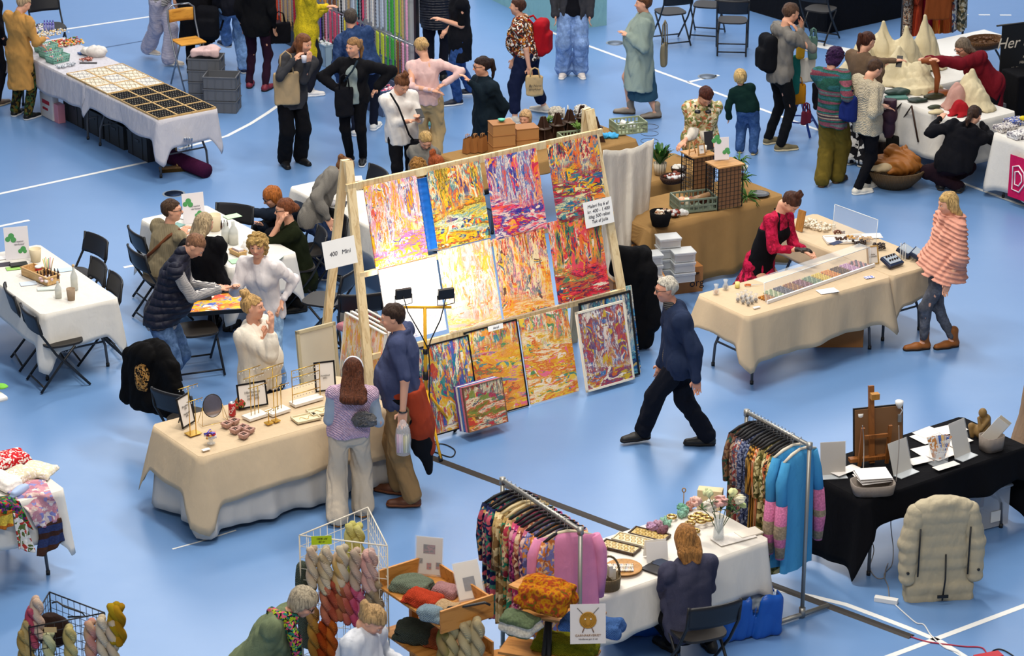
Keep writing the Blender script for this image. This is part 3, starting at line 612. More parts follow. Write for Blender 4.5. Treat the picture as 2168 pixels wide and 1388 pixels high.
def cloth(x,y,la,lb,drop,mat,label,h=.745,yaw=YAW,amp=.02,flare=.05,n=110,fold=9.,group=None,seed=1,hem=.02,cat='tablecloth',cdrop=1.25,over=.012,name='tablecloth',loc=None):
    """cloth over a table; drop = (camera-left edge -x, camera-right/front edge -y, +x, +y) in metres down from the top"""
    rd = random.Random(seed); ph = [rd.uniform(0,6.28) for _ in range(6)]; t = thing(name,label,cat,corner(x,y,la/2,lb/2,yaw),yaw,group)
    ax,ay = la/2+over,lb/2+over; per = []; rc = .035
    ds = {'-x': drop[0],'-y': drop[1],'+x': drop[2],'+y': drop[3]}
    segs = [((-ax,-ay),(ax,-ay),(0,-1),'-y'),((ax,-ay),(ax,ay),(1,0),'+x'),((ax,ay),(-ax,ay),(0,1),'+y'),((-ax,ay),(-ax,-ay),(-1,0),'-x')]
    for i,(p,q,nn,k) in enumerate(segs):
        L = math.dist(p,q); m = max(8,int(L*n/3)); d0 = ds[k]; n2 = segs[(i+1) % 4][2]; d2 = ds[segs[(i+1) % 4][3]]
        for j in range(m):
            f = rc/L+(1-2*rc/L)*j/(m-1); e = min(f,1-f)*L; per.append((p[0]+(q[0]-p[0])*f,p[1]+(q[1]-p[1])*f,nn[0],nn[1],d0*(1+(cdrop-1)*max(0,1-e/.16)**1.5),e))
        for j in (1,2,3):
            a = j/4; nx,ny = nn[0]*(1-a)+n2[0]*a,nn[1]*(1-a)+n2[1]*a; l = math.hypot(nx,ny)
            per.append((q[0]-(nn[0] == 0)*(q[0]/abs(q[0]))*rc*(1-a)-(nn[0] != 0)*(q[0]/abs(q[0]))*rc*a,q[1]-(nn[1] == 0)*(q[1]/abs(q[1]))*rc*(1-a)-(nn[1] != 0)*(q[1]/abs(q[1]))*rc*a,nx/l,ny/l,(d0*(1-a)+d2*a)*cdrop*1.03,0))
    N_ = len(per); R = 9; V = []; s = 0; ss = []
    for i in range(N_): ss.append(s); s += math.dist(per[i][:2],per[(i+1) % N_][:2])
    for r in range(R+1):
        f = r/R
        for i,(px,py,nx,ny,d,e) in enumerate(per):
            w = (math.sin(ss[i]*fold+ph[0]+f*.5)+.6*math.sin(ss[i]*fold*1.73+ph[1]-f*.8)+.4*math.sin(ss[i]*fold*2.9+ph[2]))
            cf = max(0,1-e/.12); o = (flare+amp*w)*f**.9+cf*.05*f; z = h-d*f-(0 if d < .02 else hem*f*(math.sin(ss[i]*4+ph[3])+.5*math.sin(ss[i]*9+ph[4])))
            V.append((px+nx*o,py+ny*o,max(.004,z+(0 if f else .0))))
    F = [(r*N_+i,(r+1)*N_+i,(r+1)*N_+(i+1) % N_,r*N_+(i+1) % N_) for r in range(R) for i in range(N_)]
    b = B().add(V,F,True); b.add([(p[0],p[1],h) for p in per],[tuple(range(N_))])
    b.out('fabric',mat,t,solid=.004); return t
def chair(px,py,face,label,z=.45,group='black folding chairs',seated=False,base=None):
    if not hasattr(chair,'p'):
        t = thing('folding_chair','x','chair'); a = t; chair.p = t
        # seat: rounded pan, local front is -y
        pts = [(.20*math.copysign(abs(math.cos(q))**.55,math.cos(q)),-.02+.20*math.copysign(abs(math.sin(q))**.6,math.sin(q))) for q in [2*math.pi*i/24 for i in range(24)]]
        B().slab(pts,.435,.455).out('seat',M('paint','#24201d',r=.5),t)
        def bp(u,v):
            x = (u-.5)*.44; z = .60+v*.20; rr = max(0,abs(u-.5)-.40)*4; return (x,.215+.035*(1-(2*u-1)**2)+.05*v+.01,z-rr*rr*.05*(1 if v > .5 else -1))
        B().grid(bp,13,7).out('backrest',M('paint','#15151a',r=.45),t,solid=.018)
        for s in (-1,1):
            B().tube([(s*.215,.27,.80),(s*.215,.245,.62),(s*.215,.10,.38),(s*.215,-.22,.012)],.0125,8).out('front_leg',BLK,t)
            B().tube([(s*.195,-.10,.43),(s*.195,.04,.28),(s*.195,.27,.012)],.0125,8).out('rear_leg',BLK,t)
        B().tube([(-.215,-.185,.06),(.215,-.185,.06)],.010,6).tube([(-.195,.235,.06),(.195,.235,.06)],.010,6).out('stretcher',BLK,t)
        chair.n = 0
    b = Vector(base) if base is not None else G(px,py,z); b.z = 0; f = Vector((math.sin(math.radians(face)),-math.cos(math.radians(face)),0))
    if chair.n == 0: t = chair.p; t.location = b; t.rotation_euler = (0,0,math.radians(face)); t['label'] = label; t['group'] = group; chair.n = 1; return t
    return dup(chair.p,b,face,label,group)
def bchair(px,py,face,label,**k):
    """a chair located by the middle of its backrest"""
    f = Vector((math.sin(math.radians(face)),-math.cos(math.radians(face)),0)); return chair(0,0,face,label,base=G(px,py,.70)+f*.26,**k)
def obox(name,label,cat,p,d,mat,rz=YAW,z=None,group=None,parts=None,bev=.004):
    """a plain solid thing with its middle bottom at p"""
    t = thing(name,label,cat,p,rz,group); B().box((0,0,d[2]/2),d,bev=bev).out('body',mat,t); return t
def open_box(t,d,mat,wall=.006,name='body',parent=None,rib=0,flare=0.):
    x,y,z = d[0]/2,d[1]/2,d[2]; b = B(); f = flare
    for sx,sy,w in ((0,-1,d[0]),(0,1,d[0]),(-1,0,d[1]),(1,0,d[1])):
        c = (sx*(x-wall/2),sy*(y-wall/2),z/2); b.box(c,(w if sy else wall,wall if sy else w,z))
    b.box((0,0,wall/2),(d[0],d[1],wall)); b.box((0,-y,z-.008),(d[0]+.012,.014,.014)); b.box((0,y,z-.008),(d[0]+.012,.014,.014)); b.box((-x,0,z-.008),(.014,d[1],.014)); b.box((x,0,z-.008),(.014,d[1],.014))
    if rib:
        for i in range(rib):
            u = -x+d[0]*(i+.5)/rib; b.box((u,-y-.003,z/2-.01),(.008,.008,z-.03)); b.box((u,y+.003,z/2-.01),(.008,.008,z-.03))
        m = max(2,int(rib*.7))
        for i in range(m):
            u = -y+d[1]*(i+.5)/m; b.box((-x-.003,u,z/2-.01),(.008,.008,z-.03)); b.box((x+.003,u,z/2-.01),(.008,.008,z-.03))
    return b.out(name,mat,t)
def sdthing(name,label,cat,base,fn,mat,part='body',h=.008,size=.4,rz=0,group=None,origin=None):
    """a soft thing from one distance field; fn(sd, b) draws in world metres round b"""
    b = V3(base); t = thing(name,label,cat,base,rz,group); s = size if hasattr(size,'__len__') else (size,)*3
    sd = SD(b-V3((s[0],s[1],.02)),b+V3((s[0],s[1],s[2])),h); fn(sd,b); sd.out(part,mat,t,base); return t
def folded(p,d,mat,label,cat='sweater',rz=YAW,name='folded_sweater',group=None,layers=2,seed=1,amp=.006):
    a = math.radians(rz); ex,ey = V3((math.cos(a),math.sin(a),0)),V3((-math.sin(a),math.cos(a),0)); rd = random.Random(seed)
    def fn(sd,b):
        for i in range(layers):
            zz = d[2]*(i+.5)/layers; sd.rbox(b+V3((0,0,zz))+ex*rd.uniform(-.02,.02),(d[0]*.56*(1-.08*i),d[1]*.56*(1-.08*i),d[2]/layers*.66),(ex,ey,V3((0,0,1))),d[2]/layers*.62,.015)
        sd.ell(b+V3((0,0,d[2]*.8)),(d[0]*.45,d[1]*.42,d[2]*.45),(ex,ey,V3((0,0,1))),.03); sd.folds(amp*1.9,26,seed,(1,1,1))
    return sdthing(name,label,cat,p,fn,mat,'knit',.0085,(max(d[:2]),max(d[:2]),d[2]+.12),group=group)
def framed(name,label,cat,p,w,h,lean,rz,pic,frame,parts=None,fw=.018,th=.02,group=None,back=False,stand=None):
    """a flat sheet in a frame, standing on its lower edge at p, leaning back; front is -y"""
    t = thing(name,label,cat,p,rz,group); c,s = math.cos(math.radians(lean)),math.sin(math.radians(lean))
    m = lambda x,y,z: (x,y*c+z*s,z*c-y*s+.002)
    def bx(b,x0,x1,y0,y1,z0,z1):
        V = [m(x,y,z) for z in (z0,z1) for y in (y0,y1) for x in (x0,x1)]; return b.add(V,[(0,2,3,1),(4,5,7,6),(0,1,5,4),(2,6,7,3),(0,4,6,2),(1,3,7,5)])
    o = bx(B(),-w/2+fw*.5,w/2-fw*.5,-th*.2,th*.45,fw*.5,h-fw*.5).out('picture',pic,t)
    if frame:
        b = B(); bx(b,-w/2,w/2,-th/2,th/2,0,fw); bx(b,-w/2,w/2,-th/2,th/2,h-fw,h); bx(b,-w/2,-w/2+fw,-th/2,th/2,0,h); bx(b,w/2-fw,w/2,-th/2,th/2,0,h); b.out('frame',frame,t)
    if stand: B().tube([m(0,th/2,h*.7),(0,h*s+stand,.004)],.006,6).out('stand',frame or BLK,t)
    return t
    return t
def sheet(name,label,cat,p,w,d,mat,rz=YAW,th=.003,group=None):
    o = B().box((0,0,th/2),(w,d,th)).out(name,mat); o.location = Vector(p)+Vector((0,0,.001)); o.rotation_euler = (0,0,math.radians(rz)); return setp(o,label,cat,group)
def painting_mat(seed,pal,white=.2,vert=.6,calm=0.):
    m = bpy.data.materials.new('abstract_paint'); m.use_nodes = True; nt = m.node_tree; b = nt.nodes['Principled BSDF']; b.inputs['Roughness'].default_value = .5; b.inputs['Specular IOR Level'].default_value = .25
    o = (seed*3.7,seed*1.3,seed*7.1)
    vv = mapping(nt,(2.4,1,.6),loc=o); vh = mapping(nt,(.65,1,2.5),loc=o); v0 = mapping(nt); v1 = mapping(nt,loc=o)
    n1 = noise(nt,vv,2.6,7,.72,.35); n2 = noise(nt,vh,2.6,7,.72,.45); sx = nt.nodes.new('ShaderNodeSeparateXYZ'); nt.links.new(v0,sx.inputs[0])
    z = mth(nt,'ADD',mth(nt,'MULTIPLY',sx.outputs[2],1/.8),mth(nt,'MULTIPLY',mth(nt,'SUBTRACT',noise(nt,v1,3,2),.5),.9)); k = nt.nodes.new('ShaderNodeMapRange'); k.inputs[1].default_value = 1-vert-.1; k.inputs[2].default_value = 1-vert+.1
    nt.links.new(z,k.inputs[0]); K = k.outputs[0]; n = len(pal); rd = random.Random(seed); pos = [0]+[.34+.32*i/(n-1) for i in range(1,n)]
    p2 = pal[:]; rd.shuffle(p2); c = mixc(nt,K,ramp(nt,n2,p2,False,pos),ramp(nt,n1,pal,False,pos))
    for j in range(4):   # palette-knife drags, upright above and sideways below
        p3 = pal[:]; rd.shuffle(p3); q = (j*3.1+seed,j*1.7,seed*2.3+j*5)
        a1 = noise(nt,mapping(nt,(2.8+j*.7,1,.6),loc=q),3,5,.75); a2 = noise(nt,mapping(nt,(.6,1,2.8+j*.7),(0,rd.uniform(-.15,.15),0),loc=q),3,5,.75)
        sel = mth(nt,'ADD',mth(nt,'MULTIPLY',a1,K),mth(nt,'MULTIPLY',a2,mth(nt,'SUBTRACT',1.,K))); msk = mth(nt,'MULTIPLY',mth(nt,'GREATER_THAN',sel,.56+.015*j),.9)
        big = noise(nt,mapping(nt,loc=q),3.2,2); c = mixc(nt,msk,c,ramp(nt,big,p3,True,[0]+[.36+.28*i/(n-1) for i in range(1,n)]))
    dr = mth(nt,'ADD',mth(nt,'MULTIPLY',noise(nt,mapping(nt,(6,1,3),loc=o),9,6,.8),.6),mth(nt,'MULTIPLY',noise(nt,v1,2.6,3,.6),.5)); c = mixc(nt,mth(nt,'MULTIPLY',mth(nt,'GREATER_THAN',dr,.73-white*.33),.85),c,'#f4efe6')
    sp = mth(nt,'GREATER_THAN',noise(nt,mapping(nt,(1,1,.4),loc=q),60,3,.7),.74); c = mixc(nt,sp,c,rd.choice(('#2a2440','#fff6e8')))
    if calm: c = mixc(nt,calm,c,'#f3ece2')
    nt.links.new(c,b.inputs['Base Color']); bump(nt,b,mth(nt,'ADD',n1,noise(nt,vv,45,3)),.35,.006); return m
def leaves(b,c,n,L,w,rd,up=.6,spread=1.):
    for i in range(n):
        a = rd.uniform(0,6.28); e = rd.uniform(.3,1)*spread; l = L*rd.uniform(.7,1.1); d = Vector((math.cos(a)*e,math.sin(a)*e,up*rd.uniform(.6,1.4))).normalized(); s = Vector((-math.sin(a),math.cos(a),0)); P = Vector(c)
        pts = [P,P+d*l*.55,P+d*l*.8-ZV*l*.03,P+d*l-ZV*l*.16]; ws = [.004,w*.5,w*.42,.001]; V = []
        for q,ww in zip(pts,ws): V += [tuple(q-s*ww+ZV*ww*.35),tuple(q),tuple(q+s*ww+ZV*ww*.35)]
        b.add(V,[(3*j+k,3*j+k+1,3*j+k+4,3*j+k+3) for j in range(3) for k in range(2)],True)
    return b
def tray(t,w,d,h,mat,rim=.010,loc=(0,0,0),name='rim'):
    b = B(); x,y,z = loc
    b.box((x,y,z+.003),(w,d,.006)); b.box((x,y-d/2,z+h/2),(w+rim,rim,h)); b.box((x,y+d/2,z+h/2),(w+rim,rim,h)); b.box((x-w/2,y,z+h/2),(rim,d,h)); b.box((x+w/2,y,z+h/2),(rim,d,h)); return b.out(name,mat,t)
_cols = ['#c0392b','#e8b23a','#3d6fb5','#f3e9dc','#7fb48a','#e58fb0','#7a4f9e','#e2702a','#35332f']
def skein(cols,tw=7,L=.34,r=.026,key=[]):
    """mesh of a twisted yarn skein hanging from the origin"""
    b = B(); n = 22
    for s in (0,1): b.tube([(math.cos(s*math.pi+tw*i/n*1.0)*r*.75,math.sin(s*math.pi+tw*i/n)*r*.75,-L*i/n) for i in range(n+1)],[r*(.6 if i in (0,n) else 1.0) for i in range(n+1)],9)
    return b
def garment(b,L,w,t,slv,col='x',seed=0,neck=.07,flare=1.,wide=None):
    """adds a garment hanging from a hanger: local x = across the shoulders, y = thickness, z=0 at the shoulder line, hangs down L"""
    rd = random.Random(seed); ph = [rd.uniform(0,6.28) for _ in range(5)]; n = 28; R = 14; V = []
    for r in range(R+1):
        f = r/R; z = -L*f; ww = w/2*(.36 if r == 0 else .86 if r == 1 else .93 if r == 2 else .92+.10*f*flare); tt = t/2*(.35 if r == 0 else .7 if r == 1 else 1)*(1+.3*f)
        if r == 1: z = -.035
        if r == 2: z = -.09
        for i in range(n):
            q = 2*math.pi*i/n; wv = 1+.22*f*(math.sin(5*q+ph[0])+.6*math.sin(8*q+ph[1]+f)); V.append((ww*math.cos(q)*(1+.03*f*math.sin(7*q+ph[2])),tt*math.sin(q)*wv,z-(.012*math.sin(3*q+ph[3])*f)))
    b.add(V,[(r*n+i,r*n+(i+1) % n,(r+1)*n+(i+1) % n,(r+1)*n+i) for r in range(R) for i in range(n)]+[tuple(range(n-1,-1,-1))],True)
    for s in (-1,1):
        if slv: b.tube([(s*w*.42,0,-.04),(s*w*.50,rd.uniform(-.01,.01),-.16),(s*w*.52,rd.uniform(-.02,.02),-slv*.6),(s*w*.50,rd.uniform(-.02,.02),-slv)],[t*.42,t*.55,t*.5,t*.42],10)
    return b
def hanger(mat,hook):
    t = B().tube([(-.20,0,-.055),(-.10,0,-.018),(0,0,0),(.10,0,-.018),(.20,0,-.055)],[.010,.014,.012,.014,.010],7); return t
# ---------------- tables, cloths and chairs ----------------
LINEN = M('fabric','#cbb596',s=.8); WHITE = M('fabric','#dedad2',s=.8); BURLAP = M('weave','#b08a58'); BLACKC = M('fabric','#0c0c10',s=.8); GREYC = M('fabric','#cfccca')
Tb = {}
def tbl(key,x,y,la,lb,tl,cl,mat,drop,h=.75,yaw=YAW,**k):
    Tb[key] = (x,y,la,lb,h,yaw); ftable(x,y,la,lb,tl,h,yaw)
    if cl: cloth(x,y,la,lb,drop,mat,cl,h+.004,yaw,**k)
tbl('bead',-4.13,29.82,.78,1.84,'folding table under the near half of the bead stall, grey bent legs showing','crumpled thin white cloth covering the long bead and ring table',M('fabric','#c9c6cc'),(.26,.34,.27,0),amp=.012,flare=.03,fold=5,cdrop=1.7)
a = corner(-4.13,29.82,0,1.86)
tbl('bead2',a.x,a.y,.78,2.1,'folding table under the far half of the bead stall by the mustard coat','crumpled white cloth on the far half of the bead stall',M('fabric','#c9c6cc'),(.34,0,.27,.2),amp=.012,flare=.03,fold=5,cdrop=1.05)
tbl('craft',-4.47,23.59,.78,1.83,'empty-sided folding table at the left edge with grey legs under a white cloth','smooth white cloth with a pointed drooping corner on the left craft table',WHITE,(.32,.36,.28,.25),h=.74,yaw=33.5,amp=.008,flare=.04,fold=4,cdrop=1.65,seed=4)
tbl('craft2',-2.81,24.86,.76,1.83,'folding table where the seated group does crafts','white cloth on the craft table the group sits round',WHITE,(.40,.34,.36,.3),h=.74,amp=.014,flare=.05,cdrop=1.5,seed=7)
tbl('craft3',-1.33,25.92,.76,1.83,'folding table behind the painting rack with a white cloth','white cloth on the craft table behind the painting rack',WHITE,(.3,.3,.3,.3),h=.74,amp=.014,cdrop=1.4,seed=8)
tbl('jewel',-2.58,20.29,1.83,.78,'folding table hidden under the jewellery stall cloths','off-white floor length undercloth on the jewellery table',M('fabric','#d4cec6',s=.8),(.70,.70,.70,.65),amp=.026,flare=.05,fold=11,cdrop=1.0,seed=3,hem=.01)
cloth(-2.60,20.27,1.87,.82,(.33,.40,.42,.3),LINEN,'beige linen overcloth on the jewellery table',.757,amp=.014,flare=.11,fold=6,cdrop=1.75,seed=12)
tbl('deco',1.42,26.03,1.83,.76,'folding table under the front burlap cloth','long burlap cloth down to the floor on the front decoration table',BURLAP,(.2,.71,.62,.1),amp=.022,flare=.05,fold=9,cdrop=1.0,seed=5)
tbl('deco2',1.38,27.46,1.0,.66,'small folding table behind, holding the potted plant','burlap cloth on the plant table behind the wire grids',BURLAP,(.3,.55,.2,.2),amp=.01,cdrop=1.1,seed=6)
tbl('deco3',-.3,27.84,2.12,.85,'folding table at the back stacked with cardboard boxes and wreaths','burlap cloth on the back decoration table with cardboard boxes',BURLAP,(.2,.12,.2,.2),amp=.006,cdrop=1.1,seed=9)
tbl('choc',2.23,23.51,1.84,.72,'grey legged folding table under the chocolate display','beige linen cloth with wavy hem on the chocolate table',LINEN,(.30,.46,.42,.2),amp=.024,flare=.05,fold=7,cdrop=1.25,seed=14)
tbl('choc2',3.75,24.62,.64,1.84,'folding table at right angles to the chocolate display','beige linen cloth on the side table with dark boxes and cookies',LINEN,(.24,.30,.3,.2),h=.748,amp=.014,flare=.03,fold=7,cdrop=1.7,seed=15)
tbl('black',2.85,19.45,1.83,.76,'folding table under the black cloth','black cloth on the portrait artist table',BLACKC,(.66,.27,.62,.3),h=.74,amp=.02,flare=.04,fold=8,cdrop=1.2,seed=16)
tbl('flower',.49,17.62,1.86,.76,'folding table under the bangle and rose stall','white cloth on the bangle and rose table',M('fabric','#e2dcd2',s=.8),(.3,.38,.42,.2),amp=.018,flare=.05,fold=8,cdrop=1.3,seed=17)
tbl('quilt',-4.95,18.70,1.6,.9,'folding table under the quilt stall at the left edge','white cloth with crumpled corner under the quilts',WHITE,(.4,.40,.42,.3),amp=.008,flare=.01,fold=8,cdrop=1.35,seed=18)
c = G(18,838,.74); tbl('edge',c.x-AV.x*1.5-BV.x*.0,c.y-AV.y*1.5,1.5,.76,'bare white plastic folding table at the left edge',None,None,None,h=.74)
c = G(2104,283,.75); c = c-BV*1.83; tbl('logo',c.x,c.y,.76,1.83,'folding table under the stall with the pink sign','white cloth hanging almost to the floor behind the pink sign',WHITE,(.66,.62,.5,.6),amp=.014,flare=.03,fold=7,cdrop=1.05,seed=19)
c = G(2046,262,.75); l = c-AV*.0
tbl('leather',c.x,c.y,.80,2.3,'folding table under the leather goods stall','white cloth on the leather goods table behind the crouching woman',WHITE,(.55,.5,.45,.2),amp=.02,flare=.04,fold=8,cdrop=1.1,seed=20)
c = G(2046,262,.75)+AV*.86+BV*1.35; tbl('tent',c.x,c.y,.8,1.5,'table behind the leather stall under draped cream fabric','white cloth under the peaked cream fabric display',WHITE,(.5,.5,.4,.2),amp=.02,cdrop=1.1,seed=21)
# chairs
FA,FB = 90+YAW,180+YAW    # facing along A and along B
for px,py,f,l in ((203,520,-50,'black folding chair furthest back on the right of the left craft table'),(208,575,-62,'black folding chair, middle one on the right side of the left craft table'),
    (244,606,-66,'black folding chair turned edge-on at the near right corner of the left craft table'),(24,632,112,'black folding chair on the left side of the left craft table, cut by the frame'),
    (64,676,120,'black folding chair at the near left corner of the left craft table'),(291,508,120,'black folding chair behind the man in the knitted vest'),
    (292,548,122,'black folding chair edge-on behind the navy padded vest'),(497,452,-20,'black folding chair at the far end of the seated group'),(680,508,-75,'black folding chair behind the woman in the green jumper'),
    (800,374,-60,'black folding chair whose back tip shows above the painting rack'),(765,640,-170,'black folding chair behind the wooden rack leg'),(715,470,-60,'black folding chair the leaning grey jumper woman holds'),
    (740,590,-110,'black folding chair standing in the dark behind the rack'),
    (1437,-4,-160,'black folding chair with crossed legs, leftmost at the dark stage'),(1492,-18,165,'black folding chair second from the left by the dark stage'),(1552,15,175,'black folding chair third along by the dark stage'),
    (1722,-10,150,'black folding chair behind the man with the backpack'),(92,8,25,'black folding chair behind the bead stall'),(1452,1330,190,'x')):
    if l != 'x': bchair(px,py,f,l)
chair(415,700,20,'black folding chair holding up the end of the canvas',z=.42)
chair(1478,1332,-158,'black folding chair the woman in the purple jumper sits on',z=.45)
# ---------------- the people ----------------
BT = lambda c='#14141a',**k: g(M('fabric',c),**k)
JEAN = M('denim','#2c3b58'); JEANL = M('denim','#6f93c4')
person('woman in mustard knee length coat at the bead table',(50,249),150,1.62,feet=((36,243),(66,251)),head=(50,8,0),lookat=130,tilt=30,hands=((82,92,.1),(92,82,.1)),hair=('short','#b59a78'),top=g(M('fabric','#c08f4e'),hem=.48,loose=.035,flare=.02,collar='high',arm=.068),legs=g(M('print','#15140f','#5a4a1c','#2f4a2a',s=1.6),w=(.09,.075,.062)),shoes=('#111111','#cfcfcf'),bust=1)
person('person in black clothes cut off by the left frame edge',(-14,222),150,1.7,lookat=150,hair=('short','#2b2320'),top=BT(),legs=BT(),shoes=('#5a4a3c','#bba98c'))
person('person in striped wide trousers beside the wooden bar chair',(345,132),65,1.68,feet=((366,140),(318,122)),head=(352,-118,0),hands=((372,14,-.1),(376,20,.1)),hair=('bob','#6a4c34'),top=g(M('stripe','#e5e2e0','#1d1d22',s=1.4)),legs=g(M('stripe','#cfcbd8','#7f7c94',s=2.2),w=(.10,.10,.105)),shoes=('#cdbfae','#e8e2d6'))
person('person in long black coat with a backpack at the bead rack',(420,150),170,1.75,hair=('short','#2a2220'),top=g(M('fabric','#101015'),hem=.5,loose=.05,flare=.03,arm=.07),legs=BT(),bld=1.15)
person('person in light blue jeans and dark puffer jacket',(498,152),-150,1.74,feet=((478,120),(514,152)),hair=('short','#33261f'),top=g(M('fabric','#1a1c26'),loose=.045,arm=.07,hem=.1),legs=g(JEANL,w=(.105,.08,.075)),shoes=('#1d2740','#d8d8d8'))
person('person in black jacket, plum leggings and flowery shoes',(548,187),165,1.68,feet=((530,183),(566,190)),hair=('bob','#2a2020'),top=g(M('fabric','#0f1014'),loose=.05,hem=.16,arm=.072,collar='hood'),legs=g(M('fabric','#2b1526'),w=(.09,.062,.05)),shoes=('#7a2a3a','#1a1012'))
person('woman in bright yellow coat with orange blocks looking at beads',(652,200),115,1.68,hands=((692,14,-.1),(690,20,.1)),hair=('long','#7a5a3a'),top=g(M('hoop','#e3c81e','#e3c81e','#e3c81e','#d06a2a','#e3c81e',s=.25),hem=.42,loose=.05,flare=.02,arm=.075),legs=BT('#20222c'),shoes=('#e6e2e0','#f0f0f0'))
person('woman in denim jacket seen from behind at the bead rack',(772,280),172,1.72,feet=((752,284),(795,272)),head=(743,38,.1),lookat=185,hair=('short','#4a4038'),top=g(M('denim','#2a3f66'),loose=.035,hem=.12,arm=.068,collar='shirt'),legs=BT('#181c2c'),shoes=('#e8e6e2','#ffffff'),bld=1.12)
person('woman with long auburn hair holding a paper cup',(622,350),28,1.70,feet=((640,345),(604,351)),head=(643,92,0),lookat=60,tilt=12,hands=((652,132,-.22),(622,128,-.22)),hair=('long','#7a4a2c'),top=g(M('fabric','#3a3a3e'),loose=.03,hem=.16,arm=.062,collar='round'),legs=g(M('fabric','#101014'),w=(.095,.088,.088)),shoes=('#121214','#0a0a0a',1,.06))
person('woman in black cardigan with hands on hips',(752,347),-12,1.68,feet=((768,346),(738,345)),head=(748,100,0),lookat=-38,tilt=2,hands=((800,184,-.05),(714,188,-.1)),poles=(V3((1,.2,0)),V3((-1,.2,0))),hair=('pony','#9a7248'),top=g(M('fabric','#8d9a98'),hem=.10,sleeve=.4),over=g(M('fabric','#121216'),open=.10,hem=.10,loose=.02,arm=.06,collar='none'),legs=g(M('fabric','#0e0e12'),w=(.095,.062,.05)),shoes=('#16161a','#d8d8d8'),bust=1)
person('woman in white shirt reading her phone',(852,428),25,1.70,head=(851,178,-.03),lookat=35,tilt=38,hands=((884,246,-.24),(868,256,-.22)),hair=('topbun','#6b4226'),top=g(M('fabric','#e6e0da'),hem=.16,loose=.035,sleeve=.85,arm=.062,collar='shirt',flare=.02),legs=BT('#121216'),bust=1)
person('woman in pale pink top bending with hands at her back',(908,357),172,1.66,head=(892,100,.12),lookat=-150,tilt=30,hands=((916,192,-.15),(942,176,-.12)),poles=(V3((-1,.1,.2)),V3((1,.1,.2))),hair=('lowbun','#c8a26a'),top=g(M('fabric','#e3bdb8'),hem=.05,loose=.008,arm=.048),legs=g(M('fabric','#c6a878'),w=(.105,.085,.08)),bust=0)
person('woman in dark teal coat with glasses and hand at her chin',(1030,402),-62,1.68,head=(1020,140,0),lookat=-75,tilt=5,hands=((1058,262,0),(994,172,-.1)),hair=('pony','#2c1c18'),glasses=True,top=g(M('fabric','#15222c'),hem=.38,loose=.05,arm=.075,flare=.02,collar='high'),legs=BT())
person('person in black short sleeved top with a jacket round the waist',(975,222),-75,1.74,feet=((962,222),(990,205)),hands=((936,42,-.1),(948,62,.1)),hair=('short','#4a3020'),top=g(M('fabric','#101014'),sleeve=.45,hem=.06,loose=.02),over=g(M('fabric','#15161c'),sleeve=0,hem=.30,loose=.03,collar='none',name='tied_jacket'),legs=g(M('denim','#2c4a80'),w=(.1,.07,.06)),shoes=('#1c2233','#e6e6e6'))
person('person in dark navy jacket at the end of the bead rack',(925,168),178,1.76,hair=('short','#2a2422'),top=g(M('quilt','#1b1e2a',s=9.),loose=.06,hem=.2,arm=.08,collar='hood'),legs=BT('#171a26'),bld=1.15)
person('woman in flowered blouse carrying a red backpack',(1116,250),-105,1.66,feet=((1082,262),(1146,238)),head=(1096,14,0),hands=((1122,150,-.24),(1086,140,.1)),hair=('short','#4a2c20'),top=g(M('print','#2a211c','#b8742c','#e6ddd0','#7a2c20',s=2.2),sleeve=.42,hem=.08,loose=.03,arm=.065),legs=g(M('fabric','#141c38'),w=(.115,.085,.075),len=.72),shoes=('#cfc6b8','#e6e0d6'),bld=1.2,bust=1)
person('person in wide light blue jeans facing the camera',(1211,162),0,1.74,feet=((1230,162),(1192,162)),hair=('short','#3a2c22'),top=g(M('fabric','#14141a'),hem=.05),over=g(M('fabric','#3b3b40'),open=.12,hem=.22,loose=.03,arm=.068,collar='none'),legs=g(M('denim','#7c97c2'),w=(.108,.10,.105),**{'break': 1}),shoes=('#e8dcd2','#f4f0ea'))
person('woman in long mint cardigan walking left',(1352,246),-88,1.70,feet=((1382,250),(1326,240)),head=(1362,8,0),hands=((1330,76,-.15),(1332,72,.05)),hair=('bun','#5a3a24'),top=g(M('knit','#c0d2c6','#a8bcae',s=2.),hem=.52,loose=.06,arm=.075,flare=.05,cuff=.05,puff=1,collar='round'),legs=g(M('fabric','#31546a'),skirt=(.80,.225)),shoes=('#8a7f72','#3a3028',1,.09),bld=1.12,bust=1)
person('woman in flowery blouse with headphones round her neck',(1478,452),8,1.68,head=(1494,204,-.12),lookat=15,tilt=48,hands=((1448,300,-.2),(1512,302,-.2)),hair=('short','#4a2014'),top=g(M('fabric','#e6dfd2'),hem=.02,loose=.0,puff=1,sleeve=.9,arm=.066,collar='round'),over=g(M('print','#c9b78c','#b5704a','#6d7a48','#e8ddc0','#8a8a50',s=1.6),hem=.12,loose=.03,sleeve=0,collar='round',name='vest'),legs=BT('#1c2030'),bust=1,bld=1.08)
person('small blond child in dark green jumper',(1580,324),168,1.10,feet=((1566,322),(1597,326)),head=(1567,162,.02),lookat=190,hair=('bowl','#dcb878'),top=g(M('fabric','#0f2a26'),hem=.06,loose=.03,arm=.07,cuff=.05),legs=g(M('denim','#33507e'),w=(.12,.10,.085)),shoes=('#4a4a34','#c9b48a'))
person('man in grey hoodie with a black backpack',(1645,313),112,1.83,feet=((1634,303),(1660,318)),head=(1674,28,0),lookat=115,tilt=20,hands=((1694,58,.05),(1690,66,-.12)),poles=(V3((.3,.3,-1)),V3((.2,-.5,-1))),hair=('short','#5a4030'),top=g(M('fabric','#7c7872'),hem=.10,loose=.03,arm=.056,collar='hood',cuff=.045),legs=g(M('fabric','#101216'),w=(.09,.062,.055)),shoes=('#6b6248','#d8c8a4'))
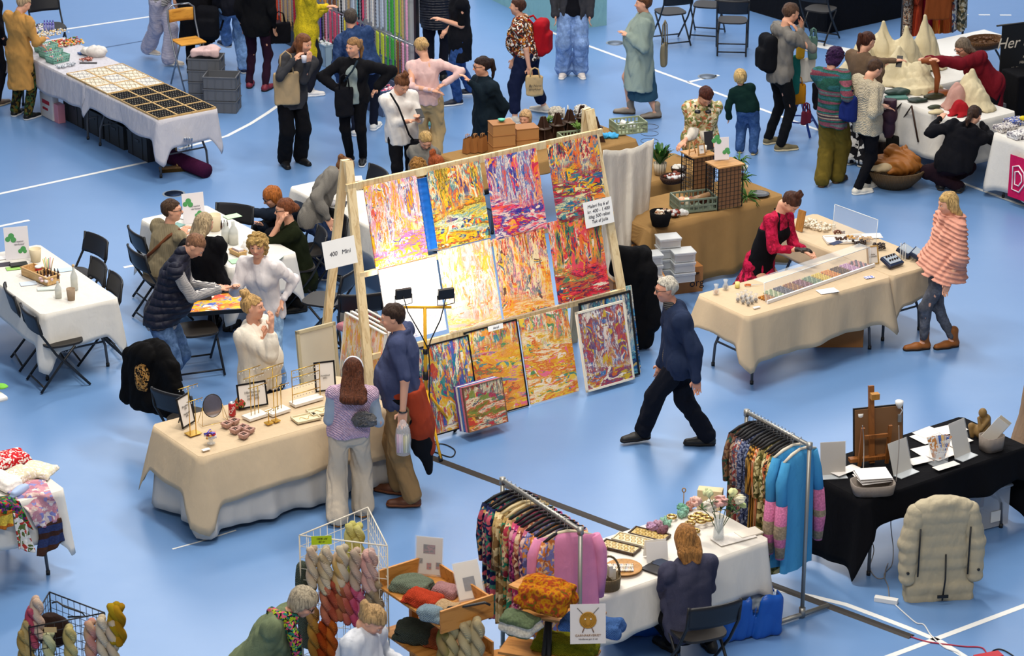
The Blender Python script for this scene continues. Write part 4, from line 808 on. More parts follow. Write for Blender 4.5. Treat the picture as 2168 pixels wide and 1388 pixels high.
person('person with short purple hair in a patchwork jumper',(1758,390),150,1.62,feet=((1742,392),(1776,384)),head=(1768,122,0),lookat=135,tilt=30,hands=((1792,200,.1),(1796,205,-.1)),hair=('curly','#3d1f4a'),top=g(M('hoop','#6a7a78','#8a4a5a','#1f5a4a','#2c6a6e','#7a3a4a','#b0a890','#3a2c3a',s=1.1),hem=.14,loose=.05,arm=.08,cuff=.05),legs=g(M('fabric','#6a5a22'),w=(.105,.10,.095)),shoes=('#3a2a1c','#5a4020'))
person('woman with long brown ponytail in taupe jacket holding a phone',(1818,348),128,1.70,head=(1836,88,0),lookat=120,tilt=25,hands=((1896,128,.15),(1868,140,.1)),hair=('pony','#4a2618'),top=g(M('fabric','#6a5644'),hem=.12,loose=.04,arm=.066),legs=g(M('print','#17161a','#17161a','#d8d4cc',s=.8),w=(.105,.09,.085)),shoes=('#1c1a18','#cfc8b8'))
person('woman in cream cable jumper holding leather',(1830,405),122,1.64,feet=((1840,398),(1822,410)),head=(1852,146,0),lookat=120,tilt=38,hands=((1872,226,.1),(1868,226,-.12)),hair=('short','#4a3222'),top=g(M('knit','#dccfb4','#a8977a',s=.8),hem=.14,loose=.05,arm=.078,puff=1,flare=.02),legs=BT('#101015'),shoes=('#dcd6c8','#e8e4da'))
person('woman with long grey hair in a dark red cardigan selling leather',(2040,338),-62,1.66,loc=tuple(G(2046,262,.75)+AV*1.12+BV*.72),head=(2038,100,0),lookat=-65,tilt=32,hands=((1992,128,-.25),(1962,126,-.05)),hair=('shoulder','#7a6a58'),glasses=True,top=g(M('fabric','#15161c'),hem=.1),over=g(M('fabric','#6e1420'),open=.09,hem=.42,loose=.03,arm=.07,collar='none'),legs=BT(),bust=1)
person('woman in black jacket crouching at the leather table',(2012,402),168,1.66,seat=.26,feet=((1990,398),(2032,404)),head=(2062,245,.05),hip=(2018,342,-.05),lookat=150,tilt=45,hands=((1990,252,.2),(2078,262,.3)),kneep=(V3((.9,.4,.6)),V3((-.9,.4,.6))),hair=('low','#3a2418'),top=g(M('fabric','#15151a'),hem=.1,loose=.06,arm=.075,collar='hood'),legs=g(M('fabric','#23141c'),w=(.11,.085,.07)),shoes=('#181818','#3a3028'),bld=1.1)
person('fair haired boy in grey hoodie looking down',(895,462),-20,1.36,seat=.46,head=(901,297,0),lookat=15,tilt=38,hands=((882,372,-.3),(918,372,-.3)),hair=('short','#c9a468'),top=g(M('fabric','#77746e'),collar='hood',loose=.035,arm=.065),legs=BT('#2a3040'))
person('curly haired child at the table behind the rack',None,-150,1.30,seat=.46,loc=(-1.02,26.95,0),head=(885,356,0),lookat=-150,tilt=30,hair=('curly','#a9783c'),top=g(M('fabric','#3d4a5a'),loose=.03,arm=.06),legs=BT('#2a3040'))
person('woman with red hair in a bun and olive top bending over the craft table',None,-145,1.64,seat=.46,loc=(-.70,27.1,0),head=(925,350,0),lookat=-120,tilt=50,hair=('bun','#9a4a20'),top=g(M('fabric','#4c4a2c'),loose=.03,arm=.062),legs=BT('#2a3040'))
person('woman in grey knitted jumper leaning over the table',(672,590),95,1.68,feet=((672,580),(694,592)),hip=(660,462,-.05),head=(728,356,.15),neckc=(706,362,.12),lookat=100,tilt=62,hands=((722,395,.35),(694,462,-.25)),hair=('pony','#7a5030'),top=g(M('knit','#a39e96','#857f76',s=1.6),hem=.06,loose=.04,arm=.075,puff=1),legs=g(M('denim','#2a3a5c'),w=(.105,.085,.075)),shoes=('#15151a','#cfcfcf'))
person('woman with ginger fringe and glasses in a navy jacket at the craft table',None,-55,1.66,seat=.46,loc=(-2.30,26.95,0),head=(576,417,-.1),lookat=-70,tilt=22,hands=((505,446,-.1),(553,478,-.2)),poles=(V3((-.2,-.2,-1)),None),hair=('bob','#b0662c','fringe'),glasses=True,top=g(M('fabric','#1f7a4c'),hem=.1),over=g(M('fabric','#1b2432'),open=.07,hem=.1,loose=.02,arm=.06,collar='none'),legs=BT())
person('woman in dark green jumper with elbows on the craft table',None,-78,1.68,seat=.46,loc=(-1.83,25.75,0),head=(603,443,-.02),hip=(645,588,0),lookat=-80,tilt=8,hands=((592,472,-.14),(588,470,-.02)),poles=(V3((0,0,-1)),V3((0,0,-1))),hair=('lowbun','#7a4426'),glasses=True,top=g(M('knit','#2c3320','#191d12',s=1.6),hem=.1,loose=.035,sleeve=.55,arm=.07),legs=BT('#181614'),shoes=('#16130f','#0c0c0c'),bust=1)
person('woman with curly blond hair and white blouse smiling at the camera',(570,822),-22,1.62,head=(545,520,-.12),lookat=-8,tilt=6,hands=((596,640,-.1),(500,606,-.3)),hair=('curly','#cfa968'),top=g(M('fabric','#e3ddde'),hem=.1,loose=.035,arm=.068,collar='shirt',sleeve=.9,flare=.02),legs=g(M('denim','#8fb0d2'),w=(.10,.08,.07)),bust=1)
person('woman in cream blouse with blond bun and hand at her nose',(556,976),62,1.68,head=(536,650,0),lookat=80,tilt=-2,hands=((562,715,-.10),(574,692,-.2)),poles=(V3((0,0,-1)),V3((.2,-.2,-1))),hair=('bun','#c59c62'),top=g(M('fabric','#e6dccb'),hem=.14,loose=.055,arm=.08,puff=1,sleeve=.85,collar='round',flare=.03),legs=g(M('denim','#232c44')),bust=1,bld=1.12)
person('man in padded navy vest inspecting a canvas',(338,848),88,1.76,feet=((352,838),(330,856)),hip=(342,668,0),head=(412,520,0),neckc=(382,548,0),lookat=88,tilt=48,hands=((452,606,.15),(462,612,-.05)),poles=(V3((-.2,.3,-1)),V3((-.3,-.4,-1))),hair=('crop','#8a6248'),top=g(M('stripe','#c9c6c2','#54525a',s=3.2),hem=.1,arm=.06),over=g(M('quilt','#15172a',s=4.6,r=.6),sleeve=0,hem=.06,loose=.035,collar='high'),legs=g(M('denim','#4a6488'),w=(.10,.078,.068)),bld=1.1)
JK = person('man in knitted beige vest with brown strap seated with his back turned',None,135,1.74,seat=.46,loc=(-3.72,25.55,0),head=(364,445,.05),hip=(338,572,0),lookat=95,hands=((378,492,.35),(384,500,.2)),hair=('short','#4a3424'),top=g(M('fabric','#dcd6d0'),arm=.062,hem=.05),over=g(M('rib','#c4b594','#a08f70',s=2.5),sleeve=0,hem=.08,loose=.02,collar='round'),legs=BT('#2a2c34'),glasses=True)
person('woman with long ash blond hair in black seated with her back turned',None,160,1.68,seat=.46,loc=(-3.08,24.75,0),head=(432,474,.05),hip=(450,610,0),lookat=140,tilt=15,hands=((420,515,.4),(470,560,.4)),hair=('shoulder','#b7a07c'),top=g(M('fabric','#0c0c10'),hem=.1,loose=.05,arm=.08,flare=.02),legs=BT())
JG = person('girl with very long brown hair in a pink crocheted vest',(744,1094),186,1.56,feet=((712,1106),(770,1086)),head=(748,782,0),lookat=175,tilt=8,hands=((716,885,.18),(776,880,.2)),hair=('long','#5a2f1a'),hl=2.35,hw=1.5,band='#dfe4ee',top=g(M('fabric','#aab8c8'),hem=.0,arm=.058,puff=1),over=g(M('knit','#dcc0d4','#b48aa8',s=.6),sleeve=0,hem=.04,loose=.015,arm=.06),legs=g(M('fabric','#d4c4ae'),w=(.098,.092,.105),len=.95),shoes=('#93a6b2','#9a6a3a'))
JM = person('tall man in navy polo shirt with a rust jacket tied round his waist',(848,1060),-98,1.80,feet=((862,1072),(832,1044)),head=(832,672,0),hip=(853,842,0),neckc=(848,702,0),lookat=-92,tilt=12,hands=((853,872,-.30),(846,868,.12)),hair=('short','#38261c'),top=g(M('fabric','#444c6c'),sleeve=.44,hem=.05,loose=.02,arm=.066,collar='shirt'),legs=g(M('fabric','#9a7a52'),w=(.105,.085,.075)),shoes=('#5a3420','#6b3d22'),bld=1.22)
person('woman in magenta top and black apron filling chocolates',(1612,692),52,1.68,head=(1674,428,-.15),hip=(1606,558,0),neckc=(1652,452,-.08),lookat=50,tilt=55,hands=((1708,532,-.2),(1690,528,-.35)),hair=('topbun','#4a2a1c'),top=g(M('print','#a81438','#c01c48','#8c1030',s=1.4),hem=.1,loose=.02,sleeve=.85,arm=.062),apron='#0f0f14',legs=g(M('print','#8c1430','#c4204a','#5a1020',s=1.2),skirt=(.52,.34)),bust=1,glove=1)
person('elderly man in navy jacket walking past the paintings',(1412,945),-80,1.75,feet=((1348,936),(1488,942)),head=(1411,612,0),hip=(1436,754,0),neckc=(1432,652,0),lookat=-85,tilt=8,hands=((1474,800,-.24),(1398,790,.15)),
  hair=('thin','#d0c8b8'),skin='#cf9278',top=g(M('stripe','#2c2b2a','#6a645e',s=1.6),collar='high',hem=.05),over=g(M('fabric','#27324c'),hem=.16,open=.05,collar='shirt',loose=.045,arm=.072),legs=g(M('fabric','#12151f'),w=(.105,.085,.078)),glasses=True,bld=1.0)
person('woman in pink fur poncho and ankle boots',(1985,735),-70,1.68,feet=((1946,739),(2008,735)),toes=(-8,2),head=(2007,430,0),lookat=-80,tilt=16,hands=((2008,600,-.30),(2000,606,.1)),hair=('shoulder','#c9a468'),
  top=g(M('fabric','#d89a86'),cape=(.12,.37),collar='fur',hem=.0,ridge=1,slant=.25),legs=g(M('denim','#54565e'),w=(.088,.062,.044),len=.86),shoes=('#8f5524','#2a1c12',1,.10),bust=1,hip=(1992,562,0))
person('woman in grey purple jumper seated with her back to the camera',None,-150,1.68,seat=.47,loc=tuple(G(1452,1425)),head=(1452,1140,.12),hip=(1458,1318,0),lookat=-165,tilt=28,hands=((1400,1200,.35),(1440,1215,.4)),feet=((1415,1372),(1500,1370)),hair=('shoulder','#a8743c'),top=g(M('knit','#62627a','#4c4c62',s=2.4),hem=.14,loose=.035,arm=.072,cuff=.045),legs=BT('#121216'),bust=0,bld=1.12)
JS = person('woman with short grey hair in a green jumper leaning to the yarn',None,75,1.66,loc=tuple(G(560,1560)),hip=(520,1420,0),head=(642,1274,.0),neckc=(600,1302,0),lookat=80,tilt=35,hands=((600,1420,-.1),(640,1400,.1)),hair=('bowl','#b7a88e'),glasses=True,top=g(M('knit','#98a680','#7f8c66',s=2.2),hem=.1,loose=.045,arm=.075),legs=BT('#2a2c34'),bld=1.08)
person('woman with blond ponytail in pale grey jumper bending forward',None,60,1.66,loc=tuple(G(760,1600)),hip=(740,1452,0),head=(790,1312,-.02),neckc=(772,1340,0),lookat=65,tilt=45,hands=((850,1400,.1),(820,1420,-.2)),hair=('pony','#c09a68'),top=g(M('fabric','#d0d3da'),hem=.1,loose=.045,arm=.075),legs=BT('#2a2c34'),bld=1.12)
person('toddler with fair hair peeking over the cardboard boxes',None,-20,.95,loc=(.12,29.35,0),head=(1112,250,0),lookat=-25,tilt=8,hair=('bob','#d0a878'),top=g(M('fabric','#b89a8a'),arm=.07,loose=.03),legs=BT('#3a4050'),hs=.18)
# ---------------- painting rack, canvases and floodlights ----------------
def TP(key,u,v,dz=0.): x,y,la,lb,h,yaw = Tb[key]; p = corner(x,y,u,v,yaw); p.z = h+.008+dz; return p
P0 = Vector((-.33,22.79,0)); AL = math.radians(14); SA,CA = math.sin(AL),math.cos(AL); PINE = M('wood','#e4cda0','#c4a474')
def RK(u,w,o=0.): return P0+AV*u+BV*(w*SA-o*CA)+ZV*(w*CA+o*SA)
def RL(u,w,o=0.): return Vector((u,w*SA-o*CA,w*CA+o*SA))
rack = thing('display_rack','tall pale pine rack with two A-frames holding colourful abstract canvases','display rack',P0,YAW)
def bar(b,p,q,w,d,up=None):
    p,q = Vector(p),Vector(q); t = (q-p).normalized(); s = t.cross(Vector((0,1,0)) if abs(t.y) < .9 else Vector((1,0,0))).normalized(); r = t.cross(s)
    return b.add([e+s*i*w/2+r*j*d/2 for e in (p,q) for i,j in ((-1,-1),(1,-1),(1,1),(-1,1))],[(3,2,1,0),(4,5,6,7),(0,1,5,4),(1,2,6,5),(2,3,7,6),(3,0,4,7)])
for u0,u1 in ((-.93,-1.10),(1.80,1.92)):
    a = RL(u0,2.62,-.03); bar(B(),a,RL(u1,.0,-.03),.085,.035).out('upright',PINE,rack); bar(B(),a+Vector((0,.05,0)),Vector((u1-.02,1.02,0)),.085,.035).out('upright',PINE,rack)
for w in (.83,1.585,2.385): bar(B(),RL(-1.0,w,-.025),RL(1.9,w,-.025),.07 if w > 2 else .05,.03).out('rail',PINE,rack)
PAL = {1: ['#f4c21a','#f28a20','#f6efe0','#e8543c','#f2d84a','#e67fb0','#fff6e6','#4a4a9a','#f59a30'],2: ['#e8b820','#2a3a7a','#f08a22','#f0e6c0','#3a8a8a','#d8442c','#f2d24a','#20202c'],
  3: ['#c81f4a','#2b2f8a','#e8622a','#1f6fb0','#f0d8c0','#5a2a8a','#f2a42a','#e04a7a'],4: ['#e8b41c','#1f7a86','#d83a2c','#f08a26','#1a5a8a','#e8d8a0','#c81f3c','#16324a'],
  5: ['#f4f0f4','#5a5ac0','#ffffff','#9ad0d0','#f6f2ee','#3a3a8a','#ffffff'],6: ['#f5d8a8','#f08a40','#f4b8b0','#f6e8d8','#f2c440','#f29a7a','#b8c8c0','#f5e0c8'],
  7: ['#e86a2a','#f2b830','#5a3a3a','#e03c2c','#f4d8a8','#3a6a7a','#f08a90','#f2e0b0','#f2c040','#f08a3a'],8: ['#c8262c','#e8622a','#1f3a6a','#e8e0c8','#e63c5a','#f2a42a','#2a7a5a','#14244a'],
  9: ['#e8b42a','#2a5ab0','#c8442c','#f0e8d0','#1f8a8a','#7a3a7a','#f08a2a','#d8d04a'],10: ['#e0902a','#e8c23a','#2a8a94','#d04a32','#e8a04a','#f0e0c8','#3a8a5a','#e86a8a'],
  11: ['#7a4a5a','#c8a82a','#a83a4a','#e0d0c0','#3a6aa0','#c8642a','#5a3a6a','#e8dcc8'],12: ['#1f4a8a','#2a7ab0','#e8e0c8','#1a2a5a','#6ab0b8','#c8a85a'],13: ['#c83a2c','#7a8a3a','#e8a03a','#a83050','#3a6a6a','#f0d8b0','#6a4a2a']}
def canvas(label,u,w,wd,ht,pal,o=.0,white=.2,vert=.6,frame=None,lean=14,group=None,fw=.012,calm=0.):
    b = RK(u+wd/2,w,o); return framed('canvas_painting',label,'painting',b,wd,ht,lean,YAW,painting_mat(len(_cv)+1,PAL[pal]+PAL[pal][:2]*(pal not in (5,12)),white,vert,calm),frame,fw=fw,th=.022)
_cv = []
BF = M('paint','#101012',r=.35); WF = M('plain','#e9e0cc')
for a in (('abstract canvas of yellow, orange and white strokes, top row far left',-.84,1.6,.58,.77,1,dict(white=.36,vert=.7)),('abstract canvas of orange and yellow with navy and green patches, second in the top row',-.15,1.64,.60,.74,2,dict(white=.16)),
    ('abstract canvas of crimson, blue and violet vertical streaks, third in the top row',.50,1.60,.60,.78,3,dict(white=.15)),('abstract canvas of yellow with curved teal and red sweeps, top row right end',1.22,1.60,.60,.78,4,dict(white=.12,vert=.35)),
    ('nearly white canvas with violet blue flecks, middle row left',-.82,.90,.64,.70,5,dict(white=.66,vert=.5,calm=.35)),('abstract canvas of pale peach, orange and white streaks, middle row second',-.16,.86,.60,.78,6,dict(white=.34,vert=.75)),
    ('abstract canvas of orange, pink and yellow streaks with a dark right edge, middle row third',.46,.86,.60,.77,7,dict(white=.2,vert=.75)),('abstract canvas of strong red and orange strokes on navy, middle row right',1.10,.86,.62,.80,8,dict(white=.16,vert=.6))):
    canvas(a[0],*a[1:6],o=.006,**a[6]); _cv.append(1)
canvas('black framed abstract canvas of yellow, blue and red streaks beside the yellow tripod',-.66,0,.60,.84,9,o=.16,frame=BF,white=.22,vert=.8); _cv.append(1)
canvas('thin black framed abstract canvas with teal and red dashes standing on the floor',-.02,0,.60,.84,10,o=.03,frame=BF,white=.15,vert=.18); _cv.append(1)
canvas('abstract canvas of orange, pink and teal dabs standing on the floor',.60,0,.58,.83,10,o=.03,white=.15,vert=.25); _cv.append(1)
canvas('abstract canvas with plum and mustard streaks in a cream border, front right on the floor',1.17,0,.58,.78,11,o=.16,frame=WF,white=.24,vert=.7,lean=14,fw=.02); _cv.append(1)
canvas('black framed blue green canvas half hidden behind the cream bordered one',1.28,0,.62,.84,12,o=.05,frame=BF,white=.3,lean=12,fw=.02); _cv.append(1)
canvas('deep blue canvas peeking out at the right end of the rack',1.42,0,.62,.86,12,o=-.10,white=.1,lean=12,vert=.3); _cv.append(1)
for i in range(5): canvas(('small abstract canvas of red, orange and green at the front of the leaning stack','small canvas with pink edge, second in the leaning stack','small canvas with blue edge, third in the leaning stack','small canvas with white edge, fourth in the leaning stack','small canvas with violet edge, last in the leaning stack')[i],-.36,0,.44,.42,13,o=.40-.035*i,frame=M('plain',('#7a5a4a','#e07a90','#4a7ac0','#f0ece8','#6a4a9a')[i]),white=.1,lean=14,fw=.006); _cv.append(1)
canvas('dark edged canvas standing behind the yellow tripod by the man in the polo shirt',-.93,0,.30,.74,12,o=.05,frame=BF,white=.5,lean=12); _cv.append(1)
def note(label,p,w,h,lean,body,sz,rz=YAW,c='#f2f0ec',tc='#2a2a3a',name='paper_sign',sh=.2):
    t = thing(name,label,'sign',p,rz); cc,s = math.cos(math.radians(lean)),math.sin(math.radians(lean)); b = B(); b.box((0,h/2*s,h/2*cc),(w,.002,h),rx=-lean); b.out('sheet',M('plain',c),t)
    if body: text(body,'writing',sz,M('paint',tc),t,(0,h/2*s-.003*cc,h/2*cc-.0),(90-lean,0,0),sh,lines=1.1)
    return t
note('handwritten white price sheet taped to the left legs of the pine rack',RK(-1.22,1.72,.07),.34,.25,14,'400   Mini',.055)
note('handwritten white price sheet on the right upright of the pine rack',RK(1.68,1.52,.05),.34,.25,14,'Maleri fra 6 af\nkr. 400 - 1.400\nIdag 500 rabat\nTak af Julia',.045)
note('small white card on top of the floor row of canvases',RK(.30,.80,.09),.17,.05,14,'Acryl',.03)
# canvases stored at the left end
framed('stretched_canvas','pale back of a large canvas with wooden stretcher standing left of the rack','canvas',G(686,905),.42,.98,6,YAW,M('plain','#dcd3bd'),M('plain','#c9bd9c'),fw=.03,th=.03)
for i,(px,py,hh,pl,l) in enumerate(((752,905,1.02,6,'front canvas of the sideways stack, pastel pink, blue and ochre'),(764,897,1.0,9,'second canvas of the sideways stack, only its white edge seen'),(776,889,.98,4,'third canvas of the sideways stack by the left rack leg'),(790,880,.96,10,'last canvas of the sideways stack next to the man in the polo shirt'))):
    framed('canvas_painting',l,'painting',G(px,py),.68,hh,8,-54.2,painting_mat(40+i,PAL[pl],.3,.7),M('plain','#efe9dc'),fw=.012,th=.03)
# yellow floodlight tripod
YEL = M('paint','#e2a91c',r=.4); tb = G(903,935); tri = thing('tripod_stand','yellow telescopic tripod stand with a cross bar in front of the canvases','tripod',tb)
top = GY(901,650,tb.y); hz = top.z
B().cyl((0,0,.35),(0,0,hz),.016).out('pole',YEL,tri); B().cyl((0,0,.62),(0,0,.70),.026).out('clamp',BLK,tri); B().cyl((0,0,hz-.45),(0,0,hz-.40),.024).out('clamp',BLK,tri)
for q in (G(964,913),G(934,978),G(828,930)):
    d = Vector((q.x-tb.x,q.y-tb.y,0)); lg = B().tube([(0,0,.52),tuple(d*.98+ZV*.03)],.013).out('leg',YEL,tri); B().cyl(tuple(d*.93+ZV*.045),tuple(d*1.0+ZV*.01),.019).out('rubber_foot',BLK,lg)
B().tube([(-.24,.0,hz),(.24,.0,hz)],.014).out('cross_bar',YEL,tri)
for s,l in ((-1,'black square floodlight on the left end of the yellow cross bar'),(1,'black square floodlight on the right end of the yellow cross bar')):
    p = Vector((tb.x+s*.19,tb.y,hz+.0)); f = thing('floodlight',l,'floodlight',p,YAW*.6)
    B().box((0,.0,.13),(.15,.035,.10),rx=8,bev=.006).out('housing',BLK,f); B().box((0,.026,.13),(.13,.006,.085),rx=8).out('lens',M('glow','#fff4e2',s=6.),f)
    B().tube([(-.08,0,.12),(-.08,0,.03),(0,0,.02),(.08,0,.03),(.08,0,.12)],.005,6).out('bracket',BLK,f)
    l = bpy.data.lights.new('floodlight_beam','AREA'); l.size = .14; l.size_y = .09; l.shape = 'RECTANGLE'; l.energy = 8.5 if s < 0 else 6; l.color = (1,.96,.88); l.spread = math.radians(150); lo = bpy.data.objects.new('floodlight_beam',l); COL.objects.link(lo)
    lo.location = p+Vector((-.04*1,.07,.13)); lo.rotation_euler = (RK(-.42 if s < 0 else .25,1.45)-lo.location).to_track_quat('-Z','Y').to_euler()
setp(B().tube([tuple(tb+Vector(v)) for v in ((-.19,-.02,hz+.11),(-.15,-.06,hz-.02),(-.03,-.06,hz-.25),(.03,-.03,hz-.40),(.04,-.02,hz-.6),(.03,-.03,.4),(.05,-.05,.05),(.12,-.1,.012))],.006,6).tube([tuple(tb+Vector(v)) for v in ((.19,-.02,hz+.09),(.14,-.06,hz-.1),(.05,-.05,hz-.3),(.03,-.03,hz-.40))],.006,6).out('lamp_cable',BLK),'black lamp cable running down the yellow tripod','cable')
def cable(name,pts,r,mat,label,cat='cable',z=None,n=8):
    P = [G(p[0],p[1],p[2] if len(p) > 2 else r) for p in pts]; Q = []
    for i in range(len(P)-1):
        a,b_,c,d = P[max(i-1,0)],P[i],P[i+1],P[min(i+2,len(P)-1)]
        for j in range(n): t = j/n; Q.append(.5*((2*b_)+(c-a)*t+(2*a-5*b_+4*c-d)*t*t+(3*b_-a-3*c+d)*t**3))
    Q.append(P[-1])
    for q in Q: q.z = max(q.z,r)
    return setp(B().tube([tuple(q) for q in Q],r,6).out(name,mat),label,cat)
cable('lamp_cable',((912,940),(940,940),(963,953),(955,967),(925,958),(908,952)),.006,BLK,'loop of thin black cable on the floor beside the yellow tripod foot')
b = B(); P = [G(905,965),G(1930,1348)]; n = (P[1]-P[0]).normalized().cross(ZV)*.045; b.add([P[0]-n,P[0]+n,P[1]+n,P[1]-n]+[v+ZV*.012 for v in (P[0]-n*.4,P[0]+n*.4,P[1]+n*.4,P[1]-n*.4)],[(0,1,2,3),(7,6,5,4),(0,4,5,1),(1,5,6,2),(2,6,7,3),(3,7,4,0)]); setp(b.out('cable_cover',M('plain','#2e2926')),'long dark rubber cable cover crossing the floor diagonally','cable cover')
cable('power_cable',((1928,1347),(1965,1358),(2010,1364),(2045,1368),(2080,1371),(2092,1392)),.006,M('paint','#a82040'),'red power cable running from the end of the cable cover')
cable('power_cable',((2094,1388),(2104,1376),(2120,1374),(2140,1384),(2160,1400)),.006,BLK,'short black power cable by the red socket block at the bottom right')
obox('socket_block','red multi-socket block cut by the bottom frame edge','power strip',G(2092,1398),(.22,.09,.05),M('paint','#b8202c'),20)
ps = obox('power_strip','white power strip on the floor left of the cream puffer coat','power strip',G(1876,1274),(.19,.055,.04),M('paint','#e8e6e2'),-20)
cable('power_cable',((1896,1280),(1918,1300),(1940,1318),(1956,1322),(1972,1345),(2000,1370),(2030,1382),(2032,1400)),.006,M('paint','#d8d8d8'),'white power cable leading from the white power strip')
# ---------------- bead stall, top left ----------------
CR = M('fabric','#dccfb4'); PALE = M('wood','#c9a66c','#a98452')
def trayset(u,v,w,d,label,lining,group,goods,seed):
    t = thing('display_tray',label,'tray',TP('bead',u,v),YAW,group); tray(t,w,d,.022,PALE); B().box((0,0,.011),(w-.012,d-.012,.01)).out('lining',lining,t)
    rd = random.Random(seed); b = B()
    if goods == 'rings':
        for i in range(4):
            B_ = 0
            for j in range(7): b.box(((j-3)*w/7.6,(i-1.5)*d/4.4,.022),(.011,.006,rd.uniform(.008,.014)),rz=rd.uniform(-20,20))
            
        o = b.out('rings',M('metal','#e8e0cc',r=.25),t); o['kind'] = 'stuff'
    else:
        for i in range(5):
            x = (i-2)*w/5.4; b.tube([(x+.02*math.sin(k*1.3+seed+i),-d/2+.03+(d-.06)*k/9,.020) for k in range(10)],.0022,4)
        for i in range(10): b.ball((rd.uniform(-w/2,w/2)*.85,rd.uniform(-d/2,d/2)*.85,.020),.006,6)
        o = b.out('necklaces',M('metal','#d8c9a0' if seed % 2 else '#cfd0d2',r=.3),t); o['kind'] = 'stuff'
    return t
row = ('nearest','second','third','fourth'); colm = ('left','middle','right')
for r in range(4):
    for c in range(3): trayset(.13+.26*c,.17+.31*r,.25,.30,'black lined ring tray, %s row from the near end, %s column' % (row[r],colm[c]),M('fabric','#0d0c10'),'black ring trays on the bead stall','rings',r*3+c)
for r in range(3):
    for c in range(3): trayset(.13+.26*c,1.46+.36*r,.25,.35,'cream lined necklace tray, %s row behind the black trays, %s column' % (('first','second','third')[r],colm[c]),M('fabric','#e0d6c4' if (r+c) % 2 else '#dcd6cc'),'pale necklace trays on the bead stall','chains',r*3+c)
def basket(p,w,d,h,mat,label,rz=YAW,goods=None,name='plastic_basket',cat='basket',gl_='bead bags'):
    t = thing(name,label,cat,p,rz); b = B(); k = 9
    b.box((0,0,.004),(w*.9,d*.9,.008))
    for z,s in ((h,1),(h*.55,.96),(h*.25,.93)):
        x,y = w/2*s,d/2*s; r = .008 if z == h else .004
        b.box((0,-y,z),(2*x+r,r,r*1.6)).box((0,y,z),(2*x+r,r,r*1.6)).box((-x,0,z),(r,2*y,r*1.6)).box((x,0,z),(r,2*y,r*1.6))
    for i in range(k+1):
        f = i/k-.5
        for s in (-1,1): b.tube([(f*w*.9,s*d*.45,0),(f*w,s*d*.5,h)],.005,4).tube([(s*w*.45,f*d*.9,0),(s*w*.5,f*d,h)],.005,4)
    b.out('basket_body',mat,t)
    if goods:
        rd = random.Random(int(w*1000+p[0]*50)); g_ = B()
        for i in range(26): g_.ball((rd.uniform(-.4,.4)*w,rd.uniform(-.4,.4)*d,h*rd.uniform(.3,.75)),rd.uniform(.014,.028),6)
        o = g_.out('contents',goods,t); o['kind'] = 'stuff'
    return t
MINT = M('paint','#7fb5a4',r=.4); BEADC = M('print','#d8d0c4','#c03a3a','#e0b030','#3a7ac0','#7a4a9a',s=3.)
for px,py,l in ((122,130,'mint green plastic basket nearest the necklace trays'),(108,119,'mint green plastic basket, middle one by the mustard coat'),(98,108,'mint green plastic basket furthest back by the mustard coat')): basket(G(px,py,.76),.26,.17,.085,MINT,l,YAW+8,BEADC)
rd = random.Random(5)
def heap(name,label,cat,p,w,d,n,cols,r=(.008,.018),rz=YAW,h=.03,kind='stuff'):
    t = thing(name,label,cat,p,rz)
    for ci,c in enumerate(cols):
        b = B()
        for i in range(n//len(cols)): b.ball((rd.uniform(-.5,.5)*w,rd.uniform(-.5,.5)*d,rd.uniform(.3,1)*h),rd.uniform(*r),6,(1,1,.7))
        o = b.out('bead',M('paint',c,r=.25),t); o['kind'] = 'stuff'
    t['kind'] = kind; return t
heap('bead_pile','pile of colourful red, yellow and orange glass beads on the white cloth','beads',G(140,92,.76),.42,.30,260,('#c8302c','#e8b020','#e86a20','#7a2a2a','#4a7a3a','#e0d0b0'))
heap('bead_pile','pile of clear and grey beads in front of the mint baskets','beads',G(140,141,.76),.26,.10,60,('#cfd3da','#8a929c'))
heap('bead_pile','pile of pale amber beads by the far end of the stall','beads',G(104,74,.76),.5,.26,160,('#e0d4bc','#cfa85a','#d8dce4'))
heap('bead_pile','small rust brown bead strings beside the blue card','beads',G(182,128,.76),.16,.10,50,('#8a3a2c','#c88a7a'))
heap('bead_pile','mint and lilac beads at the far end of the bead stall','beads',G(85,62,.76),.3,.3,90,('#b8d8c8','#c8b8d8','#e8e0d0'))
sb = thing('spray_bottle','small violet topped bottle in the cluster at the bead stall','bottle',G(95,66,.76),0,'violet bottles on the bead stall')
B().lathe([(.016,0),(.016,.07),(.008,.085)],n=10).out('bottle_body',M('paint','#8d8fd0'),sb); B().cyl((0,0,.085),(0,0,.11),.009).out('cap',M('paint','#5a54b0'),sb)
for i in range(1,8): dup(sb,G(95+i % 4*6,66-(i//4)*6,.76))
sheet('card','small dark blue card on the bead stall','card',G(174,114,.76),.10,.07,M('paint','#24508c'),th=.02)
sdthing('paper_bag','crumpled white bag of parcels on the bead stall','bag',G(205,118,.76),lambda sd,b: (sd.ell(b+V3((0,0,.06)),(.14,.11,.07),None,.03),sd.ell(b+V3((-.13,.05,.05)),(.08,.07,.05),None,.03),sd.folds(.02,30,3,(1,1,1))),M('fabric','#e6e0da'),h=.009,size=.3)
for q,px,py in ((0,188,108),(1,196,112),(2,205,115)): setp(B().tube([(-.08,0,.03),(.08,0,.03)],.02,10).out('ribbon_roll',M('stripe','#efe6d8','#8a7a4a',s=.8),None,None,loc=G(px,py,.76)),'rolled cream ribbon, %s of three beside the white parcel bag' % ('left','middle','right')[q],'ribbon roll')
setp(B().box((0,0,.006),(.22,.02,.012)).out('pen',BLK,None,None,loc=G(187,134,.76)),'thin black ruler by the necklace trays','ruler')
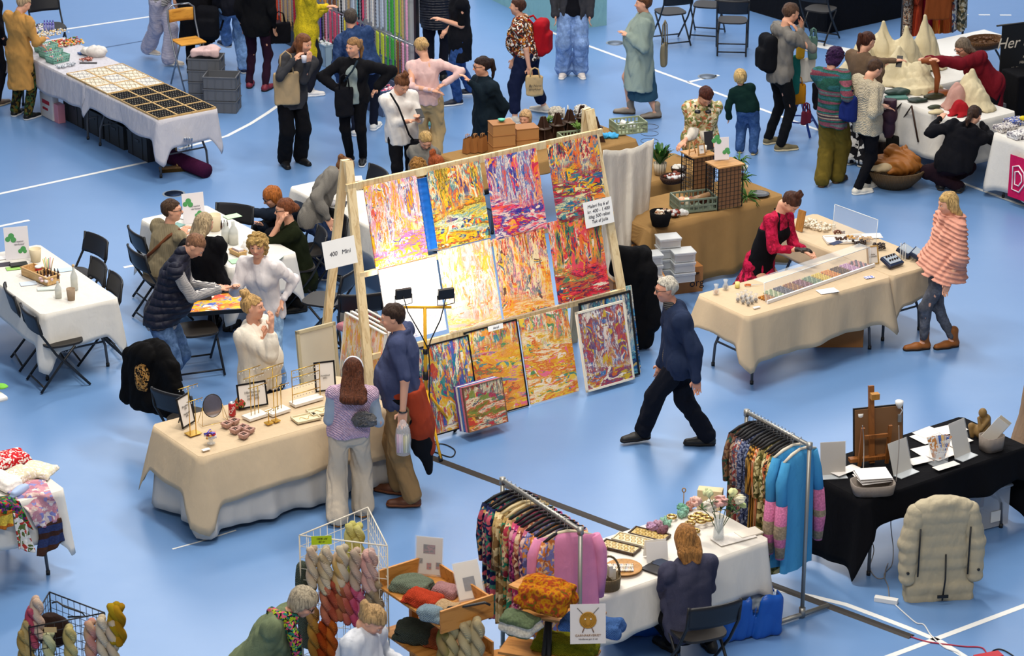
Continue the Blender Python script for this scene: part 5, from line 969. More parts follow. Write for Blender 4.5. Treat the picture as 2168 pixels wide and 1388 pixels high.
# under and beside the stall
def crate(p,w,d,h,mat,label,rz=YAW-24,group=None,name='storage_crate',cat='crate',ribs=4,fill=None):
    t = thing(name,label,cat,p,rz,group); open_box(t,(w,d,h),mat,rib=ribs); B().box((-w/2-.004,0,h*.72),(.004,.10,.03)).box((w/2+.004,0,h*.72),(.004,.10,.03)).out('handle',M('paint','#2c2e33'),t)
    if fill: B().box((0,0,h*.8),(w*.9,d*.9,.01)).out('filling',fill,t)
    return t
CG = M('paint','#5e6065',r=.5); p1 = G(440,215); p2 = G(472,232); CRT = -56+42
for i in range(4): q = p1.copy(); q.z = i*.155; crate(q,.42,.32,.15,CG,'grey crate in the taller stack, %s from the floor' % ('lowest','second','third','top one')[i],-6)
for i in range(3): q = p2.copy(); q.z = i*.16; crate(q,.42,.32,.155 if i else .155,CG,'grey crate in the lower front stack, %s' % ('bottom one','middle one','open top one')[i],-6)
sdthing('plastic_bag','clear plastic bag with pink papers on the tall crate stack','bag',Vector((p1.x,p1.y,.60)),lambda sd,b: (sd.rbox(b+V3((0,0,.07)),(.17,.12,.04),None,.02,.02),sd.ell(b+V3((.08,.02,.10)),(.12,.08,.04),None,.02),sd.folds(.02,26,2,(1,1,1))),M('fabric','#d8b8b4'),size=.3)
t = thing('bar_chair','folding bar chair with yellow wooden seat and steel frame by the crates','chair',G(404,185),30)
WD = M('wood','#d99a3c','#b87a2a',rot=1); STL = M('metal','#8f949c',r=.35)
B().box((0,0,.63),(.36,.34,.02),bev=.006).out('seat',WD,t); B().grid(lambda u,v: ((u-.5)*.34,.21+.03*(1-(2*u-1)**2),.85+v*.17),10,5).out('backrest',WD,t,solid=.015)
for s in (-1,1):
    B().tube([(s*.19,-.26,.01),(s*.19,.05,.50),(s*.19,.20,.85),(s*.19,.22,1.02),(s*.12,.23,1.07),(0,.23,1.075)],.012,8).out('front_leg',STL,t); B().tube([(s*.17,-.10,.62),(s*.17,.26,.01)],.012,8).out('rear_leg',STL,t)
B().tube([(-.19,-.17,.16),(.19,-.17,.16)],.011,6).out('footrest',STL,t)
for i,(u,v,c,l) in enumerate(((.42,1.0,'#23262b','dark plastic crate under the bead stall, nearest the frontmost legs'),(.42,1.6,'#262a2e','dark plastic crate under the middle of the bead stall'),(.42,2.15,'#2b3036','dark plastic crate under the bead stall, third along'),(.42,2.7,'#33383c','grey crate under the far half of the bead stall'))):
    q = TP('bead',u,v); q.z = 0; crate(q,.40,.50,.30,M('paint',c,r=.5),l,YAW)
q = TP('bead',.1,3.1); q.z = 0; t = thing('shopping_bag','white shopping bag with red print under the bead stall','bag',q,YAW); B().box((0,0,.17),(.10,.36,.34),bev=.02).out('bag_body',M('plain','#d8d4d2'),t); B().box((-.052,0,.22),(.004,.20,.05)).box((-.052,.02,.13),(.004,.14,.03)).out('print',M('paint','#b02030'),t)
q = TP('bead',.12,2.88); q.z = 0; obox('pink_box','pink box beside the white shopping bag under the stall','box',q,(.10,.14,.24),M('paint','#d890a0'))
q = TP('bead',.45,.32); q.z = .09; t = thing('fabric_roll','roll of dark purple fabric lying under the near end of the bead stall','fabric roll',q,YAW); B().tube([(-.05,.65,0),(0,0,0),(.05,-.5,0)],[.085,.095,.09],14).out('roll',M('fabric','#3c1030'),t)
for i in range(4): setp(B().tube([tuple(G(388+i*6,300+i*3)),tuple(G(384+i*5,312,.55)+Vector((0,.35,0)))],.012,7).out('metal_pole',M('metal','#aab0ba',r=.3)),'slim silver pole leaning under the near end of the bead stall','pole','silver poles under the bead stall')
t = thing('push_broom','push broom head with bristles under the bead stall end','broom',G(376,362),14); B().box((0,0,.05),(.44,.06,.025)).out('broom_head',M('wood','#7a5a34'),t); B().box((0,0,.02),(.43,.07,.04)).out('bristles',M('weave','#4a3a20'),t); B().tube([(0,0,.06),(.05,.5,.28)],.011).out('handle',M('wood','#b08a54'),t)
# ---------------- bead strand rack, top middle ----------------
SILV = M('metal','#c9ccd2',r=.25)
r0 = G(575,62); r1 = G(884,208); rv = (r1-r0); rl = rv.length; rd3 = rv.normalized(); rang = math.degrees(math.atan2(rd3.y,rd3.x)); rn = Vector((-rd3.y,rd3.x,0))
t = thing('bead_rack','tall silver rack hung with hundreds of coloured bead strands','display rack',r0,rang)
for x in (0,rl*.5,rl): B().box((x,0,1.1),(.05,.05,2.2)).out('post',M('metal','#4a4d55',r=.3),t)
levels = (2.15,1.38,.72)
for z in levels: B().tube([(0,-.06,z),(rl,-.06,z)],.012,8).out('rail',SILV,t)
B().box((rl/2,.04,1.2),(rl,.01,1.9)).out('back_panel',M('plain','#dfe3ea'),t)
B().box((rl/2,.05,.12),(rl,.5,.24),bev=.01).out('base',M('paint','#22262e'),t)
st = [B().tube([(0,0,0),(0,.0,-.6)],.012,6),B().tube([(0,0,0),(0,0,-.6)],.016,6)]
mb = []
for k in range(2):
    b = B(); n = 26
    b.tube([(0,0,-.62*i/n) for i in range(n+1)],[(.0135 if i % 2 else .0075)*(1+.3*k) for i in range(n+1)],6); me = b.out('bead_strand',M('object',r=.3)); mb.append(me)
sc = ['#e8e4e0','#c9d6e8','#e9a8c8','#e05a7a','#b06ad0','#7a5ad0','#4a8ad8','#6ac8d8','#8ad8a8','#4ab04a','#c8d84a','#e8d84a','#f0a84a','#e0502c','#c02a3a','#f4eee6','#222a6a','#1a1a2c','#c8a87a','#8a5a3a','#dfc0e8','#a8e0e0']
first = [1,1]; cn = ('white','pale blue','pink','rose','violet','purple','blue','turquoise','mint','green','lime','yellow','apricot','orange red','red','ivory','navy','black','tan','brown','lilac','aqua')
for li,z in enumerate(levels):
    nn = 92; ci = rd.randrange(22)
    for i in range(nn):
        if rd.random() < .3: ci = rd.randrange(22) if rl*i/nn > 1.0 else rd.choice((16,17,6,14,18,13))
        k = i % 2; o = mb[k].copy() if not first[k] else mb[k]
        if not first[k]: COL.objects.link(o)
        first[k] = 0; x = .05+(rl-.1)*i/nn; p = r0+rd3*x-rn*(.075+.012*(i % 3)); o.location = (p.x,p.y,z-.01); o.rotation_euler = (0,0,0); o.scale = (1,1,(1.12,.98,.82)[li]*rd.uniform(.92,1.02)); o.color = lin(sc[ci])
        setp(o,'%s bead strand hanging on the %s rail of the bead rack' % (cn[ci],('top','middle','lowest')[li]),'bead strand','%s bead strands on the %s rail' % (cn[ci],('top','middle','lowest')[li]))
def lcrate(px,py,w,d,h,c,label,fill,z=0,rz=None):
    q = G(px,py,z); q.z = z; t = crate(q,w,d,h,M('paint',c,r=.5),label,rang if rz is None else rz,name='stock_crate'); heap_ = B()
    rr = random.Random(px)
    for i in range(40): heap_.ball((rr.uniform(-.42,.42)*w,rr.uniform(-.4,.4)*d,h*.85),rr.uniform(.02,.035),6,(1,1,.6))
    o = heap_.out('contents',M('print',*fill,s=2.),t); o['kind'] = 'stuff'
lcrate(838,178,.56,.36,.42,'#6a7a9a','blue grey crate of pink bead bags at the foot of the bead rack',('#e8c8d0','#c04a6a','#f0e8e0','#6a8ad0'))
lcrate(812,232,.56,.36,.34,'#5a6a8a','blue grey crate in front of the bead rack, nearest the camera',('#d86a8a','#e8d0d0','#8a2a4a','#e8e8f0'))
lcrate(792,160,.5,.34,.36,'#8a9ab0','pale crate with silver chains below the bead rack',('#cfd6e0','#8a94a4','#e8eef4'))
lcrate(690,128,.6,.34,.3,'#9ab4c8','pale blue crate of white bags below the bead rack',('#eef2f6','#c8d8e4','#d8e8e0'))
sdthing('mint_bag','mint green fabric bag on the floor by the woman in the pink top','bag',G(888,262),lambda sd,b: (sd.rbox(b+V3((0,0,.2)),(.18,.14,.2),None,.05,.02),sd.folds(.02,14,3)),M('fabric','#84c4b0'),h=.012,size=(.3,.3,.5))
# ---------------- left craft table goods ----------------
def clover_sign(p,label,rz=20,w=.24,h=.33,txt='Kreativt\nværksted'):
    t = thing('table_sign',label,'sign',p,rz); c,s = math.cos(.14),math.sin(.14)
    B().box((0,h/2*s,h/2*c),(w,.004,h),rx=-8).out('sheet',M('plain','#e6e2e6'),t)
    for gi,(cx,cz,r) in enumerate(((-.05,.24,.030),(-.085,.21,.026),(-.03,.20,.028),(.06,.10,.028),(.03,.08,.022),(.075,.075,.02))):
        gr = B() if gi in (0,3) else gr
        y = cz*s-.004; gr.lathe([(r,0),(.0001,.0015)],(0,0,0),14); n = 14*2
        gr.v[-n:] = [(cx+v[0],cz*s-.0045-v[2]+v[1]*s,cz*c+v[1]) for v in gr.v[-n:]]
        if gi in (2,5):
            gr.sm = [False]*len(gr.sm); gr.out('clover_print',M('plain','#4e9a5a'),t)
    text(txt,'writing',.028,M('paint','#6a6470'),t,(.02,.165*s-.005,.165*c),(82,0,0),.3)
    b = B().box((0,.05,.004),(w*.5,.10,.004)).out('foot',M('glass','#e8ecf0',a=.35),t); return t
def bucket(p,label,r=.07,h=.16,mat=None): t = thing('paper_pot',label,'pot',p); B().lathe([(r*.8,0),(r,h),(r*.94,h),(r*.75,.01),(.0001,.01)],n=20).out('pot_body',mat or M('plain','#d8c8a8'),t); return t
def bottle(p,label,h=.26,r=.042,mat=None,name='glass_bottle',cap=None):
    t = thing(name,label,'bottle',p); B().lathe([(r,0),(r,h*.55),(r*.85,h*.65),(r*.36,h*.82),(r*.36,h),(r*.28,h),(r*.28,h*.8),(r*.8,h*.62),(r*.9,.008),(.0001,.008)],n=18).out('bottle_body',mat or M('glass','#d8dcd8',a=.45),t)
    B().lathe([(r*.9,.006),(r*.9,h*.45),(.0001,h*.45)],n=18).out('contents',M('plain','#d9d4c4'),t)
    if cap: B().cyl((0,0,h),(0,0,h+.02),r*.4).out('cap',M('plain',cap),t)
    return t
clover_sign(G(38,548,.75),'white sign with green clover print on the left craft table',15)
bucket(G(76,552,.75),'large cream paper pot behind the wooden caddy on the left table',.062,.13)
t = thing('craft_caddy','birch plywood caddy with pens, red tub and little dropper bottles','caddy',G(86,590,.75),-46); open_box(t,(.44,.15,.09),M('wood','#d8b27c','#b88f58',rot=1),.006,'caddy_body'); B().box((0,0,.045),(.006,.15,.09)).out('divider',M('wood','#d8b27c','#b88f58',rot=1),t)
def dropper(q,rz,label,group):
    if not hasattr(dropper,'t'):
        d = thing('dropper_bottle',label,'bottle',q,rz,group); B().lathe([(.011,0),(.011,.035),(.006,.042)],n=8).out('bottle_body',M('paint','#3a1c14',r=.2),d); B().cyl((0,0,.042),(0,0,.068),.006,.003).out('dropper_cap',BLK,d); dropper.t = d; return d
    return dup(dropper.t,q,rz,label,group)
for i in range(14): dropper(G(80+(i % 7)*7.2,578+(i % 7)*.6+(i//7)*8,.80),0,'small black capped ink dropper in the birch caddy on the left table','ink droppers in the left caddy')
t = thing('paint_tub','red tub with white rim in the birch caddy','tub',G(82,578,.80)); B().lathe([(.03,0),(.033,.07),(.0001,.07)],n=18).out('tub_body',M('plain','#c02c2c'),t); B().lathe([(.035,.06),(.035,.075),(.028,.075)],n=18).out('rim',M('plain','#f0ece6'),t)
for i in range(8): setp(B().tube([(0,0,0),((i-3)*.008,.01,.12+.01*(i % 3))],.004,6).out('felt_pen',M('paint',('#e8c83a','#8ac05a','#e8a05a','#d8d83a','#3a8a5a','#e86a8a','#f0f0f0','#c8a878')[i]),None,None,loc=G(97+i*1.5,573,.80)),'%s felt pen standing in the birch caddy' % ('yellow','light green','orange','lime','dark green','pink','white','tan')[i],'pen')
heap('cotton_balls','pale pink and grey cotton balls at the near end of the birch caddy','cotton balls',G(99,594,.79),.12,.12,26,('#d8b8b8','#e0d8d4'),(.014,.022),-46)
bottle(G(124,630,.75),'squat milky glass bottle in front on the left craft table',.17,.034)
bottle(G(158,613,.75),'tall clear glass bottle with cork tip on the left craft table',.24,.036,cap='#c8a878')
bucket(G(151,634,.75),'beige felt pot beside the glass bottles on the left craft table',.044,.115,M('fabric','#a8937c'))
sheet('wallet','black wallet with silver zip on the left craft table','wallet',G(40,562,.75),.17,.10,M('paint','#15151a'),20,.02); sheet('leaf_print','green leaf card under the black wallet','card',G(28,568,.75),.14,.10,M('plain','#9ac86a'),20,.002)
sheet('paper_towel','folded white cloth with mint edge by the glass bottles','napkin',G(98,612,.75),.17,.08,M('plain','#cfdad4'),10,.012)
for px,py,l,c in ((12,545,'sheet with ink spots at the left frame edge','#e8e4e0'),(6,560,'dark patterned card cut by the left frame edge','#3a3440'),(136,571,'card with pale blue ink splash near the pens','#c0d8ea'),(60,600,'pale blue ink smudged paper beside the caddy','#ccd9e6')): sheet('ink_sheet',l,'paper',G(px,py,.75),.16,.11,M('plain',c),20,.002)
# middle craft tables
clover_sign(G(412,472,.75),'white sign with green clover print among the seated group',20,.23,.32); bucket(G(455,487,.75),'cream paper pot behind the ash blond woman',.07,.17)
bottle(G(479,513,.75),'milky glass carafe on the middle craft table',.22,.05); bottle(G(495,516,.75),'clear glass carafe next to the milky one',.24,.05)
for i in range(9): dropper(G(457+(i % 5)*6,480+(i//5)*6-(i % 5)*.5,.75),0,'small ink dropper in the row between the pots on the middle table','ink droppers on the middle table')
for i in range(10): dropper(G(752+(i % 5)*5,397+(i//5)*5-(i % 5)*.4,.75),0,'small ink dropper on the table behind the rack','ink droppers behind the rack')
t = thing('card_box','small wooden box of cards beside the smiling blond woman','box',G(504,538,.75),-50); open_box(t,(.16,.10,.05),M('wood','#d0aa74','#b08a58',rot=1)); B().box((0,0,.05),(.12,.06,.03)).out('cards',M('plain','#e8d8d8'),t)
sdthing('plastic_bag','clear plastic bag on the middle craft table by the blond curls','bag',G(527,532,.75),lambda sd,b: (sd.ell(b+V3((0,0,.05)),(.07,.06,.06),None,.02),sd.folds(.02,40,3,(1,1,1))),M('glass','#eef0f0',a=.5),size=.16,h=.007)
for i,(px,py,c,l) in enumerate(((504,552,'#a9dcae','mint green card with brown spots on the near end of the middle table'),(492,458,'#bfe6b8','green and white card held out by the woman in navy'),(378,452,'#3a3a4a','phone lying on the far end of the middle craft table'),(372,478,'#7fa8a0','teal card in front of the man in the knitted vest'),(392,458,'#efece8','ink spotted sheet behind the clover sign'),(583,546,'#dff0d8','pale green card at the right edge of the middle table'),(700,430,'#e9e4e2','white sheet under the hands of the leaning woman'),(722,432,'#2a2a30','phone on the table behind the rack'),(755,378,'#f0ece8','sheet with red crossed lines behind the pine rack'),(762,388,'#b04050','narrow red card behind the pine rack'))):
    sheet('craft_card' if 'phone' not in l else 'phone',l,'phone' if 'phone' in l else 'card',G(px,py,.75),.17 if c != '#b04050' else .15,.12 if c != '#b04050' else .02,M('plain',c),25+i*9,.004)
# canvas held by the man in the padded vest
t = thing('held_canvas','black edged colourful canvas the man in the navy vest holds flat','painting',G(462,642,.62),12); B().box((0,0,0),(.60,.48,.02)).out('picture',(lambda m: m)(painting_mat(77,PAL[1][:4]+['#3a6ac0','#e05a7a','#8ac0a0'],.25,.5)),t)
B().box((0,-.24,0),(.63,.018,.04)).box((0,.24,0),(.63,.018,.04)).box((-.31,0,0),(.018,.48,.04)).box((.31,0,0),(.018,.48,.04)).out('frame',BF,t)
# ---------------- jewellery stall ----------------
GOLD = M('metal','#c9a24a',r=.3); J = lambda px,py,z=.772: G(px,py,z); IV = M('plain','#e6ddca')
def tstand(p,hs,rz,label,base='#c9a24a',slab=(.12,.10,.006)):
    t = thing('jewellery_stand',label,'jewellery stand',p,rz); B().box((0,0,slab[2]/2),slab,bev=.001).out('base',M('metal',base,r=.35) if base != 'w' else M('plain','#ece6dc'),t)
    for i,(x,h,w) in enumerate(hs):
        b = B(); b.cyl((x,0,slab[2]),(x,0,h),.004); b.tube([(x-w/2,0,h),(x+w/2,0,h)],.004,6); o = b.out('t_bar',GOLD,t)
        e = B(); n = max(2,int(w/.03))
        for k in range(n): q = x-w/2+.01+(w-.02)*k/(n-1); e.ball((q,-.004,h-.018),.006,6); e.cyl((q,-.004,h),(q,-.004,h-.012),.001)
        e = e.out('earrings',M('metal','#e8e4d8',r=.2),o); e['kind'] = 'stuff'
    return t
tstand(J(409,917),((-.03,.44,.20),(.03,.30,.16)),40,'brass T-bar earring stand with a brass foot at the left end of the jewellery table')
tstand(J(540,882),((-.04,.46,.24),(.0,.38,.22),(.04,.28,.20)),42,'tall three-bar brass earring stand in front of the black framed price list','w',(.20,.12,.025))
tstand(J(588,872),((-.04,.44,.24),(.0,.34,.20),(.04,.24,.18)),42,'tall three-bar brass earring stand right of the framed price list','w',(.20,.12,.025))
tstand(J(569,896),((0,.12,.07),),42,'tiny brass T-bar stand on a gold square, left one of two',slab=(.06,.06,.012)); tstand(J(584,891),((0,.13,.08),),42,'tiny brass T-bar stand on a gold square, right one of two',slab=(.06,.06,.012))
t = thing('earring_rack','white based brass rack with four rows of earrings','jewellery stand',J(649,850),38); B().box((0,0,.012),(.30,.10,.024)).out('base',M('plain','#ece6dc'),t)
for s in (-1,1): B().tube([(s*.145,0,.024),(s*.145,0,.33)],.004,6).out('upright',GOLD,t)
for z in (.10,.18,.26,.325):
    r_ = B().tube([(-.145,0,z),(.145,0,z)],.004,6).out('rail',GOLD,t); e = B()
    for k in range(9): e.ball((-.125+k*.031,-.004,z-.022),.006,6)
    e = e.out('earrings',M('metal','#dcd8cc',r=.2),r_); e['kind'] = 'stuff'
def pframe(p,w,h,rz,label,lean=14,fr=BF,body='Priser',sz=.02,lines=None,pic='#e9e3dc'):
    t = framed('picture_frame',label,'picture frame',p,w,h,lean,rz,M('plain',pic),fr,fw=.014,th=.012,stand=.05)
    if body: s,c = math.sin(math.radians(lean)),math.cos(math.radians(lean)); text(body,'writing',sz,M('paint','#5a5450'),t,(0,h/2*s-.008,h/2*c),(90-lean,0,0),.1)
    return t
pframe(J(400,900),.19,.27,62,'black framed price list propped at the left end of the jewellery table',12,body='Ørestikker\n150,-\n\nHalskæder\n250,-',sz=.022)
pframe(J(537,862),.27,.22,25,'black framed landscape price list in the middle of the jewellery table',14,body='Håndlavede\nsmykker\n100 - 300',sz=.03)
pframe(J(690,828),.19,.27,18,'black framed sheet near the girl at the back of the jewellery table',10,body='Armbånd\n200,-',sz=.022)
t = thing('table_mirror','oval tilting mirror on a gold wire stand','mirror',J(451,893),30); B().add([(.085*math.cos(q),-.004+.02*math.sin(q),.155+.095*math.sin(q)) for q in [6.2832*i/28 for i in range(28)]],[tuple(range(28))]).out('mirror_glass',M('metal','#c9c6cc',r=.04),t,solid=.004)
B().tube([(.088*math.cos(q),-.004+.02*math.sin(q),.155+.098*math.sin(q)) for q in [6.2832*i/24 for i in range(24)]],.004,6,closed=True).out('rim',M('paint','#2a2622'),t)
for s in (-1,1): B().tube([(s*.09,0,.16),(s*.12,-.05,.004),(s*.12,.05,.004),(s*.09,0,.16)],.0025,5).out('wire_leg',GOLD,t)
B().tube([(-.12,-.05,.004),(.12,-.05,.004)],.0025,5).out('cross_wire',GOLD,t)
t = thing('soda_can','red soda can with white script beside the framed list','can',J(492,879)); B().lathe([(.026,0),(.032,.01),(.032,.105),(.026,.118),(.024,.116),(.0001,.114)],n=20).out('can_body',M('paint','#b3202a',r=.3),t); B().lathe([(.0265,.117),(.0265,.122),(.022,.122),(.022,.115),(.0001,.115)],n=20).out('rim',M('metal','#c9ccd0'),t)
text('Cola','writing',.04,M('paint','#f0ece8'),t,(0,-.0335,.06),(90,-60,0),.4)
setp(B().lathe([(.05,0),(.055,.05),(.03,.09),(.0001,.09)],n=12).out('wrapped_sweet_bag',M('print','#a83a30','#3a5a2a','#c8a060',s=2),None,None,loc=J(509,862)),'red and green wrapped bundle behind the soda can','bag')
t = thing('sweet_bowl','footed glass of wrapped purple, gold and red sweets','bowl',J(447,938)); B().lathe([(.035,0),(.035,.006),(.012,.012),(.02,.03),(.055,.08),(.052,.08),(.018,.034),(.0001,.03)],n=20).out('glass',M('glass','#e8eef0',a=.35),t)
for k,c in enumerate(('#5a48b0','#c8923a','#b02a3a','#e8e0e8','#3a3a9a')):
    b = B()
    for i in range(7): a,r_ = rd.uniform(0,6.28),rd.uniform(0,.045); b.box((r_*math.cos(a),r_*math.sin(a),.05+rd.uniform(0,.06)),(.03,.016,.014),rd.uniform(0,90),rd.uniform(-40,40))
    o = b.out('sweets',M('paint',c,r=.2),t); o['kind'] = 'stuff'
for i in range(6):
    c,r_ = i % 3,i//3; q = J((480,498,516)[c]+(r_ and (16,17,12)[c]),(903,915,926)[c]-(r_ and (7,6,11)[c])); t = thing('ring_box','open pink ring box with black velvet, %s of the %s row' % (('left one','middle one','right one')[c],('front','back')[r_]),'ring box',q,-35)
    open_box(t,(.062,.062,.04),M('plain','#c49a8c'),.005,'box_body'); B().box((0,0,.014),(.05,.05,.016)).out('velvet',M('fabric','#0c0a0c'),t); B().tube([(.009*math.cos(a),0,.028+.009*math.sin(a)) for a in [j*.785 for j in range(8)]],.002,5,closed=True).out('ring',M('metal','#e0dccf',r=.2),t)
for px,py,l in ((648,886,'shallow ivory tray with a gold chain, left one of two'),(680,871,'shallow ivory tray partly behind the girl, right one of two')):
    t = thing('jewellery_tray',l,'tray',J(px,py),30); tray(t,.22,.14,.018,M('plain','#ddd0ae')); B().tube([(-.06+.12*i/9,.03*math.sin(i),.010) for i in range(10)],.002,5).out('necklace',GOLD,t)
sheet('business_card','small white card near the front edge of the jewellery table','card',J(436,952),.07,.04,M('plain','#efe9e0'),35,.006)
# coat on the chair behind the stall
q = G(352,925); bchair(365,850,150,'black folding chair under the black coat behind the jewellery table')
def coat(sd,b):
    F = V3((math.sin(math.radians(150)),-math.cos(math.radians(150)),0)); R = np.cross(F,(0,0,1)); U = V3((0,0,1)); c = b+U*.42
    sd.rbox(b+U*.60-F*.16,(.24,.07,.30),(R,F,U),.06,.04); sd.cone(b+U*.85-F*.14-R*.12,b+U*.85-F*.14+R*.12,.10,.10,.05); sd.ell(b+U*.92-F*.10,(.15,.10,.08),(R,F,U),.04)
    sd.cone(b+U*.80-F*.18+R*.24,b+U*.28-F*.24+R*.36,.085,.065,.05); sd.cone(b+U*.80-F*.14-R*.24,b+U*.38-F*.12-R*.34,.08,.06,.05); sd.folds(.022,34,5)
t = sdthing('winter_coat','black coat with leopard lining draped over a chair behind the jewellery table','coat',q,coat,M('fabric','#0b0a0b'),'coat_body',.010,(.55,.5,1.15))
def lining(sd,b): F = V3((math.sin(math.radians(150)),-math.cos(math.radians(150)),0)); R = np.cross(F,(0,0,1)); U = V3((0,0,1)); sd.ell(b+U*.66-F*.215-R*.06,(.09,.05,.16),(R,F,U),.01); sd.cone(b+U*.30-F*.235+R*.355,b+U*.25-F*.245+R*.365,.070,.072,.0); sd.folds(.01,40,2)
b0 = V3(q); sd = SD(b0-V3((.5,.5,0)),b0+V3((.5,.5,1)),.009); lining(sd,b0); sd.out('lining',M('print','#a8783c','#15100c','#15100c','#c8985a',s=3.2),t,q)
# things people hold
def held(name,label,cat,p,fn): t = thing(name,label,cat,p); fn(t); return t
Jb = JM['WR'][0]; q = Vector((JM['WR'][0][0]-.0,JM['WR'][0][1]-.03,JM['WR'][0][2]-.10))
def bdbag(t):
    for i,c in enumerate(('#d8a0b8','#e8c8d0','#d0b8c0','#c8b83a','#e8e0b0','#9a9a7a')): B().tube([((i-2.5)*.018,0,-.10),((i-2.5)*.018,0,-.27)],.010,7).out('bead_tube',M('paint',c,r=.25),t)
    B().lathe([(.0001,-.29),(.06,-.28),(.07,-.15),(.06,-.05),(.02,.03),(.0001,.04)],n=14).out('clear_bag',M('glass','#f0f0f4',a=.3,r=.15),t)
    b = B(); rr = random.Random(3)
    for i in range(40): b.ball((rr.uniform(-.045,.045),rr.uniform(-.03,.03),rr.uniform(-.10,-.02)),.008,6)
    o = b.out('silver_beads',M('metal','#a8a4a0'),t); o['kind'] = 'stuff'
held('bead_bag','clear bag of pink and yellow bead tubes in the tall man\'s hand','bag',q,bdbag)
K = JM; Bk = V3(K['base'])
def tied(part,c,off,dz,seed,th,mat):
    sd = SD(K['HP']-V3((.45,.45,.95)),K['HP']+V3((.45,.45,.3)),.0095); F,R,U = K['F'],K['R'],K['U']; w0 = K['HP']+U*.05
    sd.cone(w0-R*.05,w0+R*.05,.175,None,.03,(F,.85)); sd.cone(w0-F*.08,w0-F*.16-U*dz*.6,.15+off,.14+off,.05,(F,.6)); sd.cone(w0-F*.16-U*dz*.5,w0-F*(.20+off)-U*dz,.15,.03+off,.05,(F,.6))
    for s in (-1,1): sd.cone(w0+R*s*.14-F*.02,w0+R*s*.13-U*(.28+dz*.3)+F*.02,.06,.05,.03)
    sd.cut(w0+U*(.02 if dz > .5 else .07),U,.01); sd.folds(.012,30,seed); sd.out(part,mat,K['root'],K['base'])
tied('waist_jacket',0,.02,.72,3,0,M('fabric','#101014')); tied('rust_jacket',0,.035,.50,6,0,M('fabric','#9a3a22'))
B().tube([tuple(V3(JM['WR'][0])-Bk+np.array((.034*math.cos(a),.034*math.sin(a),.0))) for a in [j*.52 for j in range(12)]],.008,6,closed=True).out('watch',BLK,JM['root'])
sdthing('shoulder_purse','small fluffy grey purse at the girl\'s elbow','purse',Vector((JG['HP'][0]+.14,JG['HP'][1]-.14,JG['HP'][2]+.12)),lambda sd,b: (sd.ell(b+V3((0,0,.03)),(.10,.05,.075),None,.02),sd.folds(.02,90,3,(1,1,1))),M('curls','#7a7878'),size=.2,h=.007)
def tote(p,w,h,c,label,rz=0,txt=None,d=.06,name='tote_bag',strap=.3,cat='bag'):
    t = thing(name,label,cat,p,rz); b3 = V3(p); sd = SD(V3((-w*.7,-.15,-.04)),V3((w*.7,.15,h+.06)),.009); sd.rbox(V3((0,0,h/2)),(w/2,d/2,h/2),None,.025,.01); sd.folds(.014,26,int(w*100)); sd.out('bag_body',M('fabric',c),t)
    for s in (-1,1): B().tube([(-w*.28,s*d*.4,h-.02),(-w*.2,s*d*.3,h+strap*.8),(0,0,h+strap),(w*.2,s*d*.3,h+strap*.8),(w*.28,s*d*.4,h-.02)],.008,6).out('strap',M('fabric',c),t)
    if txt: text(txt,'writing',.045,M('paint','#2a2422'),t,(0,-d/2-.022,h*.45),(90,0,0),.15)
    return t
def GP(px,py,base,dy=0): return GY(px,py,G(*base).y+dy)
tote(GP(608,222,(625,350),-.18),.30,.40,'#b39a76','beige canvas tote bag on the arm of the auburn haired woman',15,strap=.26)
tote(GP(1132,202,(1116,250),-.28),.22,.26,'#c9ab7c','small beige bag with handwriting held by the woman with the red backpack',5,'By Nova\nsmykker ♥'.replace(' ♥',''),strap=.10)
tote(GP(730,246,(752,347),-.16),.22,.36,'#15151a','black bag hanging at the hip of the woman in the black cardigan',10,strap=.16)
tote(GP(1406,140,(1352,246),.16),.16,.30,'#8a8068','olive shoulder bag behind the woman in the mint cardigan',70,strap=.3)
tote(GP(592,92,(548,187),.1),.3,.28,'#14141a','shiny black bag on the back of the person with flowery shoes',20,strap=.15)
t = thing('paper_cup','small clear cup in the hands of the auburn haired woman','cup',GP(644,132,(625,350),-.27)); B().lathe([(.026,0),(.034,.08),(.031,.08),(.022,.004),(.0001,.004)],n=16).out('cup_body',M('plain','#c9c6cc'),t)
def phone(p,label,rz=0,rx=30): o = B().box((0,0,0),(.07,.14,.009),rx=rx).out('phone',BLK); o.location = p; o.rotation_euler = (0,0,math.radians(rz)); return setp(o,label,'phone')
phone(GP(889,240,(852,428),-.28),'phone in the hands of the woman in the white shirt',20); phone(GP(1904,130,(1818,348),.16),'phone held out by the woman in the taupe jacket',-20,60)
def backpack(p,rz,c,label,sc=1.):
    a = math.radians(rz); F = V3((math.sin(a),-math.cos(a),0)); R = np.cross(F,(0,0,1)); U = V3((0,0,1)); b3 = V3(p); t = thing('backpack',label,'backpack',p); sd = SD(b3-V3((.3,.3,.35))*sc,b3+V3((.3,.3,.35))*sc,.009)
    sd.rbox(b3,(.15*sc,.085*sc,.23*sc),(R,F,U),.07*sc,.02); sd.rbox(b3-F*.08*sc-U*.06*sc,(.12*sc,.05*sc,.13*sc),(R,F,U),.04*sc,.02); sd.folds(.008,24,3); sd.out('pack',M('fabric',c),t,p)
    for s in (-1,1): B().tube([tuple(R*s*.09*sc+F*.07*sc+U*.17*sc),tuple(R*s*.10*sc+F*.13*sc+U*.24*sc),tuple(R*s*.11*sc+F*.27*sc+U*.18*sc),tuple(R*s*.14*sc+F*.26*sc-U*.02*sc),tuple(R*s*.14*sc+F*.10*sc-U*.12*sc)],.014*sc,7).out('strap',M('fabric',c),t)
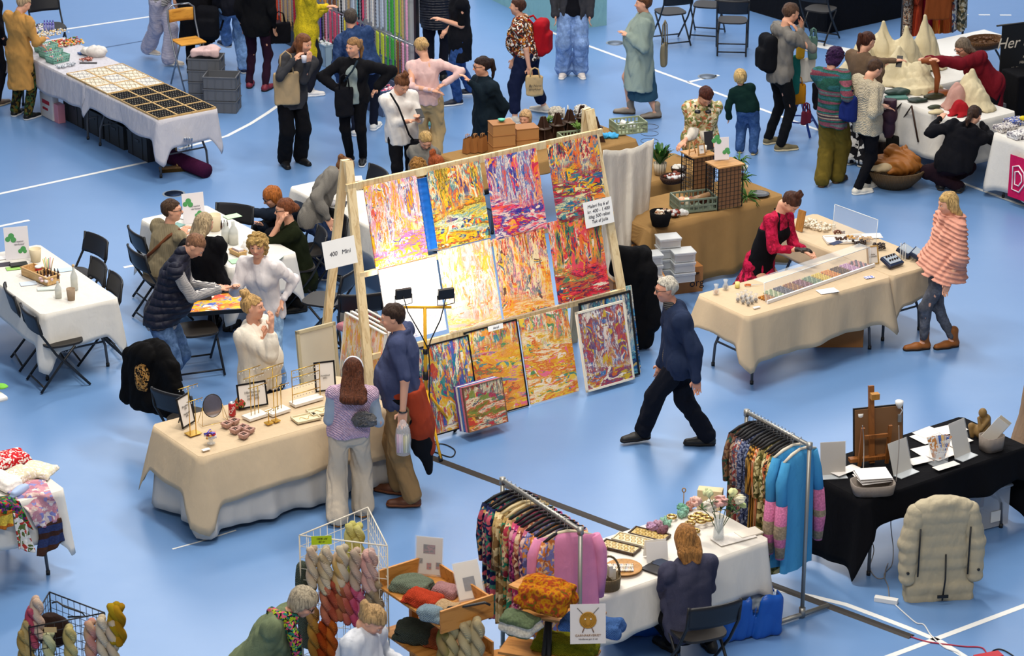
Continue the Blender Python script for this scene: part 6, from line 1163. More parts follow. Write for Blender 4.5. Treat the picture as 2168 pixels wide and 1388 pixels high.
backpack(GP(1626,112,(1645,313),-.03),112,'#101116','black backpack on the man in the grey hoodie'); backpack(GP(1146,78,(1116,250),.03),-105,'#a3131f','bright red backpack on the woman in the flowered blouse'); backpack(GP(440,48,(420,150),-.22),170,'#14151b','black backpack on the person in the long black coat')
backpack(GP(1798,228,(1830,405),.0),122,'#1b2a6a','navy blue drawstring backpack on the woman in the cream jumper',.72)
def strapline(pts,base,label,c='#15151a',name='crossbody_bag',r=.012):
    P = [GY(p[0],p[1],G(*base).y+p[2]) for p in pts]; t = thing(name,label,'bag',P[-1]); B().tube([tuple(p-P[-1]) for p in P],r,6).out('strap',M('fabric',c),t); return t
t = strapline(((826,197,-.15),(843,225,-.21),(855,255,-.24),(866,285,-.22),(878,300,-.16)),(852,428),'black crossbody bag of the woman in the white shirt'); B().box((.03,0,-.03),(.16,.06,.12),bev=.015).out('pouch',M('fabric','#15151a'),t)
t = strapline(((757,128,-.20),(746,150,-.22),(728,172,-.20)),(752,347),'dark crossbody strap over the sage top','#22303c')
t = thing('headphones','black headphones round the neck of the woman in the flowery blouse','headphones',GP(1488,236,(1478,452),-.2)); B().tube([(.085*math.cos(a),.06+.08*math.sin(a),.05-.03*math.sin(a)) for a in [j*.349-.2 for j in range(11)]],.009,6).out('headband',BLK,t)
for s in (-1,1): B().lathe([(.032,0),(.036,.012),(.03,.03),(.0001,.032)],(s*.06,-.02,-.01),16).out('ear_cup',BLK,t)
# ---------------- burlap decoration tables ----------------
CARD = M('plain','#b5814c'); CARD2 = M('plain','#a06c3c'); D3 = lambda px,py: G(px,py,.765)
def cbox(q,w,d,h,label,rz=YAW-25,mat=CARD): t = thing('cardboard_box',label,'box',q,rz); B().box((0,0,h/2),(w,d,h),bev=.002).out('carton',mat,t); B().box((0,0,h+.002),(w+.008,d+.008,.012),bev=.002).out('lid',CARD2,t); return t
for (px,py,l) in ((1062,326,'left'),(1112,312,'right')):
    q = D3(px,py)
    for i in range(2 if l == 'right' else 3): p = q.copy(); p.z += i*.125; cbox(p,.26,.20,.12,'brown cardboard gift box in the %s pile, %s' % (l,('bottom','middle','top')[i if l == 'left' else i*2]),18)
for i,(px,l) in enumerate(((990,'brown paper bag with twisted handles, leftmost of three'),(1006,'brown paper bag with twisted handles, middle of three'),(1022,'brown paper bag with twisted handles, next to the boxes'))):
    t = thing('paper_bag',l,'bag',D3(px,322-i),55); b = B(); b.add([(x*.06,y*.035,0) for x,y in ((-1,-1),(1,-1),(1,1),(-1,1))]+[(x*.065,y*.012,.17) for x,y in ((-1,-1),(1,-1),(1,1),(-1,1))],[(3,2,1,0),(0,1,5,4),(1,2,6,5),(2,3,7,6),(3,0,4,7)]); b.out('bag_body',CARD2,t)
    for s in (-1,1): B().tube([(-.03,s*.01,.16),(-.02,s*.01,.21),(.02,s*.01,.21),(.03,s*.01,.16)],.004,5).out('handle',CARD,t)
t = thing('mint_dish','small mint green dish on the left cardboard pile','dish',D3(1062,326)+ZV*.39); B().lathe([(.03,0),(.045,.02),(.04,.02),(.0001,.006)],n=16).out('dish_body',M('paint','#3aa88a',r=.2),t)
PLY = M('plain','#3b2418')
for i,(px,py,rz) in enumerate(((1150,300,10),(1180,292,60),(1206,285,-20),(1232,276,35),(1258,300,80))):
    t = thing('wooden_tree','dark brown slotted wooden stand, %s on the back table' % ('first from the left','second','third','fourth','rightmost')[i],'ornament',D3(px,py),rz)
    for a in (0,90): B().add([tuple(Matrix.Rotation(math.radians(a),3,'Z') @ Vector(v)) for v in ((-.13,-.004,0),(.13,-.004,0),(.03,-.004,.30),(-.03,-.004,.30),(-.13,.004,0),(.13,.004,0),(.03,.004,.30),(-.03,.004,.30))],[(0,1,2,3),(7,6,5,4),(0,4,5,1),(1,5,6,2),(2,6,7,3),(3,7,4,0)]).out('panel',PLY,t)
    B().lathe([(.09,.16),(.10,.17),(.0001,.17)],n=18).out('dish',M('paint','#4a3a30'),t)
for i,(px,py,k) in enumerate(((1158,262,0),(1178,252,1),(1232,248,1),(1245,258,0),(1224,275,0))):
    t = thing('flower_arrangement',('green moss ball in the grey planter','fluffy dried cream hydrangea in the grey planter','white orchid bloom above the wooden stands','green leaves under the white orchid','dark sprig with greenery between the wooden stands')[i],'flowers',D3(px,py+25)+ZV*.14)
    if i == 1 or i == 2: sd = SD((-.13,-.13,-.03),(.13,.13,.22),.009); sd.ell((0,0,.08),(.09,.09,.065)); sd.folds(.025,80,3,(1,1,1)); sd.out('bloom',M('curls','#d8cfc0' if i == 1 else '#f0ece4'),t)
    else: leaves(B(),(0,0,0),40,.13,.016,random.Random(i)).out('foliage',M('plain','#5a7a2a' if i != 3 else '#3a6a34'),t)
t = thing('planter','long grey metal planter on the back decoration table','planter',D3(1165,285),30); open_box(t,(.34,.14,.12),M('plain','#55585a'),.006,'planter_body')
for px,py,l in ((1194,248,'left'),(1202,243,'right')): t = thing('candle','tall white taper candle, %s of the pair on the back table' % l,'candle',D3(px,py+32)+ZV*.05); B().tube([(0,0,0),(0,0,.22),(0,0,.25)],[.011,.010,.003]).out('wax',M('plain','#efe9dc'),t); B().lathe([(.035,-.05),(.02,-.03),(.014,0),(.0001,0)],n=14).out('holder',M('plain','#e8e2d8'),t)
fc = M('paint','#8f9a7c',r=.5)
def fcrate(p,w,d,h,label,rz,mat=fc,fill=None):
    t = thing('folding_crate',label,'crate',p,rz); b = B(); n = 8
    b.box((0,0,.005),(w,d,.01))
    for z in (.012,h*.5,h): b.box((0,-d/2,z),(w,.012,.018)).box((0,d/2,z),(w,.012,.018)).box((-w/2,0,z),(.012,d,.018)).box((w/2,0,z),(.012,d,.018))
    for i in range(n+1):
        f = i/n-.5
        for s in (-1,1): b.box((f*w,s*d/2,h/2),(.014,.008,h)); b.box((s*w/2,f*d,h/2),(.008,.014,h))
    b.out('crate_body',mat,t)
    if fill:
        for i,(c,sh) in enumerate(fill):
            rr = random.Random(i+int(w*100)); x,y = rr.uniform(-.3,.3)*w,rr.uniform(-.3,.3)*d; o = B()
            if sh == 'b': o.box((x,y,h*.6),(w*.25,d*.25,h*.5),rr.uniform(0,60),rr.uniform(-20,20),bev=.01)
            elif sh == 'r': o.tube([(x-.1,y,h*.8),(x+.12,y+.03,h*1.05)],.035,10)
            else: o.ball((x,y,h*.6),w*.13,10,(1,1,.8))
            o.out('goods',M('plain',c,r=.3),t)
    return t
fcrate(D3(1330,277),.36,.26,.12,'sage green folding crate of white napkins on the back table',20,fill=(('#e8e4de','b'),('#d8dce0','o'),('#c8ccd0','b'))); fcrate(D3(1215,305),.32,.22,.12,'sage green folding crate beside the wooden stands',20,fill=(('#6a5040','b'),('#8a8a80','o')))
sdthing('blue_ribbon','bright blue ribbon heap on the back table','ribbon',D3(1290,290),lambda sd,b: (sd.ell(b+V3((0,0,.02)),(.10,.06,.025)),sd.folds(.02,60,2,(1,1,1))),M('plain','#3aa0d8'),size=.2,h=.007); setp(B().cyl((0,0,0),(0,0,.035),.04,n=16).out('clay_dish',M('plain','#b86a50'),None,None,loc=D3(1300,275)),'small terracotta dish by the blue ribbon','dish')
t = thing('hanging_cloth','white cloth hanging in folds at the right end of the painting rack','cloth',G(1340,533))
a_,b_ = GY(1277,318,25.9),GY(1384,291,26.7); w_ = b_-a_
def hc(u,v):
    p = a_+w_*u; z = p.z*(1-v)+v*(.02+.02*math.sin(u*9)); q = p-a_; fo = (.05*math.sin(u*17+v*2)+.03*math.sin(u*31-v*4)+.08*math.sin(u*5+v*3))*(.3+v*.9); return (p.x-t.location.x-.04*v*u*2,p.y-t.location.y+fo-.10*v,z-.06*math.sin(math.pi*u)*(1-v))
B().grid(hc,60,24).out('fabric',M('fabric','#d9d3c8'),t,solid=.006)
# potted plant
q = G(1397,368,.765); t = thing('potted_plant','peace lily with broad dark green leaves in a pale ribbed pot','plant',q); B().lathe([(.06,0),(.075,.13),(.068,.13),(.062,.11),(.0001,.11)],n=22).out('pot',M('rib','#cfc4b0','#b8ac96',s=.6),t); leaves(B(),(0,0,.11),46,.27,.042,random.Random(4),.9,.9).out('foliage',M('plain','#2d5a26',r=.35),t)
leaves(B(),(0,0,.11),12,.20,.03,random.Random(9),.9,.5).out('young_leaves',M('plain','#6a9a3a',r=.4),t)
t = thing('wire_basket','round black wire basket behind the plant pot','basket',G(1375,300,.765)); [B().tube([(.10*math.cos(a),.10*math.sin(a),z) for a in [j*.3 for j in range(21)]],.003,5,closed=True).out('wire_ring',BLK,t) for z in (.01,.1,.18)]
DK = lambda px,py: G(px,py,.765); WK = M('wicker','#5a3824')
def rbasket(p,r,h,c,label,ov=1.,name='wicker_basket',fill=None,cat='basket'):
    t = thing(name,label,cat,p,YAW); B().lathe([(r*.75,0),(r*.95,h*.6),(r,h),(r*.93,h),(r*.88,h*.6),(r*.6,.02),(.0001,.02)],n=26,sx=ov).out('basket_body',c,t)
    for k,f in enumerate(fill or ()): o = heap_b(r*ov*.7,r*.7,h,f,k); o = o.out('contents',f,t); o['kind'] = 'stuff'
    return t
def heap_b(w,d,h,f,k):
    rr = random.Random(k+int(w*99)); b = B()
    for i in range(14): b.ball((rr.uniform(-w,w)*.8,rr.uniform(-d,d)*.8,h*rr.uniform(.6,1.15)),rr.uniform(.02,.035),7,(1,1,.7))
    return b
rbasket(DK(1424,385),.12,.07,WK,'dark wicker bowl of white wrapped things beside the plant',1.3,fill=(M('glass','#e8e8ea',a=.7),M('plain','#7a3a2a')))
rbasket(DK(1437,366),.08,.07,WK,'small dark bowl just behind the wicker bowl',1.2,fill=(M('plain','#d8d4cc'),))
GR = M('paint','#1c1a18')
def wirebox(p,w,d,h,label,rz):
    t = thing('wire_display',label,'display grid',p,rz)
    for part,ax_,y0 in (('front_grid','x',-d/2),('back_grid','x',d/2),('side_grid','y',-w/2),('side_grid','y',w/2)):
        b = B(); L = w if ax_ == 'x' else d; n = max(3,int(L/.045)); m = int(h/.045); P_ = lambda u,z: (u,y0,z) if ax_ == 'x' else (y0,u,z)
        for i in range(n+1): b.box(P_(-L/2+L*i/n,h/2),(.004,.004,h) if 0 < i < n else (.009,.009,h))
        for j in range(m+1): b.box(P_(0,h*j/m),(L,.004,.004) if ax_ == 'x' else (.004,L,.004))
        b.out(part,GR,t)
    B().box((0,0,h+.008),(w+.03,d+.03,.014)).out('wooden_top',M('wood','#b98a54',rot=1),t); B().box((0,-d/2+.012,h/2),(w-.02,.006,h-.02)).out('card_back',M('plain','#8f6848'),t); return t
wb1 = wirebox(G(1476,408,.765),.26,.24,.44,'black wire grid with wooden top, left one on the burlap table',28); wb2 = wirebox(G(1532,434,.765),.30,.24,.46,'black wire grid with wooden top, right one beside the greenery',28)
clover_sign(G(1528,338,1.25),'white sign with green clover print on the right wire grid',12,.16,.24,'')
pframe(G(1486,328,1.225),.09,.12,30,'small gold framed card on the left wire grid',12,M('wood','#b98a54'),body='Tilbud',sz=.015)
t = thing('wooden_frame_stand','empty little wooden easel frame on the left wire grid','frame',G(1466,326,1.225),40); B().tube([(-.05,0,0),(-.02,.02,.13)],.006,5).tube([(.05,0,0),(.02,.02,.13)],.006,5).tube([(-.04,.004,.03),(.04,.004,.03)],.006,5).out('frame_bars',M('wood','#b98a54'),t)
setp(B().cyl((0,0,0),(0,0,.07),.022,n=16).out('pillar_candle',M('plain','#efe8da'),None,None,loc=G(1492,321,1.225)),'short white pillar candle on the left wire grid','candle')
t = thing('menu_board','black slate card standing behind the wire grids','sign',G(1500,316,1.225),30); B().box((0,0,.10),(.11,.006,.20),rx=-8).out('board',M('paint','#2e2a2c'),t)
for i,(px,py,l) in enumerate(((1560,345,'feathery green asparagus fern at the top of the right wire grid'),(1568,395,'feathery green fern at the side of the right wire grid'),(1580,420,'feathery fern sprig lying by the black plate'))):
    t = thing('fern',l,'plant',G((1564,1572,1582)[i],(402,410,422)[i],.765)); b = B(); b.tube([(0,0,0),(0,0,(.32,.16,.03)[i])],.004,5); rr = random.Random(i)
    for j in range(30):
        a,e = rr.uniform(0,6.28),rr.uniform(-.8,.9); d_ = Vector((math.cos(a),math.sin(a),e)).normalized()*rr.uniform(.08,.17); z_ = ZV*(.32,.16,.03)[i]; b.tube([tuple(z_),tuple(d_*.6+ZV*.01+z_),tuple(d_-ZV*.03+z_)],[.003,.008,.002],4)
    b.out('fronds',M('plain','#3f6a2c'),t)
for px,py,l in ((1556,402,'small glass bowl on the lower right of the wire grid'),(1572,378,'dark glass jar by the fern'),(1575,360,'white ceramic jar behind the fern')): rbasket(DK(px,py),.045,.05,M('plain','#c9c4b8') if 'dark' not in l else WK,l,1,'jar',cat='jar')
t = thing('plate','black oval plate with wavy rim on the burlap table','plate',DK(1607,413),YAW); B().lathe([(.09,0),(.115,.02),(.11,.022),(.08,.008),(.0001,.008)],n=30).out('plate_body',M('paint','#14110f',r=.2),t)
fcrate(DK(1468,440),.42,.28,.14,'grey green folding crate full of jars and cellophane on the burlap table',18,M('paint','#6d7a6a',r=.5),(('#8a6a4a','r'),('#d8a080','o'),('#7a2420','o'),('#e0d8c0','b'),('#5a2a1c','o'),('#d8d0c0','b')))
t = rbasket(DK(1398,476),.115,.15,M('fabric','#0e0e12'),'black fabric basket of wrapped pralines at the front of the burlap table',1,'fabric_basket',(M('print','#d8c8b0','#8a5a3a','#f0e8dc',s=3),))
rbasket(DK(1428,458),.05,.05,WK,'small brown wicker dish beside the black fabric basket',1.2,fill=(M('plain','#7a2a1a'),M('glass','#f0f0f0',a=.6)))
sdthing('cellophane_bag','small clear cellophane bag in front of the grey green crate','bag',DK(1446,455),lambda sd,b: (sd.ell(b+V3((0,0,.03)),(.05,.04,.035)),sd.folds(.015,60,2,(1,1,1))),M('glass','#f4f4f4',a=.55),size=.14,h=.006)
# boxes and tubs on the floor by the rack
q = G(1425,610); cb = thing('cardboard_carton','open brown cardboard carton with black print under the plastic tubs','box',q,20); B().box((0,0,.14),(.52,.36,.28)).out('carton',CARD2,cb); text('org','writing',.12,M('paint','#15110f'),cb,(.19,-.182,.10),(90,0,0)); B().lathe([(.055,0),(.0001,.002)],n=20).out('printed_oval',M('paint','#1c1512'),cb).location = (.16,-.181,.22)
cb.children[-1].rotation_euler = (math.pi/2,0,0)
for i in range(2): B().box(((-.30,.0)[i]-.06*(1-i),(0,.28)[i],.31),((.28,.34),(.50,.26))[i]+(.006,),ry=(12,0)[i],rx=(0,-14)[i]).out('flap',CARD,cb)
t = thing('cardboard_carton','open cardboard box with raised flaps behind the right rack leg','box',G(1330,640),20); open_box(t,(.5,.4,.34),CARD2,.006,'carton'); B().box((.02,-.30,.40),(.48,.26,.006),rx=22).box((.0,.28,.42),(.48,.22,.006),rx=50).out('flap',CARD,t)
TUB = M('glass','#dfe3e6',a=.3,r=.25)
def tub(p,label,w=.28,d=.20,h=.095,fill='#5a5560',rz=15):
    t = thing('plastic_tub',label,'plastic box',p,rz); open_box(t,(w,d,h),TUB,.004,'tub_body'); B().box((0,0,h+.006),(w+.02,d+.02,.014),bev=.004).out('lid',M('glass','#e6eaec',a=.5,r=.3),t); B().box((0,0,h*.4),(w*.85,d*.85,h*.6)).out('contents',M('plain',fill),t)
for c,(px,py,n,l) in enumerate(((1375,597,3,'left'),(1413,582,4,'middle back'),(1444,590,3,'right'))):
    for i in range(n): q = G(px,py,.3); q = Vector((q.x,q.y,.29+i*.113)); tub(q,'clear lidded plastic tub in the %s stack, %s' % (l,('lowest','second','third','topmost')[i] if i < n-1 else 'topmost'),.22,.17,.09,('#8a6a4a','#4a4a52','#6a6a70','#9a958c')[(i+c) % 4])
q = G(1345,745)
sdthing('black_coat','long black coat hung over a chair behind the elderly man','coat',q,lambda sd,b: (sd.rbox(b+V3((0,.1,.42)),(.17,.10,.40),None,.05,.03),sd.rbox(b+V3((-.05,.1,.92)),(.20,.10,.16),None,.08,.04),sd.cone(b+V3((.12,0,.85)),b+V3((.17,.0,.3)),.08,.07,.04),sd.folds(.03,20,3)),M('fabric','#0b0b0e'),h=.011,size=(.45,.45,1.2))
sdthing('clear_bag','clear plastic bag on the floor beside the elderly man\'s head','bag',G(1385,660),lambda sd,b: (sd.ell(b+V3((0,0,.2)),(.13,.12,.2)),sd.folds(.03,30,3,(1,1,1))),M('glass','#eef0f2',a=.4),h=.01,size=(.3,.3,.5))
t = thing('white_crate','white plastic drawer box behind the right rack leg','box',G(1302,690),20); open_box(t,(.44,.3,.2),M('plain','#d8d8d4'),.008,'box_body')
# ---------------- chocolate stall ----------------
C1 = lambda px,py: G(px,py,.762); ACR = M('glass','#eef4f8',a=.16,r=.04)
def acrylic(name,label,base,L,h,rz,lean=0,legs=False,d=.0):
    t = thing(name,label,'sneeze guard' if L > .5 else 'holder',base,rz); c,s = math.cos(math.radians(lean)),math.sin(math.radians(lean))
    B().box((0,h/2*s,h/2*c),(L,.005,h),rx=-lean).out('panel',ACR,t); e = M('glass','#f4fafc',a=.75,r=.1)
    B().tube([(-L/2,h*s,h*c),(L/2,h*s,h*c)],.004,6).tube([(-L/2,0,0),(-L/2,h*s,h*c)],.003,6).tube([(L/2,0,0),(L/2,h*s,h*c)],.003,6).out('edge',e,t)
    if d: B().box((0,h*s+d/2,h*c),(L,d,.005)).out('top_panel',ACR,t)
    return t
ca,cb2 = C1(1625,640),C1(1846,563); cd_ = (cb2-ca); L_ = cd_.length; cd_ = cd_.normalized(); cn_ = Vector((-cd_.y,cd_.x,0)); crz = math.degrees(math.atan2(cd_.y,cd_.x))
acrylic('sneeze_guard','long low clear acrylic guard over the rows of filled chocolates',ca+cd_*(L_/2)+cn_*.02,L_+.02,.19,crz,8,d=.14)
p = ca+cd_*(L_/2)-cn_*.015; o = B().box((0,0,.012),(L_+.04,.02,.03)).out('price_rail',M('plain','#e9e9ec')); o.location = p; o.rotation_euler = (0,0,math.radians(crz)); setp(o,'white price rail along the front of the chocolate rows','price rail')
ch = [('caramel brown','#a86a2a','#c88a3a'),('cream and green','#d8d8b0','#8aa070'),('slate blue','#4a4858','#6a6878'),('golden brown','#b0762a','#8a4a1c'),('plum','#7a3a48','#a07080'),('sage green','#9aae8a','#6a8a70'),('yellow','#e0c03a','#e8d060'),('orange','#e08a28','#e8a040'),('dark brown','#4a2c18','#6a4422'),('lilac','#c090c0','#d8b0d0'),('pale pink','#d8a0a0','#5a5a70')]
cm = B().lathe([(.013,0),(.0135,.006),(.009,.016),(.0001,.019)],n=8).out('chocolate',M('object',r=.3)); fc_ = True; nb = len(ch)
for k,(nm_,c1_,c2_) in enumerate(ch):
    for i in range(4):
        for j in range(6 if k else 4):
            u = (k+.08)*L_/nb+(i+.5)*L_/nb/4.6; v = .035+j*.032; o = cm if fc_ else cm.copy()
            if not fc_: COL.objects.link(o)
            fc_ = False; q = ca+cd_*u+cn_*v; o.location = (q.x,q.y,.763); o.color = lin(c1_ if (i+j) % 2 else c2_); setp(o,'%s filled chocolate in the %s block of the guarded row' % (nm_,nm_),'chocolate','%s chocolates' % nm_)
for i,(px,py,c,l,w,d) in enumerate(((1768,553,'#1c2c50','dark blue card on the guard over the chocolates',.14,.07),(1786,549,'#c8c4bc','small grey card right of the dark blue card',.06,.04),(1752,616,'#efeff0','white leaflet with squares at the front of the chocolate table',.20,.12),(1840,587,'#4a5ac0','small blue printed card at the right of the chocolate table',.10,.06))): sheet('leaflet',l,'leaflet',C1(px,py)+(ZV*.193 if i < 2 else ZV*0),w,d,M('print',c,'#e8e8f0',s=4) if i in (3,) else M('plain',c),crz-20*(i > 1),.003)
for i in range(9):
    a,b_ = i % 3,i//3; t = thing('cake_pop','dark chocolate ball in a clear wrapper, left front of the chocolate table','sweets',C1(1562+a*11+b_*8,638+a*4-b_*4),0,'wrapped chocolate balls'); B().ball((0,0,.018),.018,9).out('chocolate_ball',M('plain','#3a241c',r=.3),t); B().lathe([(.02,.01),(.021,.03),(.008,.055),(.022,.08)],n=9).out('wrapper',M('glass','#eef0f2',a=.35),t)
sheet('price_label','folded white price label by the wrapped chocolate balls','label',C1(1602,652),.07,.03,M('plain','#efefec'),30,.012)
for px,py,l,c in ((1516,622,'clear bag with an orange sweet, leftmost on the chocolate table','#c88a3a'),(1536,612,'clear bag of dark balls behind the orange one','#3a2a2a')):
    t = thing('sweet_bag',l,'bag',C1(px,py)); B().lathe([(.025,0),(.032,.03),(.014,.07),(.026,.10)],n=12).out('bag',M('glass','#eef2f4',a=.4),t); B().ball((0,0,.022),.02,8).out('sweet',M('plain',c),t)
setp(B().cyl((0,0,0),(0,0,.055),.024,n=18).out('pillar_candle',M('plain','#e6dc8a'),None,None,loc=C1(1561,608)),'short pale yellow candle beside the scissors','candle')
t = thing('scissors','scissors with orange and black handles on the chocolate table','scissors',C1(1596,604),5); B().tube([(-.06+.03*math.cos(a),.018*math.sin(a),.008) for a in [j*.63 for j in range(10)]],.006,6,closed=True).out('handle',M('paint','#c8642a'),t); B().add([(-.03,-.006,.008),(-.03,.006,.008),(.10,0,.010)],[(0,1,2)]).out('blade',M('metal','#b8bcc2'),t,solid=.002)
C2 = lambda px,py: G(px,py,.762)
t = thing('serving_tray','white rectangular tray with three heaps of cookies and dark bites','tray',C2(1788,508),8); tray(t,.40,.20,.022,M('plain','#e8e4de'),.014)
for i,(px,py,c,l) in enumerate(((1775,497,'#6a3a24','heap of brown bites at the back left of the white tray'),(1780,511,'#4a2c1c','heap of dark bites at the front of the white tray'),(1804,507,'#c89a5a','heap of golden cookies on the right of the white tray'))): heap('biscuit_heap',l,'biscuits',C2(px,py)+ZV*.012,.11,.05,26,(c,c),(.009,.015),8)
for px,py,c,l in ((1819,519,'#2a1c18','clear bowl of dark chocolate bark behind the curved guard'),(1832,513,'#c89a52','small heap of caramel pieces behind the dark bark'),(1862,526,'#2a1c18','dark bites at the right end of the curved guard')): heap('sweet_heap',l,'sweets',C2(px,py),.12,.09,30,(c,c),(.012,.018),10,.05)
g0,g1 = C2(1779,436),C2(1880,480); q = GY(1828,505,(C2(1800,500)).y)
acrylic('sneeze_guard','tall curved clear acrylic guard standing over the cookies',C2(1833,518)+BV*.18,.62,.30,-52,3)
t = thing('price_list','slanted sheet of white price lists behind the cookie tray','price list',C2(1836,500),6); B().box((0,0,.004),(.30,.14,.006)).out('sheet',M('stripe','#e4e4e6','#b8b8bc',s=1),t)
pframe(C2(1849,560),.13,.19,22,'small light wooden framed sign at the corner of the chocolate stall',14,M('wood','#c09a5c'),body='Fyldte\nchokolader',sz=.02)
for i,(px,py,l,rz) in enumerate(((1888,562,'open dark blue box of chocolates with a label, nearest the framed sign',40),(1918,540,'closed dark blue chocolate box leaning behind the clear tubes',60),(1944,548,'dark blue chocolate box nearest the woman in the pink poncho',65))):
    t = thing('chocolate_box',l,'box',C2(px,py)+ZV*.03,rz); B().box((0,0,.02),(.20,.15,.035),rx=24,bev=.004).out('box_body',M('paint','#1c2844',r=.3),t); B().box((0,-.003,.043),(.16,.11,.006),rx=24).out('window',M('glass','#c8d4e0',a=.6,r=.1),t); B().box((0,.05,-.01),(.02,.06,.05)).out('support',ACR,t)
    if i == 0:
        for k in range(8): B().ball(((k % 4-1.5)*.035,-.02+(k//4)*.05,.045+(k//4)*.022),.012,7).out('chocolate_piece',M('plain','#2c1e18'),t)
for i in range(3): setp(B().cyl((0,0,0),(0,0,.16),.007,n=8).out('clear_tube',M('glass','#dfe6ec',a=.5),None,None,loc=C2(1906+i*5,546+i*2)),'slim clear tube standing between the dark blue boxes','tube','clear tubes on the chocolate stall')
heap('nougat_heap','flat box heaped with cream nougat pieces behind the apron woman','sweets',C2(1730,480),.34,.22,90,('#e0d4bc','#d0c4b0','#efe6d4'),(.012,.02),-40)
t = thing('wooden_board','small wooden board standing behind the apron woman\'s arm','board',C2(1694,488),-50); B().box((0,0,.11),(.10,.012,.22),rx=-12).out('board',M('wood','#b07a3c'),t)
setp(B().box((0,0,.10),(.5,.34,.2),bev=.004).out('cardboard_box',CARD2,None,None,loc=G(1770,722)),'brown cardboard box on the floor under the chocolate table','box')
# rubber glove on the right hand of the chocolatier is drawn with the hand; her wristband
# ---------------- leather stall, top right ----------------
WLT = lambda px,py,z=.762: G(px,py,z); LEA = '#7a3f1e'
def drape(label,p,peaks,mat,h0=.0,name='draped_cloth',size=.9,cat='cloth',hh=.011):
    def fn(sd,b):
        for x,y,z,r in peaks: sd.cone(b+V3((x,y,z)),b+V3((x*1.05,y*1.05,z*.45)),.02,r*.42,.10); sd.cone(b+V3((x*1.05,y*1.05,z*.45)),b+V3((x*1.15,y*1.15,0)),r*.42,r*1.15,.22)
        sd.cut(b+V3((0,0,.004)),(0,0,-1)); sd.folds(.022,26,int(p[0]*10) % 50,(1,1,.25))
    return sdthing(name,label,cat,p,fn,mat,'fabric',hh,(size,size,max(k[2] for k in peaks)+.2))
CRE = M('fabric','#d6c8a4'); tp = WLT(1905,165)
drape('cream fabric draped over tall peaks like mountains behind the leather stall',tp,[(-.45,.1,.50,.22),(-.2,.3,.62,.24),(.08,.2,.58,.24),(.35,.45,.66,.22),(-.05,-.15,.42,.22),(.15,-.4,.30,.25)],CRE,size=1.0)
drape('cream fabric peak at the near right corner of the leather table',WLT(2052,222),[(0,0,.42,.20),(.08,-.12,.2,.16)],CRE,size=.5)
drape('dusty pink fabric draped beside the near cream peak',WLT(2026,226),[(0,0,.28,.16)],M('fabric','#c09488'),size=.4)
drape('low red cloth in front of the near cream peak',WLT(2030,240),[(0,0,.10,.13)],M('fabric','#a01c24'),size=.3)
def soft(name,label,cat,p,r,mat,amp=.012,fs=24,rz=0,h=.009): 
    def fn(sd,b): a = math.radians(rz); sd.ell(b+V3((0,0,r[2]*.9)),r,(V3((math.cos(a),math.sin(a),0)),V3((-math.sin(a),math.cos(a),0)),V3((0,0,1))),.02); sd.cut(b,(0,0,-1)); sd.folds(amp,fs,int(p[0]*9) % 40+1,(1,1,1))
    return sdthing(name,label,cat,p,fn,mat,'body',h,max(r)*1.3+.05)
L_a = (('leather_bag','flat dark green leather pouch at the centre of the leather table','bag',1942,214,(.13,.09,.02),'#1c2a20'),('leather_bag','black leather bag with a pink tag on the leather table','bag',1945,180,(.17,.11,.05),'#171418'),('leather_bag','olive leather pouch right of the dark green one','bag',1978,208,(.14,.06,.03),'#2c2a14'),
 ('leather_bag','small olive purse near the cloth edge of the leather table','bag',1978,229,(.08,.05,.02),'#3a4030'),('leather_bag','tan brown leather flap behind the olive pouch','bag',1990,200,(.16,.11,.03),'#8a4a22'),('leather_bag','brown leather square bag in front of the taupe jacket','bag',1893,176,(.11,.06,.07),'#7a3f20'),('book_stack','green and grey folded leather sheets at the left of the leather table','leather',1900,200,(.17,.10,.04),'#2a4038'),('leather_scraps','pale leather scraps at the front edge of the table','leather',1982,240,(.10,.06,.02),'#c8b890'))
for n,l,c,px,py,r,col in L_a: soft(n,l,c,WLT(px,py),r,M('plain',col,r=.5),.01,30,20)
sheet('leather_sheet','teal leather sheet at the left corner of the leather table','leather',WLT(1898,208),.26,.12,M('plain','#4a7a70'),10,.02)
t = thing('scissors','scissors with pink handles lying on the black leather bag','scissors',WLT(1942,186)+ZV*.09,80)
for s in (-1,1): B().tube([(.03*s*.6+.022*math.cos(a),.05+.022*math.sin(a),.0) for a in [j*.63 for j in range(10)]],.005,5,closed=True).out('handle',M('plain','#e08a90'),t); B().add([(0,.03,0),(.008*s,.03,0),(0,-.08,0)],[(0,1,2)]).out('blade',M('metal','#c8ccd0'),t,solid=.002)
q = GY(1978,138,G(2046,262,.75).y+1.5); t = thing('leather_strip','long brown leather piece in the hands of the seller in red','leather',GP(1975,130,(2040,330),.0)); 
B().tube([(-.14,0,.0),(-.04,0,.02),(.02,-.02,-.02),(.06,-.05,-.18),(.05,-.06,-.42)],[.03,.045,.05,.04,.02],10).out('leather',M('plain','#8a4a24'),t)
bk = G(1892,392); t = thing('wicker_basket','large round wicker basket of tan leather hides on the floor','basket',bk); B().lathe([(.20,0),(.32,.12),(.37,.22),(.35,.23),(.30,.12),(.18,.02),(.0001,.02)],n=36).out('basket_body',M('wicker','#8a6a42'),t)
def hides(sd,b):
    sd.ell(b+V3((.03,.02,.26)),(.27,.24,.10),None,.04); sd.ell(b+V3((.05,.08,.36)),(.17,.14,.09),None,.05); sd.cone(b+V3((.15,-.05,.3)),b+V3((.34,-.05,.20)),.09,.04,.04); sd.folds(.05,20,8,(1,1,1))
sdthing('leather_hides','crumpled tan leather hides piled in the wicker basket','leather',bk,hides,M('plain','#9a5f26',r=.5),'hides',.011,(.45,.45,.6))
